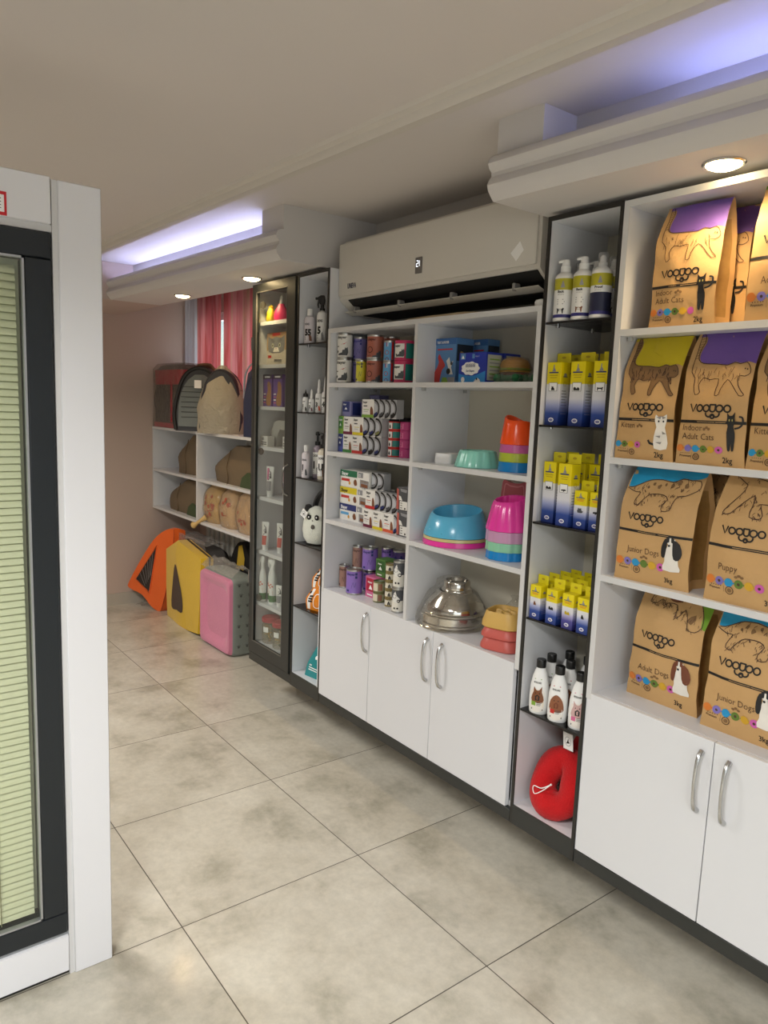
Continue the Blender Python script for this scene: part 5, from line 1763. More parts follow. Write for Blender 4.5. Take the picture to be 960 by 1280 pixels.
band('pet_bowl', 'hot pink bowl at the bottom of the wide stack under the sky blue bowl', MGT, 0.1205, 0.1190, 0.019, (*B1, Z))
band('pet_bowl', 'cream bowl nested between the sky blue and the hot pink bowl', CREAM, 0.1195, 0.1180, 0.012, (*B1, Z + 0.0192))
flared_bowl('pet_bowl', 'wide sky blue bowl on top of a stack in the third shelf', SKY, 0.1185, 0.091, 0.088, (*B1, Z + 0.0314), depth=0.75, mark=face_mark, wave=lambda a: 0.013 * math.sin(a) - 0.005 * math.cos(a))
B2 = (-1.655, 0.092)
band('pet_bowl', 'blue scalloped bowl at the bottom of the magenta topped stack', BLUE, 0.0665, 0.0650, 0.028, (*B2, Z), 12, 0.06)
band('pet_bowl', 'pale mint scalloped bowl nested in the magenta topped stack', MINT2, 0.0690, 0.0675, 0.030, (*B2, Z + 0.0283), 12, 0.06)
band('pet_bowl', 'pale pink scalloped bowl nested right under the magenta bowl', PALE, 0.0700, 0.0685, 0.036, (*B2, Z + 0.0586), 12, 0.06)
flared_bowl('pet_bowl', 'magenta scalloped bowl on top of a tall stack', MGT, 0.0705, 0.0500, 0.103, (*B2, Z + 0.0949), scal=12, amp=0.06, depth=0.6, wave=lambda a: 0.009 * math.sin(a))
# cat head shaped dish standing on edge at the back
ch = MB()
REDB = gloss('rose red', 'C2606A')
outl = smooth_curve([(-0.055, 0.0), (-0.062, 0.05), (-0.060, 0.085), (-0.052, 0.124), (-0.022, 0.118), (0.022, 0.118), (0.052, 0.124), (0.060, 0.085), (0.062, 0.05), (0.055, 0.0)], 4)
ch.prism(outl, lambda a, b: (a, 0.0, b), lambda a, b: (a * 0.9, 0.024, 0.006 + b * 0.92), REDB, smooth=True)
inn = [(a * 0.78, 0.012 + b * 0.80) for a, b in outl]
ch.stroke(inn, 0.005, lambda u, v: (u, -0.001, v), gloss('rose pink', 'DC8A92'), True)
ch.stroke(smooth_curve([(-0.03, 0.06), (-0.015, 0.045), (0.0, 0.055), (0.015, 0.045), (0.03, 0.06)], 4), 0.003, lambda u, v: (u, -0.001, v), gloss('rose pink', 'DC8A92'))
tag(ch.build('cat_shaped_dish', None, (-1.705, 0.236, Z), 0.0, recalc=True), 'rose red cat head shaped dish behind the magenta bowl stack', 'pet bowl')
o = bpy.data.objects['cat_shaped_dish']
o.location = (-1.745, 0.206, Z + 0.118)
stb = MB().box(-0.05, 0.05, 0.0, 0.024, -0.118, 0.0, REDB, 0.006, seg=2)
stb.build('lower_half', o)

Z = 0.722
B3 = (-1.935, 0.120)


def steel_bowl(label, r0, r1, h, loc, inv=True):
    b = MB()
    b.lathe([(r0 * 1.0, 0.0), (r0 * 1.035, 0.0015), (r0 * 1.04, 0.005), (r0 * 1.01, 0.008), (r0 * 0.965, 0.011), (r0 * 0.965, 0.016), (r0 * 0.93, h * 0.40), (r1 * 1.06, h * 0.86), (r1, h * 0.97), (r1 * 0.94, h), (r1 * 0.86, h * 0.985), (r1 * 0.80, h * 0.70), (r1 * 0.6, h * 0.62), (0.0005, h * 0.62)], STEEL, 40)
    return tag(b.build('steel_bowl', None, loc), label, 'pet bowl')


s1 = steel_bowl('wide polished steel bowl at the bottom of the film wrapped stack', 0.121, 0.106, 0.052, (*B3, Z))
s2 = steel_bowl('polished steel bowl in the middle of the film wrapped stack', 0.112, 0.066, 0.080, (-1.922, 0.118, Z + 0.0525))
s3 = steel_bowl('small polished steel bowl on top of the film wrapped stack', 0.053, 0.046, 0.040, (-1.914, 0.119, Z + 0.130))
fw = MB()
fw.lathe([(0.128, 0.002), (0.129, 0.02), (0.124, 0.05), (0.118, 0.062), (0.116, 0.072), (0.092, 0.12), (0.068, 0.136), (0.061, 0.15), (0.058, 0.166), (0.045, 0.174), (0.0005, 0.175)], WRAP, 40, radial=lambda a, z: 1 + 0.03 * math.sin(5 * a + 1) * math.sin(z * 40 + 1) + 0.02 * math.sin(11 * a + z * 60))
fw.v = [(x, min(y, 0.1405), z) for x, y, z in fw.v]
fw.build('film', s1)


def slow_bowl(name, label, mat, r, h, loc, inner=True):
    b = MB()
    b.loft([sq(r * 0.93, r * 0.93, r * 0.5, 0), sq(r, r, r * 0.55, 0.004), sq(r * 0.99, r * 0.99, r * 0.55, h * 0.35), sq(r * 0.86, r * 0.86, r * 0.5, h * 0.92), sq(r * 0.83, r * 0.83, r * 0.48, h), sq(r * 0.77, r * 0.77, r * 0.45, h * 0.98),
            sq(r * 0.68, r * 0.68, r * 0.4, h * 0.5), sq(0.004, 0.004, 0.003, h * 0.48)], mat)
    if inner:
        for k in range(5):
            a = 2 * PI * k / 5 + 0.4
            b.lathe([(0.011, h * 0.48), (0.010, h * 0.85), (0.006, h * 0.95), (0.0005, h * 0.96)], mat, 12, c=(r * 0.38 * math.cos(a), r * 0.38 * math.sin(a), 0), sx=1.4, sy=0.8)
        b.lathe([(0.012, h * 0.48), (0.010, h * 0.9), (0.0005, h * 0.94)], mat, 12)
    return tag(b.build(name, None, loc, 0.3), label, 'pet bowl')


B4 = (-1.640, 0.092)
slow_bowl('slow_feeder', 'salmon red slow feeder bowl at the bottom of its stack', SALM, 0.068, 0.040, (-1.643, 0.090, Z), False)
slow_bowl('slow_feeder', 'salmon red slow feeder bowl under the mustard one', SALM, 0.0665, 0.034, (-1.643, 0.090, Z + 0.0402), False)
slow_bowl('slow_feeder', 'mustard yellow slow feeder bowl on top of two salmon ones', MUST, 0.0665, 0.054, (-1.643, 0.091, Z + 0.0745))
# purple coiled toy in film
pt = MB()
VIO = P('violet braid', '4A2A6E', 0.5, var=0.3, vscale=80)
pts = [(0.034 * (1 - 0.16 * t) * math.cos(2 * PI * t), 0.014 + 0.003 * math.sin(9 * t), 0.045 + 0.034 * (1 - 0.16 * t) * math.sin(2 * PI * t)) for t in [k / 20 for k in range(81)]]
pt.tube(pts, 0.0065, VIO, 8)
po = tag(pt.build('rope_toy', None, (-1.720, 0.205, Z + 0.0001)), 'purple coiled rope toy in film behind the mustard slow feeder', 'dog toy')
po.location.z = Z + 0.0
ft_ = MB().lathe([(0.045, 0.001), (0.052, 0.05), (0.036, 0.10), (0.012, 0.128), (0.02, 0.14)], WRAP, 20, sy=0.75, c=(0, 0.014, 0), radial=lambda a, z: 1 + 0.07 * math.sin(5 * a + z * 80))
ft_.build('film', po)

# ------------------------------------------------------------------ narrow bay beside the kibble shelves
BOXY = ramp_mat('yellow white blue printed card tall', [(0.0, '1B2F72'), (0.035, '2A4792'), (0.058, '9AA2CC'), (0.078, 'D8D8E0'), (0.118, 'DCDCDC'), (0.120, 'E0CC14'), (0.18, 'E8D612')], rough=0.35)
BOXS = ramp_mat('yellow white blue printed card short', [(0.0, '1B2F72'), (0.026, '2A4792'), (0.040, '9AA2CC'), (0.052, 'D8D8E0'), (0.066, 'DCDCDC'), (0.068, 'E0CC14'), (0.105, 'E8D612')], rough=0.35)
BOXV = ramp_mat('yellow white violet printed card short', [(0.0, '2A2A6A'), (0.026, '4A4790'), (0.040, 'A8A2CC'), (0.052, 'D8D8E0'), (0.066, 'DCDCDC'), (0.068, 'E0CC14'), (0.105, 'E8D612')], rough=0.35)
YCARD = P('yellow card', 'E0D21A', 0.4, var=0.03)
OCHRE = P('ochre print', 'B8A018', 0.5)


def care_box(label, w, d, h, loc, mat, pic, tall, tab=True, group=None, rotz=0.0, extra=0):
    b = MB()
    b.box(-w / 2, w / 2, -d / 2, d / 2, 0, h, mat, 0.0008)
    m, s = front(-d / 2), rside(w / 2)
    m2 = front(-d / 2 - 0.0005)
    top = 0.86 if tall else 0.84
    # pyramid of bars with a caption, the brand mark of the box
    b.fill([(-w * 0.14, h * (top - 0.01)), (w * 0.14, h * (top - 0.01)), (w * 0.10, h * (top + 0.03)), (w * 0.03, h * (top + 0.045)), (w * 0.03, h * (top + 0.10)), (-w * 0.03, h * (top + 0.10)), (-w * 0.06, h * (top + 0.03))], m, GRY)
    b.fill([(-w * 0.34, h * (top - 0.035)), (w * 0.34, h * (top - 0.035)), (w * 0.34, h * (top - 0.015)), (-w * 0.34, h * (top - 0.015))], m, NAVY)
    for k in range(2):
        v = h * (top - 0.075 - 0.035 * k)
        b.fill([(-w * (0.30 - 0.05 * k), v), (w * (0.30 - 0.05 * k), v), (w * (0.30 - 0.05 * k), v + h * 0.012), (-w * (0.30 - 0.05 * k), v + h * 0.012)], m, OCHRE if tall else ORG)
    if tall:
        b.fill([(-w * 0.32, h * 0.54), (w * 0.32, h * 0.54), (w * 0.32, h * 0.68), (-w * 0.32, h * 0.68)], m, GRY)
        b.fill([(-w * 0.28, h * 0.548), (w * 0.28, h * 0.548), (w * 0.28, h * 0.672), (-w * 0.28, h * 0.672)], m2, INKW)
        m3 = front(-d / 2 - 0.0010)
    else:
        m3 = m2
    z0 = h * (0.555 if tall else 0.42)
    q = w * 0.25
    shapes = {'standing': [(-0.9, 0), (-0.9, 1.0), (-1.0, 1.5), (-0.5, 1.3), (0.5, 1.25), (0.9, 1.6), (1.1, 1.3), (0.9, 0.9), (0.85, 0), (0.6, 0), (0.5, 0.7), (-0.5, 0.7), (-0.65, 0)],
              'sitting': [(-0.5, 0), (-0.55, 0.9), (-0.35, 1.4), (-0.55, 1.9), (-0.2, 1.75), (0.2, 1.85), (0.25, 1.4), (0.6, 0.8), (0.7, 0), (0.2, 0.0), (0.1, 0.3), (0.0, 0)],
              'pair': [(-1.1, 0), (-1.1, 1.1), (-0.8, 1.6), (-0.3, 1.3), (-0.1, 0.8), (0.2, 1.0), (0.3, 1.5), (0.7, 1.3), (1.0, 0.9), (1.1, 0)],
              'gun': [(-0.9, 0.5), (-0.9, 1.1), (0.6, 1.3), (1.0, 1.0), (1.0, 0.6), (0.3, 0.4), (0.2, 0.1), (-0.1, 0.1), (-0.1, 0.5)],
              'owl': [(-0.8, 0), (-1.0, 0.9), (-0.7, 1.4), (-0.7, 2.0), (-0.3, 1.8), (0.2, 1.8), (0.6, 2.0), (0.6, 1.4), (1.0, 0.8), (1.4, 0.9), (1.2, 0.3), (0.7, 0)]}
    sh = shapes[pic[0]]
    sc = q * 0.8
    b.fill([(x * sc, z0 + y * sc * (0.62 if tall else 0.8)) for x, y in sh], m3, pic[1])
    b.disc(0, h * (0.085 if tall else 0.13), w * 0.20, m, INKW, 12, w * 0.13)
    b.disc(0, h * (0.085 if tall else 0.13), w * 0.15, m2, PURB, 10, w * 0.08)
    # side print
    b.disc(0, h * 0.80, d * 0.16, s, GRY, 8, h * 0.03)
    b.fill([(-d * 0.22, h * 0.765), (d * 0.22, h * 0.765), (d * 0.22, h * 0.78), (-d * 0.22, h * 0.78)], s, NAVY)
    for k in range(9):
        v = h * (0.18 + 0.045 * k)
        b.fill([(-d * 0.30, v), (d * (0.30 - 0.08 * (k % 3)), v), (d * (0.30 - 0.08 * (k % 3)), v + h * 0.014), (-d * 0.30, v + h * 0.014)], s, GRY if k > 3 else PURB)
    if tall:
        b.stroke(arc(0, h * 0.66, d * 0.15, 0, 360, 12)[:-1], 0.0012, s, OCHRE, True)
    o = b.build('care_box', None, loc, rotz)
    tag(o, label, 'box', group)
    if tab:
        t = MB()
        th = 0.028
        t.box(-w / 2, w / 2, d / 2 - 0.0012, d / 2, h, h + th, YCARD)
        tf = front(d / 2 - 0.0012)
        t.disc(0, h + th * 0.55, w * 0.16, tf, OCHRE, 12, 0.0035)
        t.build('hang_tab', o)
    return o


pics = [('sitting', BLACK), ('pair', BLACK), ('standing', BLACK)]
Z = 1.467
FR = ['front left', 'front middle', 'front right']
for k, (x, pic, n) in enumerate(((-1.449, pics[0], 'a sitting animal'), (-1.363, pics[1], 'two animals'), (-1.284, pics[2], 'a standing dog'))):
    care_box(f'tall yellow and blue box with a picture of {n}, foremost row', 0.050, 0.042, 0.182, (x, 0.042, Z), BOXY, pic, True, rotz=0.0)
for k, x in enumerate((-1.449, -1.396, -1.340, -1.288)):
    care_box('tall yellow and blue box, second row of the second shelf, ' + ['at the left wall', 'behind the first gap', 'behind the second gap', 'at the right wall'][k], 0.050, 0.042, 0.182, (x, 0.098, Z), BOXY, pics[k % 3], True)
Z = 1.177
care_box('tall yellow and blue box against the left wall with a camera like picture', 0.046, 0.042, 0.182, (-1.446, 0.050, Z), BOXY, ('pair', BLACK), True)
care_box('tall yellow and blue box with a hair dryer like picture beside the short boxes', 0.046, 0.042, 0.182, (-1.374, 0.030, Z), BOXY, ('gun', BLACK), True)
for k, (x, y) in enumerate(((-1.446, 0.110), (-1.385, 0.105), (-1.330, 0.112), (-1.277, 0.112))):
    care_box('tall yellow and blue box in the second row, ' + ['behind the left wall box', 'behind the hair dryer box', 'behind the owl box', 'behind the right short box'][k], 0.046, 0.042, 0.182, (x, y, Z), BOXY, pics[k % 3], True)
care_box('short yellow and blue box with a horned owl like picture', 0.044, 0.030, 0.109, (-1.323, 0.038, Z), BOXS, ('owl', GRYD), False)
care_box('short yellow and blue box half cut by the right frame, under the tall boxes', 0.044, 0.030, 0.109, (-1.272, 0.042, Z), BOXS, ('gun', BLACK), False)
Z = 0.880
front_row = [(-1.451, 'brown animal picture, leftmost of the front short boxes', ('sitting', BRWN), BOXS), (-1.388, 'black and white cat picture, second of the front short boxes', ('pair', BLACK), BOXS),
             (-1.328, 'violet base, third of the front short boxes', ('pair', OCHRE), BOXV), (-1.274, 'black dog picture, rightmost of the front short boxes', ('sitting', BLACK), BOXS)]
for x, n, pic, m in front_row:
    care_box('short yellow and blue box, ' + n, 0.040, 0.034, 0.105, (x, 0.024, Z), m, pic, False)
rows = ['second', 'third', 'fourth']
for r_ in range(3):
    for k, x in enumerate((-1.452, -1.400, -1.346, -1.282)):
        care_box(f'short yellow and blue box in the {rows[r_]} row, ' + ['at the left wall', 'second from the left wall', 'third from the left wall', 'at the right wall'][k], 0.040, 0.034, 0.105, (x + 0.002 * r_, 0.076 + 0.050 * r_, Z), BOXS, pics[(k + r_) % 3], False)

# pump bottles on the top glass shelf
YBAND = P('olive yellow label', 'B5AE2A', 0.35, var=0.05)
NBL = P('dark navy label', '1E2240', 0.4)
VIOB = P('violet label band', '33307A', 0.4)


def pump_bottle(label, x, y, dark, clear, art):
    t = thing('pump_bottle', label, 'bottle', (x, y, 1.762), 0.5)
    r = 0.0285
    b = MB()
    b.lathe([(r * 0.9, 0), (r, 0.003), (r, 0.011)], WPL, 26)
    b.lathe([(r, 0.011, VIOB), (r * 1.003, 0.0111, VIOB), (r * 1.003, 0.020, VIOB), (r, 0.0201, VIOB)], VIOB, 26, cap=False)
    b.lathe([(r, 0.020), (r, 0.070)], NBL if dark else WPL, 26, cap=False)
    b.lathe([(r, 0.070), (r, 0.088)], WPL, 26, cap=False)
    b.lathe([(r, 0.088, YBAND), (r, 0.120, YBAND)], YBAND, 26, cap=False)
    b.lathe([(r, 0.120), (r * 0.98, 0.126), (r * 0.8, 0.133), (r * 0.55, 0.138), (r * 0.5, 0.140)], WPL, 26)
    m = cyl(r)
    m2 = cyl(r + 0.0006)
    b.fill(moved([(-0.006, 0), (0.006, 0), (0.003, 0.012), (0.001, 0.018), (-0.001, 0.018)], 0, 0.094), m, GRY)
    b.text('Proof' if dark else 'Back', -0.014, 0.080, 0.0095, m, BLACK, weight=0.03)
    b.text('pet spray', -0.014, 0.074, 0.005, m, GRY)
    if not dark:
        for k in range(3):
            b.fill([(-0.014, 0.060 - 0.006 * k), (0.004 + 0.004 * (k % 2), 0.060 - 0.006 * k), (0.004 + 0.004 * (k % 2), 0.062 - 0.006 * k), (-0.014, 0.062 - 0.006 * k)], m, GRY)
        b.fill([(a * 0.010 - 0.004, 0.022 + q * 0.010) for a, q in ((-0.9, 0), (-0.9, 1.0), (-1.0, 1.5), (-0.5, 1.3), (0.5, 1.25), (0.9, 1.6), (1.1, 1.3), (0.9, 0.9), (0.85, 0), (0.6, 0), (0.5, 0.7), (-0.5, 0.7), (-0.65, 0))], m, art)
    b.build('bottle_body', t)
    p = MB()
    if clear:
        p.lathe([(0.0125, 0.140), (0.0125, 0.150), (0.009, 0.152), (0.0085, 0.166), (0.006, 0.167), (0.006, 0.170)], WPL, 18)
        p.build('spray_head', t)
        MB().lathe([(0.0140, 0.141), (0.0140, 0.174), (0.012, 0.177), (0.0005, 0.1775)], CLEARCAP, 20).build('clear_cap', t)
    else:
        p.lathe([(0.0145, 0.140), (0.0145, 0.156), (0.0115, 0.158), (0.0110, 0.170), (0.009, 0.174), (0.0005, 0.175)], WPL, 20)
        p.tube([(0, 0, 0.170), (-0.008, -0.004, 0.1705), (-0.019, -0.010, 0.167)], [0.005, 0.0048, 0.0035], WPL, 10)
        p.build('pump', t)
    return t


pump_bottle('white and olive pump bottle with a dog silhouette, first on the top glass shelf', -1.442, 0.034, False, False, BLACK)
pump_bottle('white and olive pump bottle with brown pictures, second on the top glass shelf', -1.377, 0.034, False, False, BRWN)
pump_bottle('olive and dark blue spray bottle with a clear cap on the top glass shelf', -1.315, 0.034, True, True, BLACK)
pump_bottle('white and olive bottle half hidden by the right frame, top glass shelf', -1.325, 0.098, False, True, BLACK)
pump_bottle('white pump bottle behind the first two on the top glass shelf', -1.4505, 0.108, False, True, GRYD)
pump_bottle('white pump bottle behind the second and third on the top glass shelf', -1.391, 0.110, False, False, GRYD)


# shampoo bottles with black caps
def shampoo(label, x, y, dog, label_col, rz=0.45):
    t = thing('shampoo_bottle', label, 'bottle', (x, y, 0.586), rz)
    b = MB()
    r = 0.0300
    prof = [(r * 0.88, 0), (r * 0.96, 0.003), (r, 0.02), (r * 1.01, 0.05), (r * 0.96, 0.085), (r * 0.78, 0.115), (r * 0.55, 0.136), (r * 0.44, 0.142), (r * 0.44, 0.145)]
    b.lathe(prof, WPL, 28, sy=0.78)

    def m(u, v, e=0.0006):
        rr = r * 1.0
        for (r0, z0), (r1, z1) in zip(prof, prof[1:]):
            if z0 <= v <= z1:
                rr = r0 + (r1 - r0) * (v - z0) / (z1 - z0)
        a = -PI / 2 + u / r
        return ((rr + e) * math.cos(a), (rr * 0.78 + e) * math.sin(a), v)
    m2 = lambda u, v: m(u, v, 0.0011)
    m3 = lambda u, v: m(u, v, 0.0016)
    b.fill(smooth_curve([(-0.020, 0.078), (-0.021, 0.05), (-0.019, 0.012), (0.019, 0.012), (0.021, 0.05), (0.018, 0.078)], 3, True), m, col('E8E2DA'), 0.010)
    b.text('PETSCARE', -0.017, 0.098, 0.0070, m2, BLACK, weight=0.03, sx=0.85)
    b.fill([(-0.016, 0.110), (0.012, 0.110), (0.012, 0.112), (-0.016, 0.112)], m2, label_col)
    hd = smooth_curve([(-0.017, 0.040), (-0.018, 0.058), (-0.013, 0.072), (-0.013, 0.088), (-0.005, 0.078), (0.005, 0.078), (0.013, 0.090), (0.013, 0.072), (0.018, 0.058), (0.017, 0.040)], 2, True) if dog != 'poodle' else \
        smooth_curve([(-0.020, 0.035), (-0.021, 0.060), (-0.012, 0.078), (0.0, 0.086), (0.012, 0.078), (0.021, 0.060), (0.020, 0.035)], 3, True)
    b.fill(hd, m2, {'shepherd': BRWN, 'poodle': P('poodle print', '8A5638', 0.6, var=0.2, vscale=90), 'pale': P('pale dog print', 'C9A6A2', 0.6, var=0.15, vscale=90)}[dog], 0.010)
    b.fill([(-0.006, 0.045), (0.006, 0.045), (0.007, 0.058), (0.0, 0.064), (-0.007, 0.058)], m3, BLF if dog != 'poodle' else BRF)
    b.disc(-0.006, 0.068, 0.0018, m3, BLACK, 6); b.disc(0.006, 0.068, 0.0018, m3, BLACK, 6)
    b.fill([(-0.018, 0.026), (0.018, 0.026), (0.019, 0.043), (-0.019, 0.043)], m3, col('E4DDC6') if dog == 'shepherd' else INKW)
    b.fill([(-0.017, 0.028), (-0.004, 0.028), (-0.004, 0.041), (-0.017, 0.041)], lambda u, v: m(u, v, 0.0021), label_col)
    for k in range(3):
        b.fill([(-0.001, 0.037 - 0.004 * k), (0.014 - 0.002 * k, 0.037 - 0.004 * k), (0.014 - 0.002 * k, 0.0385 - 0.004 * k), (-0.001, 0.0385 - 0.004 * k)], lambda u, v: m(u, v, 0.0021), GRYD)
    b.fill([(-0.018, 0.014), (0.018, 0.014), (0.018, 0.019), (-0.018, 0.019)], m3, GRYD)
    b.build('bottle_body', t)
    MB().lathe([(r * 0.47, 0.145), (r * 0.49, 0.146), (r * 0.49, 0.168), (r * 0.45, 0.170), (0.0005, 0.170)], BLKP, 22).build('cap', t)
    return t


Z = 0.586
shampoo('white shampoo bottle with a shepherd dog picture on the lowest glass shelf', -1.428, 0.030, 'shepherd', LGRN)
shampoo('white shampoo bottle with a brown poodle picture on the lowest glass shelf', -1.356, 0.031, 'poodle', RED)
shampoo('white shampoo bottle with a pale pink dog picture by the right frame', -1.285, 0.040, 'pale', PNK)
for x, y, lab, dg in ((-1.444, 0.098, 'behind the shepherd bottle', 'shepherd'), (-1.372, 0.100, 'behind the poodle bottle', 'poodle'), (-1.303, 0.107, 'behind the pale dog bottle', 'pale'),
                      (-1.430, 0.168, 'at the left in the third row', 'shepherd'), (-1.362, 0.172, 'in the middle of the third row', 'poodle')):
    shampoo('white black capped shampoo bottle ' + lab, x, y, dg, RED if dg != 'shepherd' else LGRN)

# ------------------------------------------------------------------ narrow bay beside the glass door cabinet
def grooming_bottle(label, x, y, z, r, h, capc, num, accent, kind='flip', rz=0.75, body=None):
    t = thing('grooming_bottle', label, 'bottle', (x, y, z), rz)
    bm_ = body or WPL
    b = MB()
    hs = h * {'flip': 0.80, 'mist': 0.60, 'drop': 0.68, 'pump': 0.66, 'trigger': 0.66}[kind]
    prof = [(r * 0.9, 0), (r, 0.003), (r, hs * 0.86), (r * 0.85, hs * 0.95), (r * 0.42, hs), (r * 0.40, hs + 0.004)]
    b.lathe(prof, bm_, 24)
    m = cyl(r)
    m2 = cyl(r + 0.0006)
    if kind == 'pump':
        b.grid(m, 8, 1, INKW, False, -r * 1.3, r * 1.3, hs * 0.12, hs * 0.80)
    b.text('DOG', -r * 0.75, hs * 0.66, hs * 0.10, m2, BLACK, weight=0.04, sx=0.8)
    b.text(num, -r * 0.7, hs * 0.30, hs * 0.30, m2, BLACK, weight=0.06, sx=0.8)
    for k in range(2):
        b.fill([(-r * 0.7, hs * (0.22 - 0.07 * k)), (r * 0.4, hs * (0.22 - 0.07 * k)), (r * 0.4, hs * (0.25 - 0.07 * k)), (-r * 0.7, hs * (0.25 - 0.07 * k))], m2, GRYD)
    b.fill([(r * a, hs * q) for a, q in ((0.2, 0.1), (0.1, 0.3), (0.35, 0.36), (0.6, 0.24), (0.7, 0.1))], m2, accent)
    b.build('bottle_body', t)
    c = MB()
    if kind == 'flip':
        c.lathe([(r * 0.52, hs + 0.002), (r * 0.54, hs + 0.004), (r * 0.54, h - 0.003), (r * 0.48, h), (0.0005, h)], capc, 18)
        c.build('cap', t)
    elif kind == 'mist':
        c.lathe([(r * 0.50, hs + 0.002), (r * 0.50, hs + h * 0.12), (r * 0.40, hs + h * 0.14), (r * 0.36, hs + h * 0.33), (r * 0.22, h), (0.0005, h)], capc, 18)
        c.build('spray_head', t)
    elif kind == 'drop':
        c.lathe([(r * 0.80, hs), (r * 0.82, hs + 0.002), (r * 0.80, hs + h * 0.13), (r * 0.5, hs + h * 0.15), (r * 0.26, hs + h * 0.18), (0.0012, h)], capc, 18)
        c.build('nozzle', t)
    elif kind == 'pump':
        c.lathe([(r * 0.60, hs + 0.002), (r * 0.60, hs + 0.018), (r * 0.25, hs + 0.020), (r * 0.22, hs + h * 0.20), (r * 0.5, hs + h * 0.21), (r * 0.5, hs + h * 0.27), (r * 0.2, hs + h * 0.29)], capc, 16)
        c.tube([(0, 0, hs + h * 0.25), (r * 0.8, -r * 0.3, hs + h * 0.26), (r * 1.7, -r * 0.6, hs + h * 0.23)], [0.004, 0.0036, 0.003], capc, 8)
        c.build('pump', t)
    else:
        c.lathe([(r * 0.50, hs + 0.002), (r * 0.52, hs + h * 0.06), (r * 0.34, hs + h * 0.07), (r * 0.34, hs + h * 0.15)], capc, 16)
        c.loft([sq(r * 0.42, r * 0.36, r * 0.2, hs + h * 0.14), [(p[0] * 1.35 - r * 0.15, p[1], p[2]) for p in sq(r * 0.50, r * 0.40, r * 0.2, hs + h * 0.22)], [(p[0] * 1.3 - r * 0.2, p[1], p[2]) for p in sq(r * 0.50, r * 0.40, r * 0.2, hs + h * 0.29)], sq(r * 0.35, r * 0.3, r * 0.15, hs + h * 0.325)], capc)
        c.tube([(-r * 0.7, 0, hs + h * 0.22), (-r * 0.85, 0, hs + h * 0.14), (-r * 0.75, 0, hs + h * 0.07)], [0.005, 0.004, 0.003], capc, 8)
        c.tube([(-r * 0.8, 0, hs + h * 0.26), (-r * 1.35, 0, hs + h * 0.26)], 0.0055, capc, 10)
        c.build('trigger_head', t)
    return t


PALEB = P('pale lilac plastic', 'DCD6DC', 0.3, var=0.02)
Z = DZ[0]
grooming_bottle('white round bottle numbered 55 with a white cap, top glass shelf of the narrow bay', -2.842, 0.040, Z, 0.0240, 0.150, WPL, '55', BRWN, 'flip', body=PALEB)
grooming_bottle('white trigger spray bottle with a black head, top glass shelf of the narrow bay', -2.768, 0.055, Z, 0.0225, 0.205, BLKP, '5', GRY, 'trigger')
grooming_bottle('white bottle behind the trigger spray and the bottle numbered 55', -2.815, 0.110, Z, 0.0220, 0.135, WPL, '7', BRWN, 'flip')
Z = DZ[1]
grooming_bottle('small white dropper bottle with a black pointed cap', -2.845, 0.028, Z, 0.0133, 0.098, BLKP, '1', BLACK, 'drop')
grooming_bottle('small white mist bottle beside the black capped dropper bottle', -2.808, 0.036, Z, 0.0126, 0.099, WPL, '2', MAR, 'mist')
grooming_bottle('middle sized white mist bottle with an orange mark', -2.779, 0.056, Z, 0.0160, 0.143, WPL, '3', ORG, 'mist')
grooming_bottle('tall white mist bottle half hidden by the frame, second glass shelf', -2.735, 0.060, Z, 0.0150, 0.153, WPL, '4', MAR, 'mist')
Z = DZ[2]
grooming_bottle('white bottle numbered 1 with a white cap beside two pump bottles', -2.825, 0.024, Z, 0.0180, 0.145, WPL, '1', GRYD, 'flip', body=PALEB)
grooming_bottle('clear lilac pump bottle with a black pump on the third glass shelf', -2.815, 0.078, Z, 0.0200, 0.217, BLKP, '1', GRYD, 'pump', body=P('lilac liquid bottle', 'A79AA8', 0.2, var=0.03))
grooming_bottle('cream pump bottle with brown print half hidden by the frame', -2.738, 0.058, Z, 0.0225, 0.204, BLKP, 'U', BRWN, 'pump', body=P('cream bottle', 'E4DCC8', 0.3))

# soft toy backpack shaped like a panda
PLUSH = P('cream plush', 'DDE0D4', 0.95, var=0.06, vscale=60, bump=0.5, bscale=220, sheen=0.4)
BPLUSH = P('black plush', '191919', 0.95, var=0.2, vscale=60, bump=0.5, bscale=220, sheen=0.2)
Z = DZ[3]
pt = thing('panda_backpack', 'cream plush panda backpack with black ears on a glass shelf', 'soft toy', (-2.782, 0.062, Z), 0.55)
b = MB()
b.lathe([(0.018, 0.0), (0.045, 0.006), (0.060, 0.03), (0.066, 0.065), (0.063, 0.10), (0.052, 0.135), (0.034, 0.16), (0.012, 0.172), (0.0005, 0.173)], PLUSH, 32, sy=0.72)
b.build('body', pt)
e = MB()
for sx in (-1, 1):
    e.lathe([(0.0005, -0.020), (0.014, -0.015), (0.020, 0.0), (0.014, 0.015), (0.0005, 0.020)], BPLUSH, 16, c=(sx * 0.042, 0, 0.160), sy=0.55)
e.build('ears', pt)
f = MB()
for sx in (-1, 1):
    f.lathe([(0.0005, -0.013), (0.009, -0.009), (0.0115, 0.0), (0.009, 0.009), (0.0005, 0.013)], BPLUSH, 14, c=(sx * 0.019, -0.0395, 0.126), sy=0.35)
    f.lathe([(0.0005, -0.004), (0.004, 0), (0.0005, 0.004)], INKW, 10, c=(sx * 0.019, -0.0435, 0.127), sy=0.4)
f.lathe([(0.0005, -0.003), (0.004, 0), (0.0005, 0.003)], BPLUSH, 10, c=(0, -0.0435, 0.112), sy=0.5)
f.lathe([(0.0005, -0.011), (0.009, -0.006), (0.010, 0.0), (0.007, 0.008), (0.0005, 0.011)], P('grey felt', '5A5650', 0.9), 14, c=(0.004, -0.0470, 0.084), sy=0.35)
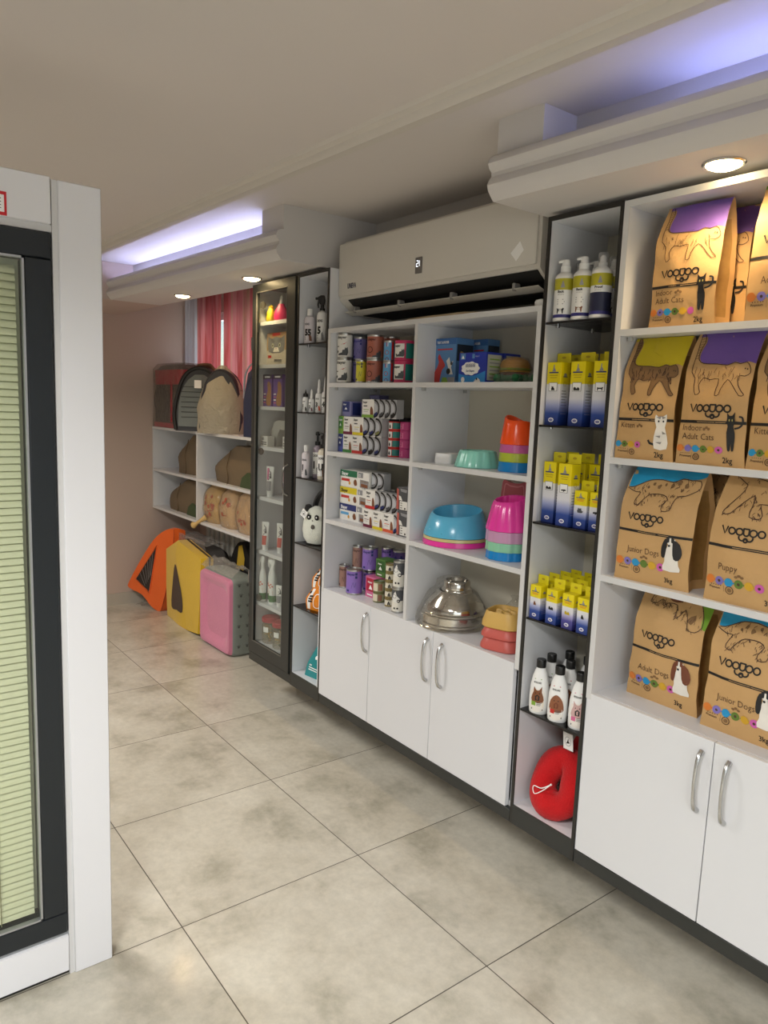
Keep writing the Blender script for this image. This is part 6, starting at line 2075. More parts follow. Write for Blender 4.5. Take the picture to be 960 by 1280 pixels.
f.tube([(0.002, -0.049, 0.074), (-0.003, -0.050, 0.062), (0.002, -0.049, 0.052)], 0.0012, INKW, 6)
f.build('face', pt)
s = MB()
s.tube(smooth_curve([(-0.030, 0.035, 0.150), (-0.015, 0.030, 0.200), (0.020, 0.015, 0.236), (0.055, 0.005, 0.232), (0.070, 0.010, 0.195), (0.050, 0.025, 0.150)], 5), 0.016, BPLUSH, 12, flat=0.75)
s.build('strap', pt)
tg = MB()
tg.box(-0.017, 0.017, -0.001, 0.001, -0.017, 0.017, INKW)
tg.stroke(arc(0, 0, 0.011, 0, 360, 16)[:-1], 0.0015, front(-0.001), GRY, True)
tg.fill([(-0.006, -0.006), (0.007, -0.003), (0.002, 0.001), (0.002, 0.008), (-0.002, 0.0)], front(-0.001), BLACK)
to = tg.build('paper_tag', pt, (-0.044, -0.040, 0.140))
to.rotation_euler = (0, 0.55, -0.3)

# orange zip packs and the teal bag
Z = DZ[4]
OPK = P('orange film pack', 'E08414', 0.35, var=0.06, bump=0.25, bscale=30, coat=0.2)


def wipes(label, loc, w, h, d, rz, tilt=0.0):
    b = MB()
    rings = []
    for j in range(9):
        v = j / 8
        k = 0.30 + 0.70 * math.sin(PI * min(1, v * 0.97 + 0.42) if v < 0.6 else PI * (0.5 + 0.46 * (v - 0.085) / 0.915)) if False else (0.85 + 0.15 * math.sin(PI * v)) * (1 - 0.55 * max(0, v - 0.5))
        rings.append([(p[0] + tilt * v * h, p[1] * 1.0, v * h) for p in sq(w / 2 * k, d / 2 * k * (1 - 0.4 * max(0, v - 0.55)), min(w, d) * 0.2 * k, 0)])
    b.loft(rings, OPK)
    fr = front(-d / 2 * 0.99)

    def fm(u, v):
        k = (0.85 + 0.15 * math.sin(PI * v / h)) * (1 - 0.55 * max(0, v / h - 0.5))
        return (u * k + tilt * v, -d / 2 * k * (1 - 0.4 * max(0, v / h - 0.55)) - 0.0009, v)
    fm2 = lambda u, v: (lambda p: (p[0], p[1] - 0.0006, p[2]))(fm(u, v))
    b.fill([(-w * 0.36, h * 0.03), (-w * 0.20, h * 0.03), (-w * 0.16, h * 0.97), (-w * 0.34, h * 0.97)], fm, INKW, 0.02)
    for k in range(3):
        b.fill([(-w * 0.30, h * (0.35 + 0.12 * k)), (-w * 0.10, h * (0.37 + 0.12 * k)), (-w * 0.10, h * (0.45 + 0.12 * k)), (-w * 0.30, h * (0.43 + 0.12 * k))], fm2, BLACK)
    b.stroke(smooth_curve([(0.0, h * 0.2), (w * 0.30, h * 0.2), (w * 0.32, h * 0.7), (0.0, h * 0.72)], 4, True), 0.004, fm, INKW, True)
    b.disc(-w * 0.36, h * 0.80, 0.007, fm2, BLACK, 8)
    o = b.build('wipes_pack', None, loc, rz)
    return tag(o, label, 'pack')


wipes('orange film pack standing upright on the lowest glass shelf', (-2.752, 0.062, Z), 0.118, 0.100, 0.07, 0.25, 0.15)
wipes('orange film pack lying aslant on top of the other orange pack', (-2.742, 0.070, Z + 0.1003), 0.100, 0.095, 0.055, 0.25, 0.35)
Z = 0.2636
TEALF = P('teal film bag', '1C8488', 0.35, var=0.06, bump=0.3, bscale=25, coat=0.2)
b = MB()
rings = []
H = 0.205
for j in range(11):
    v = j / 10
    wv = 0.078 * (1.0 if v < 0.25 else 1 - 0.62 * (v - 0.25) / 0.75)
    dv = 0.036 * (1.0 if v < 0.3 else 1 - 0.9 * (v - 0.3) / 0.7)
    rings.append([(p[0] + 0.030 * v, p[1] + 0.03 * v, v * H) for p in sq(wv, dv, dv * 0.6, 0)])
b.loft(rings, TEALF)


def tf(u, v, e=0.001):
    q = v / H
    dv = 0.036 * (1.0 if q < 0.3 else 1 - 0.9 * (q - 0.3) / 0.7)
    return (u + 0.030 * q, 0.03 * q - dv - e, v)


b.disc(-0.018, 0.092, 0.009, tf, INKW, 12)
b.fill([(-0.004, 0.080), (0.020, 0.074), (0.026, 0.104), (0.006, 0.112)], tf, col('C6A8C0'))
for k in range(3):
    b.text('888', -0.048, 0.052 - 0.010 * k, 0.009, tf, INKW, weight=0.03, sx=1.2) if k == 0 else b.fill([(-0.048, 0.052 - 0.010 * k), (0.01, 0.050 - 0.010 * k), (0.01, 0.054 - 0.010 * k), (-0.048, 0.056 - 0.010 * k)], tf, INKW)
o = tag(b.build('litter_bag', None, (-2.752, 0.080, Z), 0.15), 'teal film bag standing at the bottom of the narrow bay', 'bag')
n = MB()
n.loft([[(p[0] + 0.030, p[1] + 0.03, H + q) for p in sq(w_, 0.006, 0.004, 0)] for q, w_ in ((-0.01, 0.022), (0.03, 0.020), (0.036, 0.024))], P('white film', 'E0E4E8', 0.35))
n.loft([[(p[0] + 0.034, p[1] + 0.03, H + q) for p in sq(w_, 0.008, 0.006, 0)] for q, w_ in ((0.034, 0.026), (0.06, 0.030), (0.085, 0.022))], P('dark blue film', '1E2F8E', 0.35))
n.build('bag_neck', o)

# ------------------------------------------------------------------ inside the glass door cabinet
Z = GZ[0]
ygt = MB()
ygt.lathe([(0.018, 0), (0.022, 0.01), (0.020, 0.045), (0.012, 0.062), (0.014, 0.070), (0.0005, 0.078)], col('C8B41E'), 18, c=(0.012, 0, 0))
ygt.lathe([(0.015, 0), (0.018, 0.02), (0.012, 0.05), (0.0005, 0.058)], col('B8A214'), 16, c=(-0.022, 0.01, 0))
tag(ygt.build('squeaky_toy', None, (-3.232, 0.055, Z)), 'yellow squeaky toy on the top shelf behind the glass door', 'dog toy')
pk = MB()
pk.lathe([(0.026, 0), (0.033, 0.006), (0.034, 0.03), (0.027, 0.055), (0.016, 0.07), (0.013, 0.08), (0.0005, 0.086)], col('C8205E'), 24, sx=1.1, sy=0.7)
po = tag(pk.build('pink_bottle', None, (-3.152, 0.072, Z), 0.6), 'hot pink squat bottle on the top shelf behind the glass door', 'bottle')
MB().lathe([(0.010, 0.080), (0.011, 0.086), (0.008, 0.115), (0.0005, 0.120)], WPL, 14).build('cap', po)
wt = MB()
wt.box(-0.016, 0.016, -0.014, 0.014, 0, 0.125, WPL, 0.003)
for k in range(3):
    wt.fill([(-0.010, 0.02 + 0.035 * k), (0.010, 0.02 + 0.035 * k), (0.010, 0.035 + 0.035 * k), (-0.010, 0.035 + 0.035 * k)], front(-0.014), GRYD)
tag(wt.build('slim_box', None, (-3.150, 0.140, Z)), 'slim white box at the right end of the top shelf behind the glass door', 'box')

def d_catphoto(b, m, s, w, d, h):
    b.fill([(-w * 0.5, h * 0.0), (w * 0.5, 0), (w * 0.5, h * 0.45), (-w * 0.5, h * 0.45)], m, col('C9C2B4'))
    b.fill([(-w * 0.5, h * 0.45), (w * 0.5, h * 0.45), (w * 0.5, h), (-w * 0.5, h)], m, col('B0906A'))
    m2, m3, m4 = front(-d / 2 - 0.0005), front(-d / 2 - 0.0010), front(-d / 2 - 0.0015)
    b.fill([(-w * 0.2, h * 0.90), (w * 0.2, h * 0.90), (w * 0.2, h * 0.985), (-w * 0.2, h * 0.985)], m4, RED)
    face = [(-0.40, 0.42), (-0.44, 0.62), (-0.42, 0.90), (-0.24, 0.82), (0.0, 0.86), (0.24, 0.82), (0.42, 0.90), (0.44, 0.62), (0.40, 0.42), (0.2, 0.36), (-0.2, 0.36)]
    b.fill([(w * a, h * q) for a, q in face], m2, P('grey cat print', '7A7C80', 0.6, var=0.25, vscale=70))
    b.fill([(w * a, h * q) for a, q in ((-0.16, 0.40), (0.16, 0.40), (0.10, 0.54), (-0.10, 0.54))], m3, WHF)
    for sx in (-1, 1):
        b.disc(sx * w * 0.18, h * 0.60, w * 0.060, m3, col('B8B8A0'), 10)
        b.disc(sx * w * 0.18, h * 0.60, w * 0.028, m4, BLACK, 8)
        for k in range(3):
            b.stroke([(sx * w * 0.10, h * (0.70 + 0.03 * k)), (sx * w * 0.28, h * (0.74 + 0.035 * k))], 0.0022, m3, GRYD)
    b.fill([(-w * 0.03, h * 0.52), (w * 0.03, h * 0.52), (0, h * 0.48)], m4, PNK)
    b.fill([(-w * 0.42, h * 0.22), (-w * 0.25, h * 0.22), (-w * 0.25, h * 0.30), (-w * 0.42, h * 0.30)], m3, RED)
    for k in range(3):
        b.fill([(-w * 0.1, h * (0.05 + 0.04 * k)), (w * 0.3, h * (0.05 + 0.04 * k)), (w * 0.3, h * (0.07 + 0.04 * k)), (-w * 0.1, h * (0.05 + 0.06 * k))], m3, GRYD)


carton('cat_food_box', 'box with a grey cat face behind the glass door', 0.185, 0.07, 0.150, (-3.168, 0.092, GZ[1]), col('C2B49C'), d_catphoto)


def d_tabby(b, m, s, w, d, h):
    b.fill([(-w * 0.5, h * 0.86), (w * 0.5, h * 0.86), (w * 0.5, h), (-w * 0.5, h)], m, col('2A2240'))
    b.fill([(-w * 0.3, h * 0.90), (w * 0.3, h * 0.90), (w * 0.3, h * 0.95), (-w * 0.3, h * 0.95)], front(-d / 2 - 0.0005), INKW)
    b.fill([(w * a, h * q) for a, q in smooth_curve([(-0.05, 0.05), (-0.1, 0.3), (0.05, 0.5), (0.02, 0.72), (0.2, 0.78), (0.42, 0.66), (0.45, 0.3), (0.4, 0.05)], 3, True)], front(-d / 2 - 0.0005), col('A87A4A'))
    for k in range(4):
        b.fill([(-w * 0.4, h * (0.1 + 0.09 * k)), (-w * 0.15, h * (0.1 + 0.09 * k)), (-w * 0.15, h * (0.14 + 0.09 * k)), (-w * 0.4, h * (0.14 + 0.09 * k))], front(-d / 2 - 0.0005), INKW if k % 2 else PNK)


VIO2 = col('6C4C9C')
carton('treat_carton', 'purple treat carton with a ginger cat, left of two behind the glass door', 0.086, 0.06, 0.152, (-3.238, 0.080, GZ[2]), VIO2, d_tabby)
carton('treat_carton', 'purple treat carton with a ginger cat, right of two behind the glass door', 0.086, 0.06, 0.152, (-3.138, 0.080, GZ[2]), VIO2, d_tabby)
carton('treat_carton', 'plain dark purple carton at the right end of the purple cartons', 0.060, 0.06, 0.152, (-3.050, 0.110, GZ[2]), col('54406E'), None)
Z = GZ[3]
am = MB()
ARC = P('grey white plastic arch', 'B6B4AC', 0.5, var=0.03)
ap = [(-0.105, 0.0), (-0.085, 0.075), (-0.055, 0.118), (-0.02, 0.128), (0.10, 0.128), (0.10, 0.0), (0.055, 0.0), (0.055, 0.085), (0.0, 0.085), (-0.02, 0.06), (-0.03, 0.0)]
am.prism(ap, lambda a, b: (a, -0.03, b), lambda a, b: (a, 0.03, b), ARC)
tag(am.build('litter_scoop_stand', None, (-3.182, 0.120, Z), 0, recalc=True), 'grey white arched plastic stand behind the glass door', 'stand')


def d_small(b, m, s, w, d, h):
    b.fill([(-w * 0.3, h * 0.6), (0, h * 0.6), (0, h * 0.85), (-w * 0.3, h * 0.85)], m, GRY)
    for k in range(2):
        b.fill([(-w * 0.38, h * (0.16 + 0.18 * k)), (w * 0.36, h * (0.16 + 0.18 * k)), (w * 0.36, h * (0.26 + 0.18 * k)), (-w * 0.38, h * (0.26 + 0.18 * k))], m, GRYD)


carton('small_box', 'small white box at the left foot of the arched stand', 0.070, 0.04, 0.050, (-3.250, 0.062, Z), WH, d_small)
carton('small_box', 'small white box under a taller white box, right of the arched stand', 0.056, 0.05, 0.055, (-3.080, 0.090, Z), WH, d_small)
carton('small_box', 'slim white box stacked right of the arched stand', 0.040, 0.04, 0.090, (-3.076, 0.092, Z + 0.0552), WH, d_small)


def tube_pack(label, x, y, z, h, c1, c2, ink):
    t = thing('paste_tube', label, 'tube', (x, y, z), 0.5)
    b = MB()
    r = 0.0165
    rings = []
    for j in range(8):
        v = j / 7
        rings.append([((r + 0.006 * v) * math.cos(2 * PI * k / 20), (r * (1 - v) + 0.0015) * math.sin(2 * PI * k / 20), h * (0.16 + 0.84 * v)) for k in range(20)])
    b.loft(rings, WPL)

    def tm(u, v, e=0.0008):
        q = max(0, (v / h - 0.16) / 0.84)
        a = -PI / 2 + u / r * 0.9
        return ((r + 0.006 * q + e) * math.cos(a), (r * (1 - q) + 0.0015 + e) * math.sin(a), v)
    b.fill([(-0.013, h * 0.20), (0.013, h * 0.20), (0.013, h * 0.52), (-0.013, h * 0.52)], tm, c2, 0.01)
    b.fill([(-0.013, h * 0.56), (-0.002, h * 0.56), (-0.002, h * 0.94), (-0.013, h * 0.94)], tm, c1, 0.01)
    b.fill([(0.002, h * 0.62), (0.012, h * 0.60), (0.006, h * 0.86)], lambda u, v: tm(u, v, 0.0014), ink)
    b.stroke([(-0.005, h * 0.55), (0.005, h * 0.62), (-0.004, h * 0.70), (0.006, h * 0.78), (-0.003, h * 0.88)], 0.003, lambda u, v: tm(u, v, 0.0016), ink)
    b.build('tube_body', t)
    MB().lathe([(r * 0.92, 0), (r * 0.92, h * 0.15), (r * 0.75, h * 0.165)], WPL, 18).build('cap', t)


tube_pack('paste tube with a pink and grey print on the fifth shelf behind the glass door', -3.232, 0.070, GZ[4], 0.150, PNK, GRY, GRYD)
tube_pack('paste tube with a violet print beside the door handle, fifth shelf', -3.090, 0.080, GZ[4], 0.155, PNK, col('7A5A8A'), MAR)
tube_pack('white paste tube with a red foot print, left of two on the sixth shelf', -3.245, 0.055, GZ[5], 0.143, WH, col('C85A50'), GRYD)
tube_pack('white paste tube with a red foot print, right of two on the sixth shelf', -3.145, 0.085, GZ[5], 0.147, WH, col('C85A50'), GRYD)


def cleaner(label, x, y, z, r=0.0215, h=0.232):
    t = thing('spray_bottle', label, 'bottle', (x, y, z), 0.4)
    b = MB()
    gg = P('green printed foot', '4F7A50', 0.4, var=0.2, vscale=60)
    b.lathe([(r * 0.95, 0), (r, 0.004), (r, 0.012)], WPL, 22)
    b.lathe([(r, 0.012), (r, 0.045)], gg, 22, cap=False)
    b.lathe([(r, 0.045), (r, 0.075), (r * 0.96, 0.115), (r * 0.80, 0.145), (r * 0.52, 0.165), (r * 0.42, 0.172), (r * 0.42, 0.178)], WPL, 22)
    m = cyl(r)
    for u, v in ((-0.008, 0.095), (0.002, 0.102), (0.010, 0.092), (-0.002, 0.086)):
        b.disc(u, v, 0.0042, m, ORG, 8)
    b.fill([(-0.012, 0.05), (0.014, 0.05), (0.010, 0.072), (-0.008, 0.07)], m, col('D89A70'))
    b.build('bottle_body', t)
    c = MB()
    c.lathe([(r * 0.52, 0.174), (r * 0.55, 0.178), (r * 0.5, 0.196)], WPL, 16)
    c.loft([sq(r * 0.45, r * 0.4, r * 0.2, 0.195), [(p[0] - r * 0.2, p[1], p[2]) for p in sq(r * 0.85, r * 0.42, r * 0.2, 0.210)], [(p[0] - r * 0.1, p[1], p[2]) for p in sq(r * 0.75, r * 0.40, r * 0.2, 0.226)], sq(r * 0.4, r * 0.3, r * 0.15, h)], WPL)
    c.tube([(-r * 0.9, 0, 0.208), (-r * 1.15, 0, 0.192), (-r * 1.0, 0, 0.178)], [0.005, 0.004, 0.003], WPL, 8)
    c.build('trigger_head', t)


cleaner('white trigger spray with a green foot, leftmost behind the glass door', -3.260, 0.052, GZ[6], 0.019)
cleaner('white trigger spray with a green foot, between two others behind the glass door', -3.230, 0.086, GZ[6], 0.019)
cleaner('white trigger spray with a green foot, nearest the handle side of the glass door', -3.186, 0.070, GZ[6], 0.0205)
tube_pack('small white tube standing beside the green footed trigger sprays', -3.125, 0.075, GZ[6], 0.106, WH, GRY, GRYD)

# treat jars with red lids
JARC = clear_mat('jar plastic', 'F0EEE8', 0.25, 0.06, body=0.15, bodycol='E0DACA')
REDL = P('red jar lid', 'A8343E', 0.4)


def jar(label, x, y):
    t = thing('treat_jar', label, 'jar', (x, y, 0.297), 0.4)
    MB().lathe([(0.038, 0), (0.043, 0.006), (0.044, 0.095), (0.038, 0.108), (0.037, 0.114)], JARC, 26).build('jar_body', t)
    s = MB()
    rnd = random.Random(int(abs(x) * 1000))
    for k in range(26):
        a, q, z = rnd.uniform(0, 2 * PI), 0.026 * math.sqrt(rnd.random()), 0.012 + 0.078 * rnd.random()
        c = (q * math.cos(a), q * math.sin(a), z)
        dx, dy, dz = rnd.uniform(-0.012, 0.012), rnd.uniform(-0.012, 0.012), rnd.uniform(-0.012, 0.012)
        s.tube([(c[0] - dx, c[1] - dy, max(0.005, c[2] - dz)), (c[0] + dx, c[1] + dy, max(0.005, c[2] + dz))], 0.0045, [P('treat tan', 'B8995A', 0.7), P('treat grey green', '8E8E6C', 0.7), P('treat gold', 'C8A23C', 0.6)][k % 3], 7)
    so = s.build('treats', t)
    so['kind'] = 'stuff'
    l = MB().lathe([(0.044, 0.110), (0.046, 0.112), (0.046, 0.130), (0.042, 0.134), (0.0005, 0.134)], REDL, 26)
    l.build('lid', t)
    lb = MB()
    lb.grid(cyl(0.0442), 6, 1, INKW, False, -0.014, 0.016, 0.062, 0.088)
    lb.build('sticker', t)


jar('clear treat jar with a red lid, foremost at the bottom behind the glass door', -3.115, 0.082)
jar('clear treat jar with a red lid, left of the foremost jar', -3.222, 0.082)
jar('clear treat jar with a red lid behind the two other jars', -3.150, 0.195)

# ------------------------------------------------------------------ red plush at the bottom of the narrow bay
REDP = P('red plush', 'C00810', 0.95, var=0.12, vscale=30, bump=0.5, bscale=200, sheen=0.08)
Z = 0.2636
t = thing('plush_collar', 'red plush ring collar with a white cord leaning on a bay wall', 'soft toy', (-1.372, 0.060, Z), 0.0)
b = MB()
ctr = [(0.010 + 0.056 * math.cos(a) * (1 - 0.10 * math.sin(a)), 0.020 + 0.035 * math.sin(a), 0.103 + 0.062 * math.sin(a)) for a in [2 * PI * k / 40 for k in range(40)]]
b.tube(ctr, [0.044 + 0.004 * math.sin(3 * k / 40 * 2 * PI + 1) for k in range(40)], REDP, 18, closed=True)
b.v = [(x, y, max(0.001, z)) for x, y, z in b.v]
b.build('ring', t)
bt = MB().lathe([(0.0005, -0.010), (0.007, -0.007), (0.009, 0), (0.007, 0.007), (0.0005, 0.010)], P('tan toggle', '9A6A3A', 0.5), 12, sy=0.4)
bt.build('toggle', t, (0.056, -0.020, 0.095))
cd = MB()
cd.tube(smooth_curve([(0.020, -0.040, 0.118), (-0.005, -0.046, 0.090), (-0.030, -0.050, 0.070), (-0.042, -0.046, 0.078), (-0.038, -0.046, 0.092), (-0.010, -0.046, 0.096), (0.020, -0.040, 0.118)], 5), 0.0016, INKW, 6)
cd.lathe([(0.0005, -0.004), (0.004, 0), (0.0005, 0.004)], INKW, 10, c=(0.021, -0.040, 0.119))
cd.build('cord', t)
t2 = thing('plush_collar', 'red plush ring collar standing behind with a white paper tag', 'soft toy', (-1.318, 0.195, Z), 0.0)
b = MB()
b.tube([(0.062 * math.cos(a), 0.02 * math.sin(a), 0.137 + 0.095 * math.sin(a)) for a in [2 * PI * k / 36 for k in range(36)]], 0.041, REDP, 16, closed=True)
b.v = [(min(x, 0.0665), min(y, 0.068), max(0.001, z)) for x, y, z in b.v]
b.build('ring', t2)
tg = MB()
tg.box(-0.022, 0.022, -0.0008, 0.0008, -0.026, 0.026, INKW)
tg.stroke(arc(0, 0, 0.014, 0, 360, 18)[:-1], 0.0014, front(-0.0008), GRY, True)
tg.fill([(-0.008, -0.008), (0.009, -0.004), (0.003, 0.001), (0.003, 0.010), (-0.003, 0.0)], front(-0.0008), BLACK)
to = tg.build('paper_tag', t2, (-0.040, -0.098, 0.236))
to.rotation_euler = (0, -0.12, -0.2)
st_ = MB().tube([(-0.040, -0.097, 0.260), (-0.035, -0.070, 0.262), (-0.020, -0.040, 0.24)], 0.0008, INKW, 5)
st_.build('tag_string', t2)

# ------------------------------------------------------------------ pet carriers on the pigeonhole shelf
Z = 1.302
DGRN = P('dark olive nylon', '3A3630', 0.75, var=0.15, vscale=30, bump=0.2, bscale=60)
REDN = P('red nylon', 'B01C30', 0.6, var=0.08, bump=0.15, bscale=60)
t = thing('pet_carrier', 'red and dark olive fabric pet carrier wrapped in plastic beside the end wall', 'pet carrier', (-5.080, 0.365, Z))
b = MB()
W, D_ = 0.25, 0.108
b.loft([sq(W, D_, 0.03, 0.03), sq(W, D_, 0.04, 0.20), sq(W * 0.97, D_, 0.05, 0.34)], DGRN)
b.build('body', t)
f = MB()
f.loft([sq(W * 1.02, D_ * 1.04, 0.03, 0.001), sq(W * 1.02, D_ * 1.04, 0.03, 0.035)], REDN)
f.loft([sq(W * 0.985, D_ * 1.03, 0.05, 0.30), sq(W * 0.985, D_ * 1.03, 0.05, 0.37), sq(W * 1.0, D_ * 1.05, 0.05, 0.40)], REDN)
f.build('trim_bands', t)
n = MB()
n.loft([sq(W * 0.96, D_ * 1.0, 0.06, 0.398), sq(W * 0.80, D_ * 0.85, 0.06, 0.430), sq(W * 0.5, D_ * 0.6, 0.04, 0.440)], P('grey mesh', '6E6862', 0.8, var=0.1))
n.build('mesh_top', t)
z_ = MB()
z_.tube([(0.10, -D_ - 0.003, 0.04), (0.10, -D_ - 0.003, 0.30)], 0.008, REDN, 8)
z_.tube(smooth_curve([(-0.20, -D_ - 0.002, 0.12), (-0.20, -D_ - 0.002, 0.26), (0.03, -D_ - 0.002, 0.26), (0.03, -D_ - 0.002, 0.12)], 3, True), 0.004, DGRN, 6, closed=True)
z_.build('zips', t)
w = MB()
w.loft([sq(W * 1.02 + 0.006, D_ * 1.05 + 0.003, 0.02, 0.002), sq(W * 1.0 + 0.006, D_ * 1.05 + 0.003, 0.03, 0.2), sq(W * 1.02 + 0.006, D_ * 1.06 + 0.003, 0.03, 0.41), sq(W * 0.9, D_ * 0.9, 0.03, 0.446)], clear_mat('clear film', 'F4F2EE', 0.22, 0.10, bump=0.9, bscale=9, body=0.05))
w.v = [(x + 0.004 * noise.noise(Vector((x * 9, y * 9, zz * 9))), y, zz) for x, y, zz in w.v]
w.build('film', t)


def dome_pack(name, label, loc, w, d, h, mat, rz, tilt=0.12):
    t = thing(name, label, 'pet carrier', loc, rz)
    b = MB()
    prof = smooth_curve([(-w * 0.50, 0.0), (-w * 0.54, h * 0.25), (-w * 0.48, h * 0.55), (-w * 0.34, h * 0.85), (-w * 0.12, h * 0.99), (w * 0.12, h * 0.99), (w * 0.34, h * 0.85), (w * 0.48, h * 0.55), (w * 0.54, h * 0.25), (w * 0.50, 0.0)], 4)
    rings = []
    for k, q in ((0, 0.93), (0.12, 1.0), (0.9, 1.0), (1.0, 0.93)):
        y = -d / 2 + d * k
        rings.append([(a * q, y + tilt * bb, bb * (0.5 + 0.5 * q)) for a, bb in prof])
    b.loft(rings, mat)
    return t, b, prof


NVY = P('dark grey shell', '3C3C40', 0.45, var=0.1)
t, b, prof = dome_pack('bubble_backpack', 'grey bubble pet backpack with a clear front, in the middle of the carriers', (-4.595, 0.312, Z), 0.325, 0.15, 0.41, NVY, 0.85, 0.03)
b.build('shell', t)
fm = MB()
ring = [(a * 0.86, -0.1 - 0.004 + 0.05 * c, 0.01 + c * 0.93) for a, c in prof]
fm.tube([(a * 0.93, -0.075 - 0.002 + 0.03 * c, 0.008 + c * 0.96) for a, c in prof], 0.013, P('black piping', '201E1E', 0.5), 10)
fm.tube([(a * 0.99, 0.045 + 0.03 * c, 0.008 + c * 1.0) for a, c in prof], 0.010, P('tan piping', '8E6A50', 0.6), 10)
fm.build('piping', t)
c = MB()
c.grid(lambda u, v: ((u - 0.5) * 2 * 0.27 * 0.5 * math.sqrt(max(0.02, 1 - max(0, v - 0.3) ** 2 / 0.52)), -0.084 - 0.02 * math.sin(PI * u) + 0.02 * v, 0.03 + 0.33 * v), 14, 10, clear_mat('bubble window', 'C8D0D0', 0.35, 0.08, bump=0.25, bscale=12, body=0.55, bodycol='9AA2A2'))
c.build('bubble_window', t)
l = MB()
for k in range(7):
    l.tube([(-0.11, -0.097, 0.09 + 0.032 * k), (0.04, -0.101, 0.09 + 0.032 * k)], 0.0022, P('dark slot', '26282A', 0.6), 6)
l.build('air_slots', t)
s = MB().box(-0.02, 0.025, -0.110, -0.107, 0.275, 0.325, INKW)
s.build('paper_tag', t)
h_ = MB().tube(smooth_curve([(-0.06, 0.02, 0.395), (-0.03, 0.02, 0.425), (0.04, 0.02, 0.428), (0.07, 0.02, 0.395)], 5), 0.010, P('tan piping', '8E6A50', 0.6), 10)
h_.build('handle', t)

t, b, prof = dome_pack('wrapped_backpack', 'pet backpack in a crumpled milky plastic bag beside the glass cabinet', (-4.295, 0.312, Z), 0.26, 0.13, 0.39, P('dark blue grey nylon', '2E3038', 0.7, var=0.1), 0.85, 0.02)
b.build('shell', t)
pw_ = MB()
K = 30
rings = []
for j in range(15):
    v = j / 14
    rr = 0.158 * (1.0 if v < 0.25 else max(0.12, (1 - ((v - 0.25) / 0.79) ** 2.3)))
    rings.append([((rr + 0.012 * noise.noise(Vector((math.cos(2 * PI * k / K) * 2, math.sin(2 * PI * k / K) * 2, v * 7)))) * math.cos(2 * PI * k / K),
                   (rr * 0.64 * (1 + 0.05 * math.sin(9 * 2 * PI * k / K + v * 3)) + 0.016 * noise.noise(Vector((math.cos(2 * PI * k / K) * 3, math.sin(2 * PI * k / K) * 3, v * 6 + 9)))) * math.sin(2 * PI * k / K) - 0.005, 0.001 + 0.415 * v) for k in range(K)])
pw_.loft(rings, WRAPM)
pw_.build('plastic_bag', t)
t = thing('fabric_carrier', 'dark navy fabric carrier partly hidden behind the glass cabinet', 'pet carrier', (-3.785, 0.360, Z))
b = MB()
b.loft([sq(0.14, 0.105, 0.04, 0.001), sq(0.145, 0.11, 0.05, 0.2), sq(0.12, 0.095, 0.05, 0.36), sq(0.06, 0.07, 0.03, 0.41)], P('navy nylon', '232A48', 0.7, var=0.1, bump=0.2, bscale=50))
b.build('body', t)
s = MB().tube(smooth_curve([(-0.12, -0.10, 0.22), (-0.06, -0.12, 0.36), (0.04, -0.11, 0.42), (0.1, -0.09, 0.36)], 5), 0.006, P('white webbing', 'C8CAD0', 0.7), 8, flat=0.4)
s.build('strap', t)

# sacks and wrapped goods in the pigeonholes
SACK = P('brown paper sack', '6F5F49', 0.8, var=0.08, vscale=10, bump=0.3, bscale=18)


def sack(label, loc, w, d, h, rz, seed, edge=None, skew=0.0):
    t = thing('brown_sack', label, 'sack', loc, rz)
    b = MB()
    K = 28
    rings = []
    for j in range(11):
        v = j / 10
        sc = (0.90 + 0.12 * math.sin(PI * min(1, v * 1.3))) * (1.0 if v < 0.35 else 1 - 0.62 * ((v - 0.35) / 0.65) ** 1.6)
        ring = []
        for k in range(K):
            a = 2 * PI * k / K
            ca, sa = math.cos(a), math.sin(a)
            sx = abs(ca) ** 0.55 * (1 if ca > 0 else -1)
            sy = abs(sa) ** 0.55 * (1 if sa > 0 else -1)
            nn = 1 + 0.06 * noise.noise(Vector((ca * 1.4 + seed, sa * 1.4, v * 2.5)))
            ring.append((w / 2 * sx * sc * nn + skew * v, d / 2 * sy * (sc * 0.5 + 0.5) * nn * 0.95, h * v + 0.0005))
        rings.append(ring)
    b.loft(rings, SACK)
    b.build('sack_body', t)
    sm = MB()
    sm.tube([(-w * 0.05 + 0.01 * math.sin(k), -d / 2 * 0.98 * (0.97 - 0.25 * max(0, k / 8 - 0.5)) + 0.0, h * k / 9) for k in range(9)], 0.003, P('dark fold line', '5C4A34', 0.8), 6)
    sm.build('fold', t)
    if edge:
        e = MB()
        e.loft([sq(w * 0.16, 0.012, 0.01, 0.001), sq(w * 0.12, 0.012, 0.01, h * 0.25), sq(w * 0.02, 0.008, 0.006, h * 0.4)], edge)
        e.build('printed_end', t, (w * 0.36, -d * 0.44, 0.0))
    return t


sack('brown paper sack in the upper left pigeonhole', (-4.83, 0.43, 0.998), 0.46, 0.28, 0.265, 0.1, 1.0, None, 0.05)
sack('large brown paper sack in the upper right pigeonhole', (-4.14, 0.43, 0.998), 0.66, 0.30, 0.235, 0.0, 5.0, P('dark green print', '3C4A2C', 0.7), 0.06)
sack('brown paper sack with a green end in the lower left pigeonhole', (-4.94, 0.425, 0.722), 0.62, 0.28, 0.225, 0.0, 9.0, P('dark green print', '3C4A2C', 0.7), 0.08)
CUSH = P('printed cushion cloth', 'CDAE88', 0.8, var=0.12, vscale=18)
REDPR = P('red flower print', 'B4553C', 0.7)


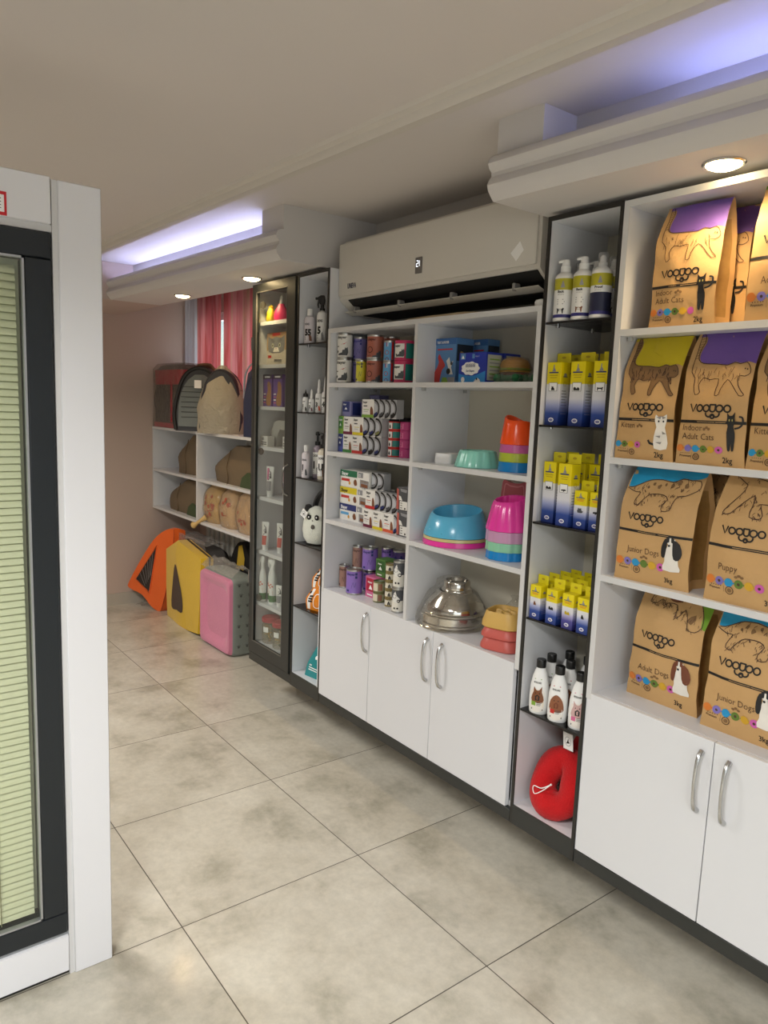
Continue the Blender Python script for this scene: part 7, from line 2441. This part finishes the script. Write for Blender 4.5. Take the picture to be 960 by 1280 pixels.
def wrapped(label, x, w, h, rz, seed, colm):
    t = thing('wrapped_cushion', label, 'cushion', (x, 0.395, 0.722), rz)
    b = MB()
    K = 26

    def ringat(v, grow=0.0):
        sc = 0.80 + 0.26 * math.sin(PI * min(1, v * 0.9 + 0.12))
        if v > 0.85:
            sc *= 1 - 1.6 * (v - 0.85)
        return [((w / 2 + grow) * sc * abs(math.cos(2 * PI * k / K)) ** 0.6 * (1 if math.cos(2 * PI * k / K) > 0 else -1) * (1 + 0.05 * noise.noise(Vector((k * 0.5, v * 4, seed)))),
                 (0.115 + grow) * sc * abs(math.sin(2 * PI * k / K)) ** 0.6 * (1 if math.sin(2 * PI * k / K) > 0 else -1) * (1 + 0.06 * noise.noise(Vector((k * 0.4, v * 5, seed + 4)))), h * v + 0.001) for k in range(K)]
    b.loft([ringat(j / 12) for j in range(13)], colm)
    rnd = random.Random(int(seed * 10))

    def fm(u, v):
        sc = 0.80 + 0.26 * math.sin(PI * min(1, v / h * 0.9 + 0.12))
        return (u, -0.115 * sc * 1.04 * max(0.3, (1 - abs(u / (w / 2)) ** 2.6)) ** 0.35 - 0.003, v)
    for k in range(12):
        u, v = rnd.uniform(-0.32, 0.32) * w, rnd.uniform(0.15, 0.85) * h
        r = rnd.uniform(0.008, 0.02)
        b.fill([(u + r * math.cos(q) * (0.6 + 0.5 * rnd.random()), v + r * math.sin(q) * (0.6 + 0.5 * rnd.random())) for q in [2 * PI * i / 9 for i in range(9)]], fm, REDPR)
    b.stroke([(-w * 0.36, h * 0.36), (0, h * 0.33), (w * 0.36, h * 0.36)], 0.006, fm, REDPR)
    b.build('cushion_body', t)
    f = MB()
    f.loft([ringat(j / 12, 0.008) for j in range(13)], clear_mat('cushion film', 'F6F0E4', 0.30, 0.12, bump=1.0, bscale=26, body=0.08, bodycol='E8DCC8'))
    f.build('film', t)
    return t


tt = wrapped('cream wrapped cushion with a twisted end, left of the three in the lower right pigeonhole', -4.425, 0.215, 0.245, 0.1, 1.0, P('cream cushion cloth', 'C9A86C', 0.8, var=0.15))
tw = MB().tube(smooth_curve([(-0.05, -0.110, 0.03), (-0.07, -0.148, 0.004), (-0.085, -0.165, -0.015), (-0.105, -0.170, -0.024)], 4), [0.022, 0.018, 0.014, 0.012, 0.011, 0.011, 0.011, 0.012, 0.013, 0.015, 0.018, 0.020, 0.022], P('cream cushion cloth', 'C9A86C', 0.8), 12)
tw.build('twisted_end', tt)
wrapped('red flowered wrapped cushion, middle of the three in the lower right pigeonhole', -4.195, 0.215, 0.240, 0.0, 2.0, CUSH)
wrapped('red flowered wrapped cushion next to the glass cabinet', -3.955, 0.225, 0.252, 0.0, 3.0, CUSH)

# ------------------------------------------------------------------ folded pet houses on the floor
ORF = P('orange fleece', 'E8620E', 0.85, var=0.06, bump=0.2, bscale=80, sheen=0.3)
YEF = P('yellow fleece', 'DDB40E', 0.85, var=0.05, bump=0.2, bscale=80, sheen=0.3)
MESHD = P('dark mesh window', '2B2320', 0.7, var=0.3, vscale=40)
t = thing('folded_pet_tent', 'orange fleece pet tent folded flat and leaning in the corner', 'pet tent', (-5.315, 0.045, 0), math.atan2(0.16, 0.36))
out = smooth_curve([(0.016, 0.131), (0.028, 0.186), (0.151, 0.367), (0.269, 0.514), (0.369, 0.588), (0.444, 0.610), (0.458, 0.575), (0.440, 0.40), (0.380, 0.15), (0.330, 0.004), (0.300, 0.002), (0.234, 0.029), (0.147, 0.098)], 3, True)
b = MB()


def th(s, z, k):
    return (s, 0.10 * k, max(0.001, z))


b.prism(out, lambda a, c: (a, 0.0, max(0.001, c)), lambda a, c: (a, 0.012, max(0.001, c)), ORF, smooth=True)
big = [((a - 0.26) * 0.97 + 0.275, (c - 0.28) * 0.97 + 0.28) for a, c in out]
b.loft([[(a, 0.010, max(0.001, c)) for a, c in out], [(a, 0.03, max(0.001, c)) for a, c in [((p[0] - 0.26) * 1.03 + 0.265, (p[1] - 0.28) * 1.02 + 0.28) for p in out]], [(a + 0.030, 0.075, max(0.001, c)) for a, c in big]], ORF)
b.build('tent_body', t)
wn = MB()
wp = [(0.304, 0.473), (0.093, 0.207), (0.224, 0.130)]
wn.fill(wp, lambda u, v: (u, -0.0015, v), MESHD, 0.06)
for k in range(6):
    q = 0.2 + 0.12 * k
    wn.stroke([(0.093 + (0.304 - 0.093) * q, 0.207 + (0.473 - 0.207) * q - 0.004), (0.224 + (0.26 - 0.224) * q - 0.06 * (1 - q), 0.14 + 0.14 * q)], 0.0035, lambda u, v: (u, -0.0025, v), P('grey film crease', '8E8884', 0.4))
wn.build('mesh_window', t)
fr = MB().tube([(0.304, -0.002, 0.478), (0.088, -0.002, 0.206), (0.226, -0.002, 0.122)], 0.005, ORF, 8, closed=True)
fr.build('window_piping', t)
g_ = MB()
g_.loft([[(0.06 + 0.3 * k / 8, 0.02 + 0.05 * i + 0.012 * math.sin(k * 2.1 + i), 0.004 + 0.018 * abs(math.sin(k * 1.7 + i * 2))) for k in range(9)] for i in range(2)], WRAP, cap=False, closed=False)
g_.build('plastic_film', t)

t = thing('folded_pet_house', 'yellow fleece pet house folded flat with a dark curved window', 'pet house', (-0.012, 0.165, 0), 0)
b = MB()
yo = [(-4.915, 0.470), (-4.637, 0.579), (-4.285, 0.518), (-4.296, 0.27), (-4.326, 0.020), (-4.470, 0.002), (-4.625, 0.001), (-4.895, 0.002), (-4.918, 0.217)]
# the front is creased: a left facet turned away and a right facet
crease = [(-4.637, 0.579), (-4.690, 0.47), (-4.624, 0.378), (-4.558, 0.231), (-4.531, 0.108), (-4.500, 0.002)]


def yd(a):
    return 0.012 * abs(a + 4.62) / 0.3


lf = [(-4.915, 0.470), (-4.637, 0.579)] + crease[1:] + [(-4.625, 0.001), (-4.895, 0.002), (-4.918, 0.217)]
rf = crease + [(-4.326, 0.020), (-4.296, 0.27), (-4.285, 0.518)]
b.fill(lf, lambda u, v: (u, yd(u) * 2.2, v), YEF, 0.12)
b.fill(rf, lambda u, v: (u, yd(u) * 0.5, v), YEF, 0.12)
b.loft([[(u, yd(u) * (2.2 if u < -4.62 else 0.5), v) for u, v in yo], [(u + 0.012, 0.045, v * 1.004) for u, v in yo], [(u + 0.02, 0.082, v) for u, v in yo]], YEF, cap=False, smooth=False)
b.fill(yo, lambda u, v: (u + 0.02, 0.082, v), YEF)
b.build('house_body', t)
wn = MB()
wn.fill(smooth_curve([(-4.706, 0.405), (-4.763, 0.251), (-4.785, 0.092), (-4.666, 0.097), (-4.572, 0.105), (-4.584, 0.228), (-4.640, 0.340)], 3, True), lambda u, v: (u, yd(u) * 2.2 - 0.0022, v), P('brown mesh window', '4E4038', 0.6, var=0.25, vscale=30), 0.08)
wn.build('mesh_window', t)
pi = MB().tube([(u + 0.016, 0.060, v + 0.004) for u, v in [(-4.637, 0.579), (-4.285, 0.522), (-4.296, 0.27), (-4.322, 0.03)]], 0.006, P('brown binding', '3E3022', 0.8), 8)
pi.build('binding', t)
g_ = MB()
g_.grid(lambda u, v: (-4.90 + 0.55 * u, 0.02 + 0.09 * v + 0.01 * math.sin(u * 19), 0.003 + 0.010 * abs(math.sin(u * 23 + v * 3))), 24, 3, WRAP)
g_.build('plastic_film', t)

PNKF = P('pink fleece', 'D2829E', 0.9, var=0.06, bump=0.25, bscale=70, sheen=0.3)
GRF = P('grey paw print cloth', '8F9893', 0.85, var=0.05, bump=0.15, bscale=80)
t = thing('pet_bed', 'pink and grey pet bed standing on its side in plastic beside the glass cabinet', 'pet bed', (-4.070, 0.252, 0), 0.02)
b = MB()
W, D_, H = 0.208, 0.072, 0.475


def rr2(w, h0, h1, r, y, n=5):
    out = []
    for cx, cz, a0 in ((w - r, h1 - r, 0), (-w + r, h1 - r, 90), (-w + r, h0 + r, 180), (w - r, h0 + r, 270)):
        for k in range(n + 1):
            a = math.radians(a0 + 90 * k / n)
            out.append((cx + r * math.cos(a), y, cz + r * math.sin(a)))
    return out


b.loft([rr2(W * 0.98, 0.002, H, 0.03, D_ * 0.9), rr2(W, 0.001, H + 0.004, 0.03, D_ * 0.4), rr2(W, 0.001, H + 0.004, 0.03, -D_ * 0.7), rr2(W * 0.975, 0.008, H - 0.006, 0.028, -D_)], GRF, cap=False)
b.add(rr2(W * 0.98, 0.002, H, 0.03, D_ * 0.9), [tuple(range(24))], GRF)
for k in range(7):
    for q in range(2):
        z0 = 0.06 + 0.062 * k
        y0 = -0.035 + 0.055 * q + (0.012 if k % 2 else 0)
        sd = lambda u, v: (W + 0.0012, u, v)
        b.disc(y0, z0, 0.0075, sd, GRYD, 9)
        for e in (-0.009, -0.003, 0.004, 0.010):
            b.disc(y0 + e, z0 + 0.011 - abs(e) * 0.3, 0.0028, sd, GRYD, 6)
b.build('outer_cover', t, recalc=False)
p = MB()
p.loft([rr2(W * 0.975, 0.008, H - 0.006, 0.028, -D_), rr2(W * 0.95, 0.018, H - 0.012, 0.035, -D_ - 0.022), rr2(W * 0.88, 0.035, H - 0.03, 0.045, -D_ - 0.026), rr2(W * 0.78, 0.06, H - 0.055, 0.06, -D_ - 0.014), rr2(W * 0.62, 0.10, H - 0.09, 0.07, -D_ + 0.006), rr2(W * 0.3, 0.18, H - 0.17, 0.05, -D_ + 0.012)], PNKF)
p.build('inner_fleece', t)
f = MB()
f.grid(lambda u, v: ((u - 0.5) * 2 * W * 1.02, -D_ - 0.015 + (2 * D_ + 0.01) * v, H + 0.008 + 0.035 * abs(noise.noise(Vector((u * 5, v * 4, 1)))) + 0.045 * math.sin(PI * v)), 22, 8, WRAPF)
f.grid(lambda u, v: (W + 0.006 + 0.006 * noise.noise(Vector((u * 5, v * 6, 5))), -D_ + 2 * D_ * u, 0.004 + (H + 0.01) * v), 6, 14, clear_mat('clear bed film', 'F4F4F2', 0.2, 0.1, bump=0.6, bscale=14, body=0.04))
f.build('plastic_film', t)

# things stored behind the folded houses
t = thing('bagged_cushion', 'grey cushion in a clear plastic bag behind the yellow pet house', 'cushion', (-4.72, 0.360, 0), 0)
b = MB()
b.loft([rr2(0.26, 0.001, 0.50, 0.06, -0.075), rr2(0.28, 0.001, 0.53, 0.08, -0.03), rr2(0.28, 0.001, 0.53, 0.08, 0.05), rr2(0.25, 0.001, 0.50, 0.07, 0.09)], P('dark grey fleece', '4E4A48', 0.9, var=0.1))
b.build('cushion_body', t)
f = MB()
f.grid(lambda u, v: ((u - 0.5) * 0.60 * (1 - 0.15 * v), -0.088 - 0.012 * noise.noise(Vector((u * 6, v * 6, 2))), 0.35 + 0.235 * v), 22, 10, WRAPF)
f.grid(lambda u, v: ((u - 0.5) * 0.54, -0.088 + 0.16 * v, 0.56 + 0.03 * abs(noise.noise(Vector((u * 7, v * 5, 8))))), 22, 6, WRAPF)
f.build('plastic_bag', t)
t = thing('folded_pet_tent', 'black and yellow folded pet tent behind the pink pet bed', 'pet tent', (-4.335, 0.478, 0), 0)
b = MB()
bo = smooth_curve([(-0.16, 0.0), (-0.16, 0.35), (-0.06, 0.55), (0.06, 0.60), (0.16, 0.48), (0.2, 0.3), (0.2, 0.0)], 3)
b.prism(bo, lambda a, c: (a, -0.025, c + 0.001), lambda a, c: (a, 0.025, c + 0.001), P('black fleece', '1E1A18', 0.9), smooth=True)
b.build('tent_body', t)
y = MB()
y.fill([(-0.03, 0.42), (0.0, 0.57), (0.05, 0.585), (0.085, 0.50), (0.07, 0.42)], lambda u, v: (u, -0.028, v), YEF, 0.08)
y.build('yellow_panel', t)

# ------------------------------------------------------------------ light, camera, render look
def area(name, loc, rot, sx, sy, power, color=(1, 1, 1), spread=180):
    l = bpy.data.lights.new(name, 'AREA')
    l.shape = 'RECTANGLE'
    l.size, l.size_y = sx, sy
    l.energy = power
    l.color = color
    l.spread = math.radians(spread)
    o = bpy.data.objects.new(name, l)
    COL.objects.link(o)
    o.location = loc
    o.rotation_euler = rot
    return o


# ceiling panels of the shop, above and behind the visitor, plus an added fill lamp
area('ceiling_panel_and_fill_lamp', (-0.35, -2.25, ZC - 0.012), (0, 0, 0), 0.6, 0.6, 68, (1.0, 0.99, 0.965), 150)
area('ceiling_panel_and_fill_lamp', (1.3, -2.25, ZC - 0.012), (0, 0, 0), 0.6, 0.6, 34, (1.0, 0.985, 0.955), 150)
area('ceiling_panel_and_fill_lamp', (-3.4, -1.9, ZC - 0.012), (0, 0, 0), 0.6, 0.6, 60, (1.0, 0.96, 0.91), 150)  # fill lamp added to brighten the left end, no panel known there
# daylight through the shop front and the alcove window
area('shop_front_daylight', (3.15, -3.0, 1.25), (0, math.radians(90), 0), 1.9, 3.3, 30, (0.93, 0.97, 1.0))
area('alcove_daylight', (-4.5, 0.71, 1.66), (math.radians(-90), 0, 0), 1.4, 0.85, 15, (0.90, 0.95, 1.0))

w = bpy.data.worlds.new('daylight')
bpy.context.scene.world = w
w.use_nodes = True
bg = w.node_tree.nodes['Background']
sky = w.node_tree.nodes.new('ShaderNodeTexSky')
sky.sky_type = 'NISHITA'
sky.sun_elevation = math.radians(35)
sky.sun_disc = False
w.node_tree.links.new(sky.outputs[0], bg.inputs[0])
bg.inputs[1].default_value = 0.25

cam = bpy.data.cameras.new('camera')
co = bpy.data.objects.new('camera', cam)
COL.objects.link(co)
from mathutils import Matrix
yaw, pitch, roll = math.radians(52.458), math.radians(8.03), math.radians(2.16)
fwd = Vector((-math.sin(yaw) * math.cos(pitch), math.cos(yaw) * math.cos(pitch), -math.sin(pitch)))
r0 = Vector((math.cos(yaw), math.sin(yaw), 0))
u0 = r0.cross(fwd)
rgt = r0 * math.cos(roll) + u0 * math.sin(roll)
up = -r0 * math.sin(roll) + u0 * math.cos(roll)
M = Matrix((rgt, up, -fwd)).transposed().to_4x4()
M.translation = Vector((0, -1.698, 1.5))
co.matrix_world = M
cam.sensor_fit = 'VERTICAL'
cam.sensor_height = 24.0
cam.lens = 24.0 * 925.6 / 1280
cam.clip_start = 0.05
sc = bpy.context.scene
sc.camera = co
sc.view_settings.view_transform = 'Standard'
sc.view_settings.look = 'None'
sc.view_settings.gamma = 1.0
sc.view_settings.exposure = -0.2
sc.view_settings.use_curve_mapping = False
sc.cycles.max_bounces = 10
sc.cycles.transparent_max_bounces = 24
sc.cycles.use_denoising = True
sc.cycles.sample_clamp_indirect = 6.0
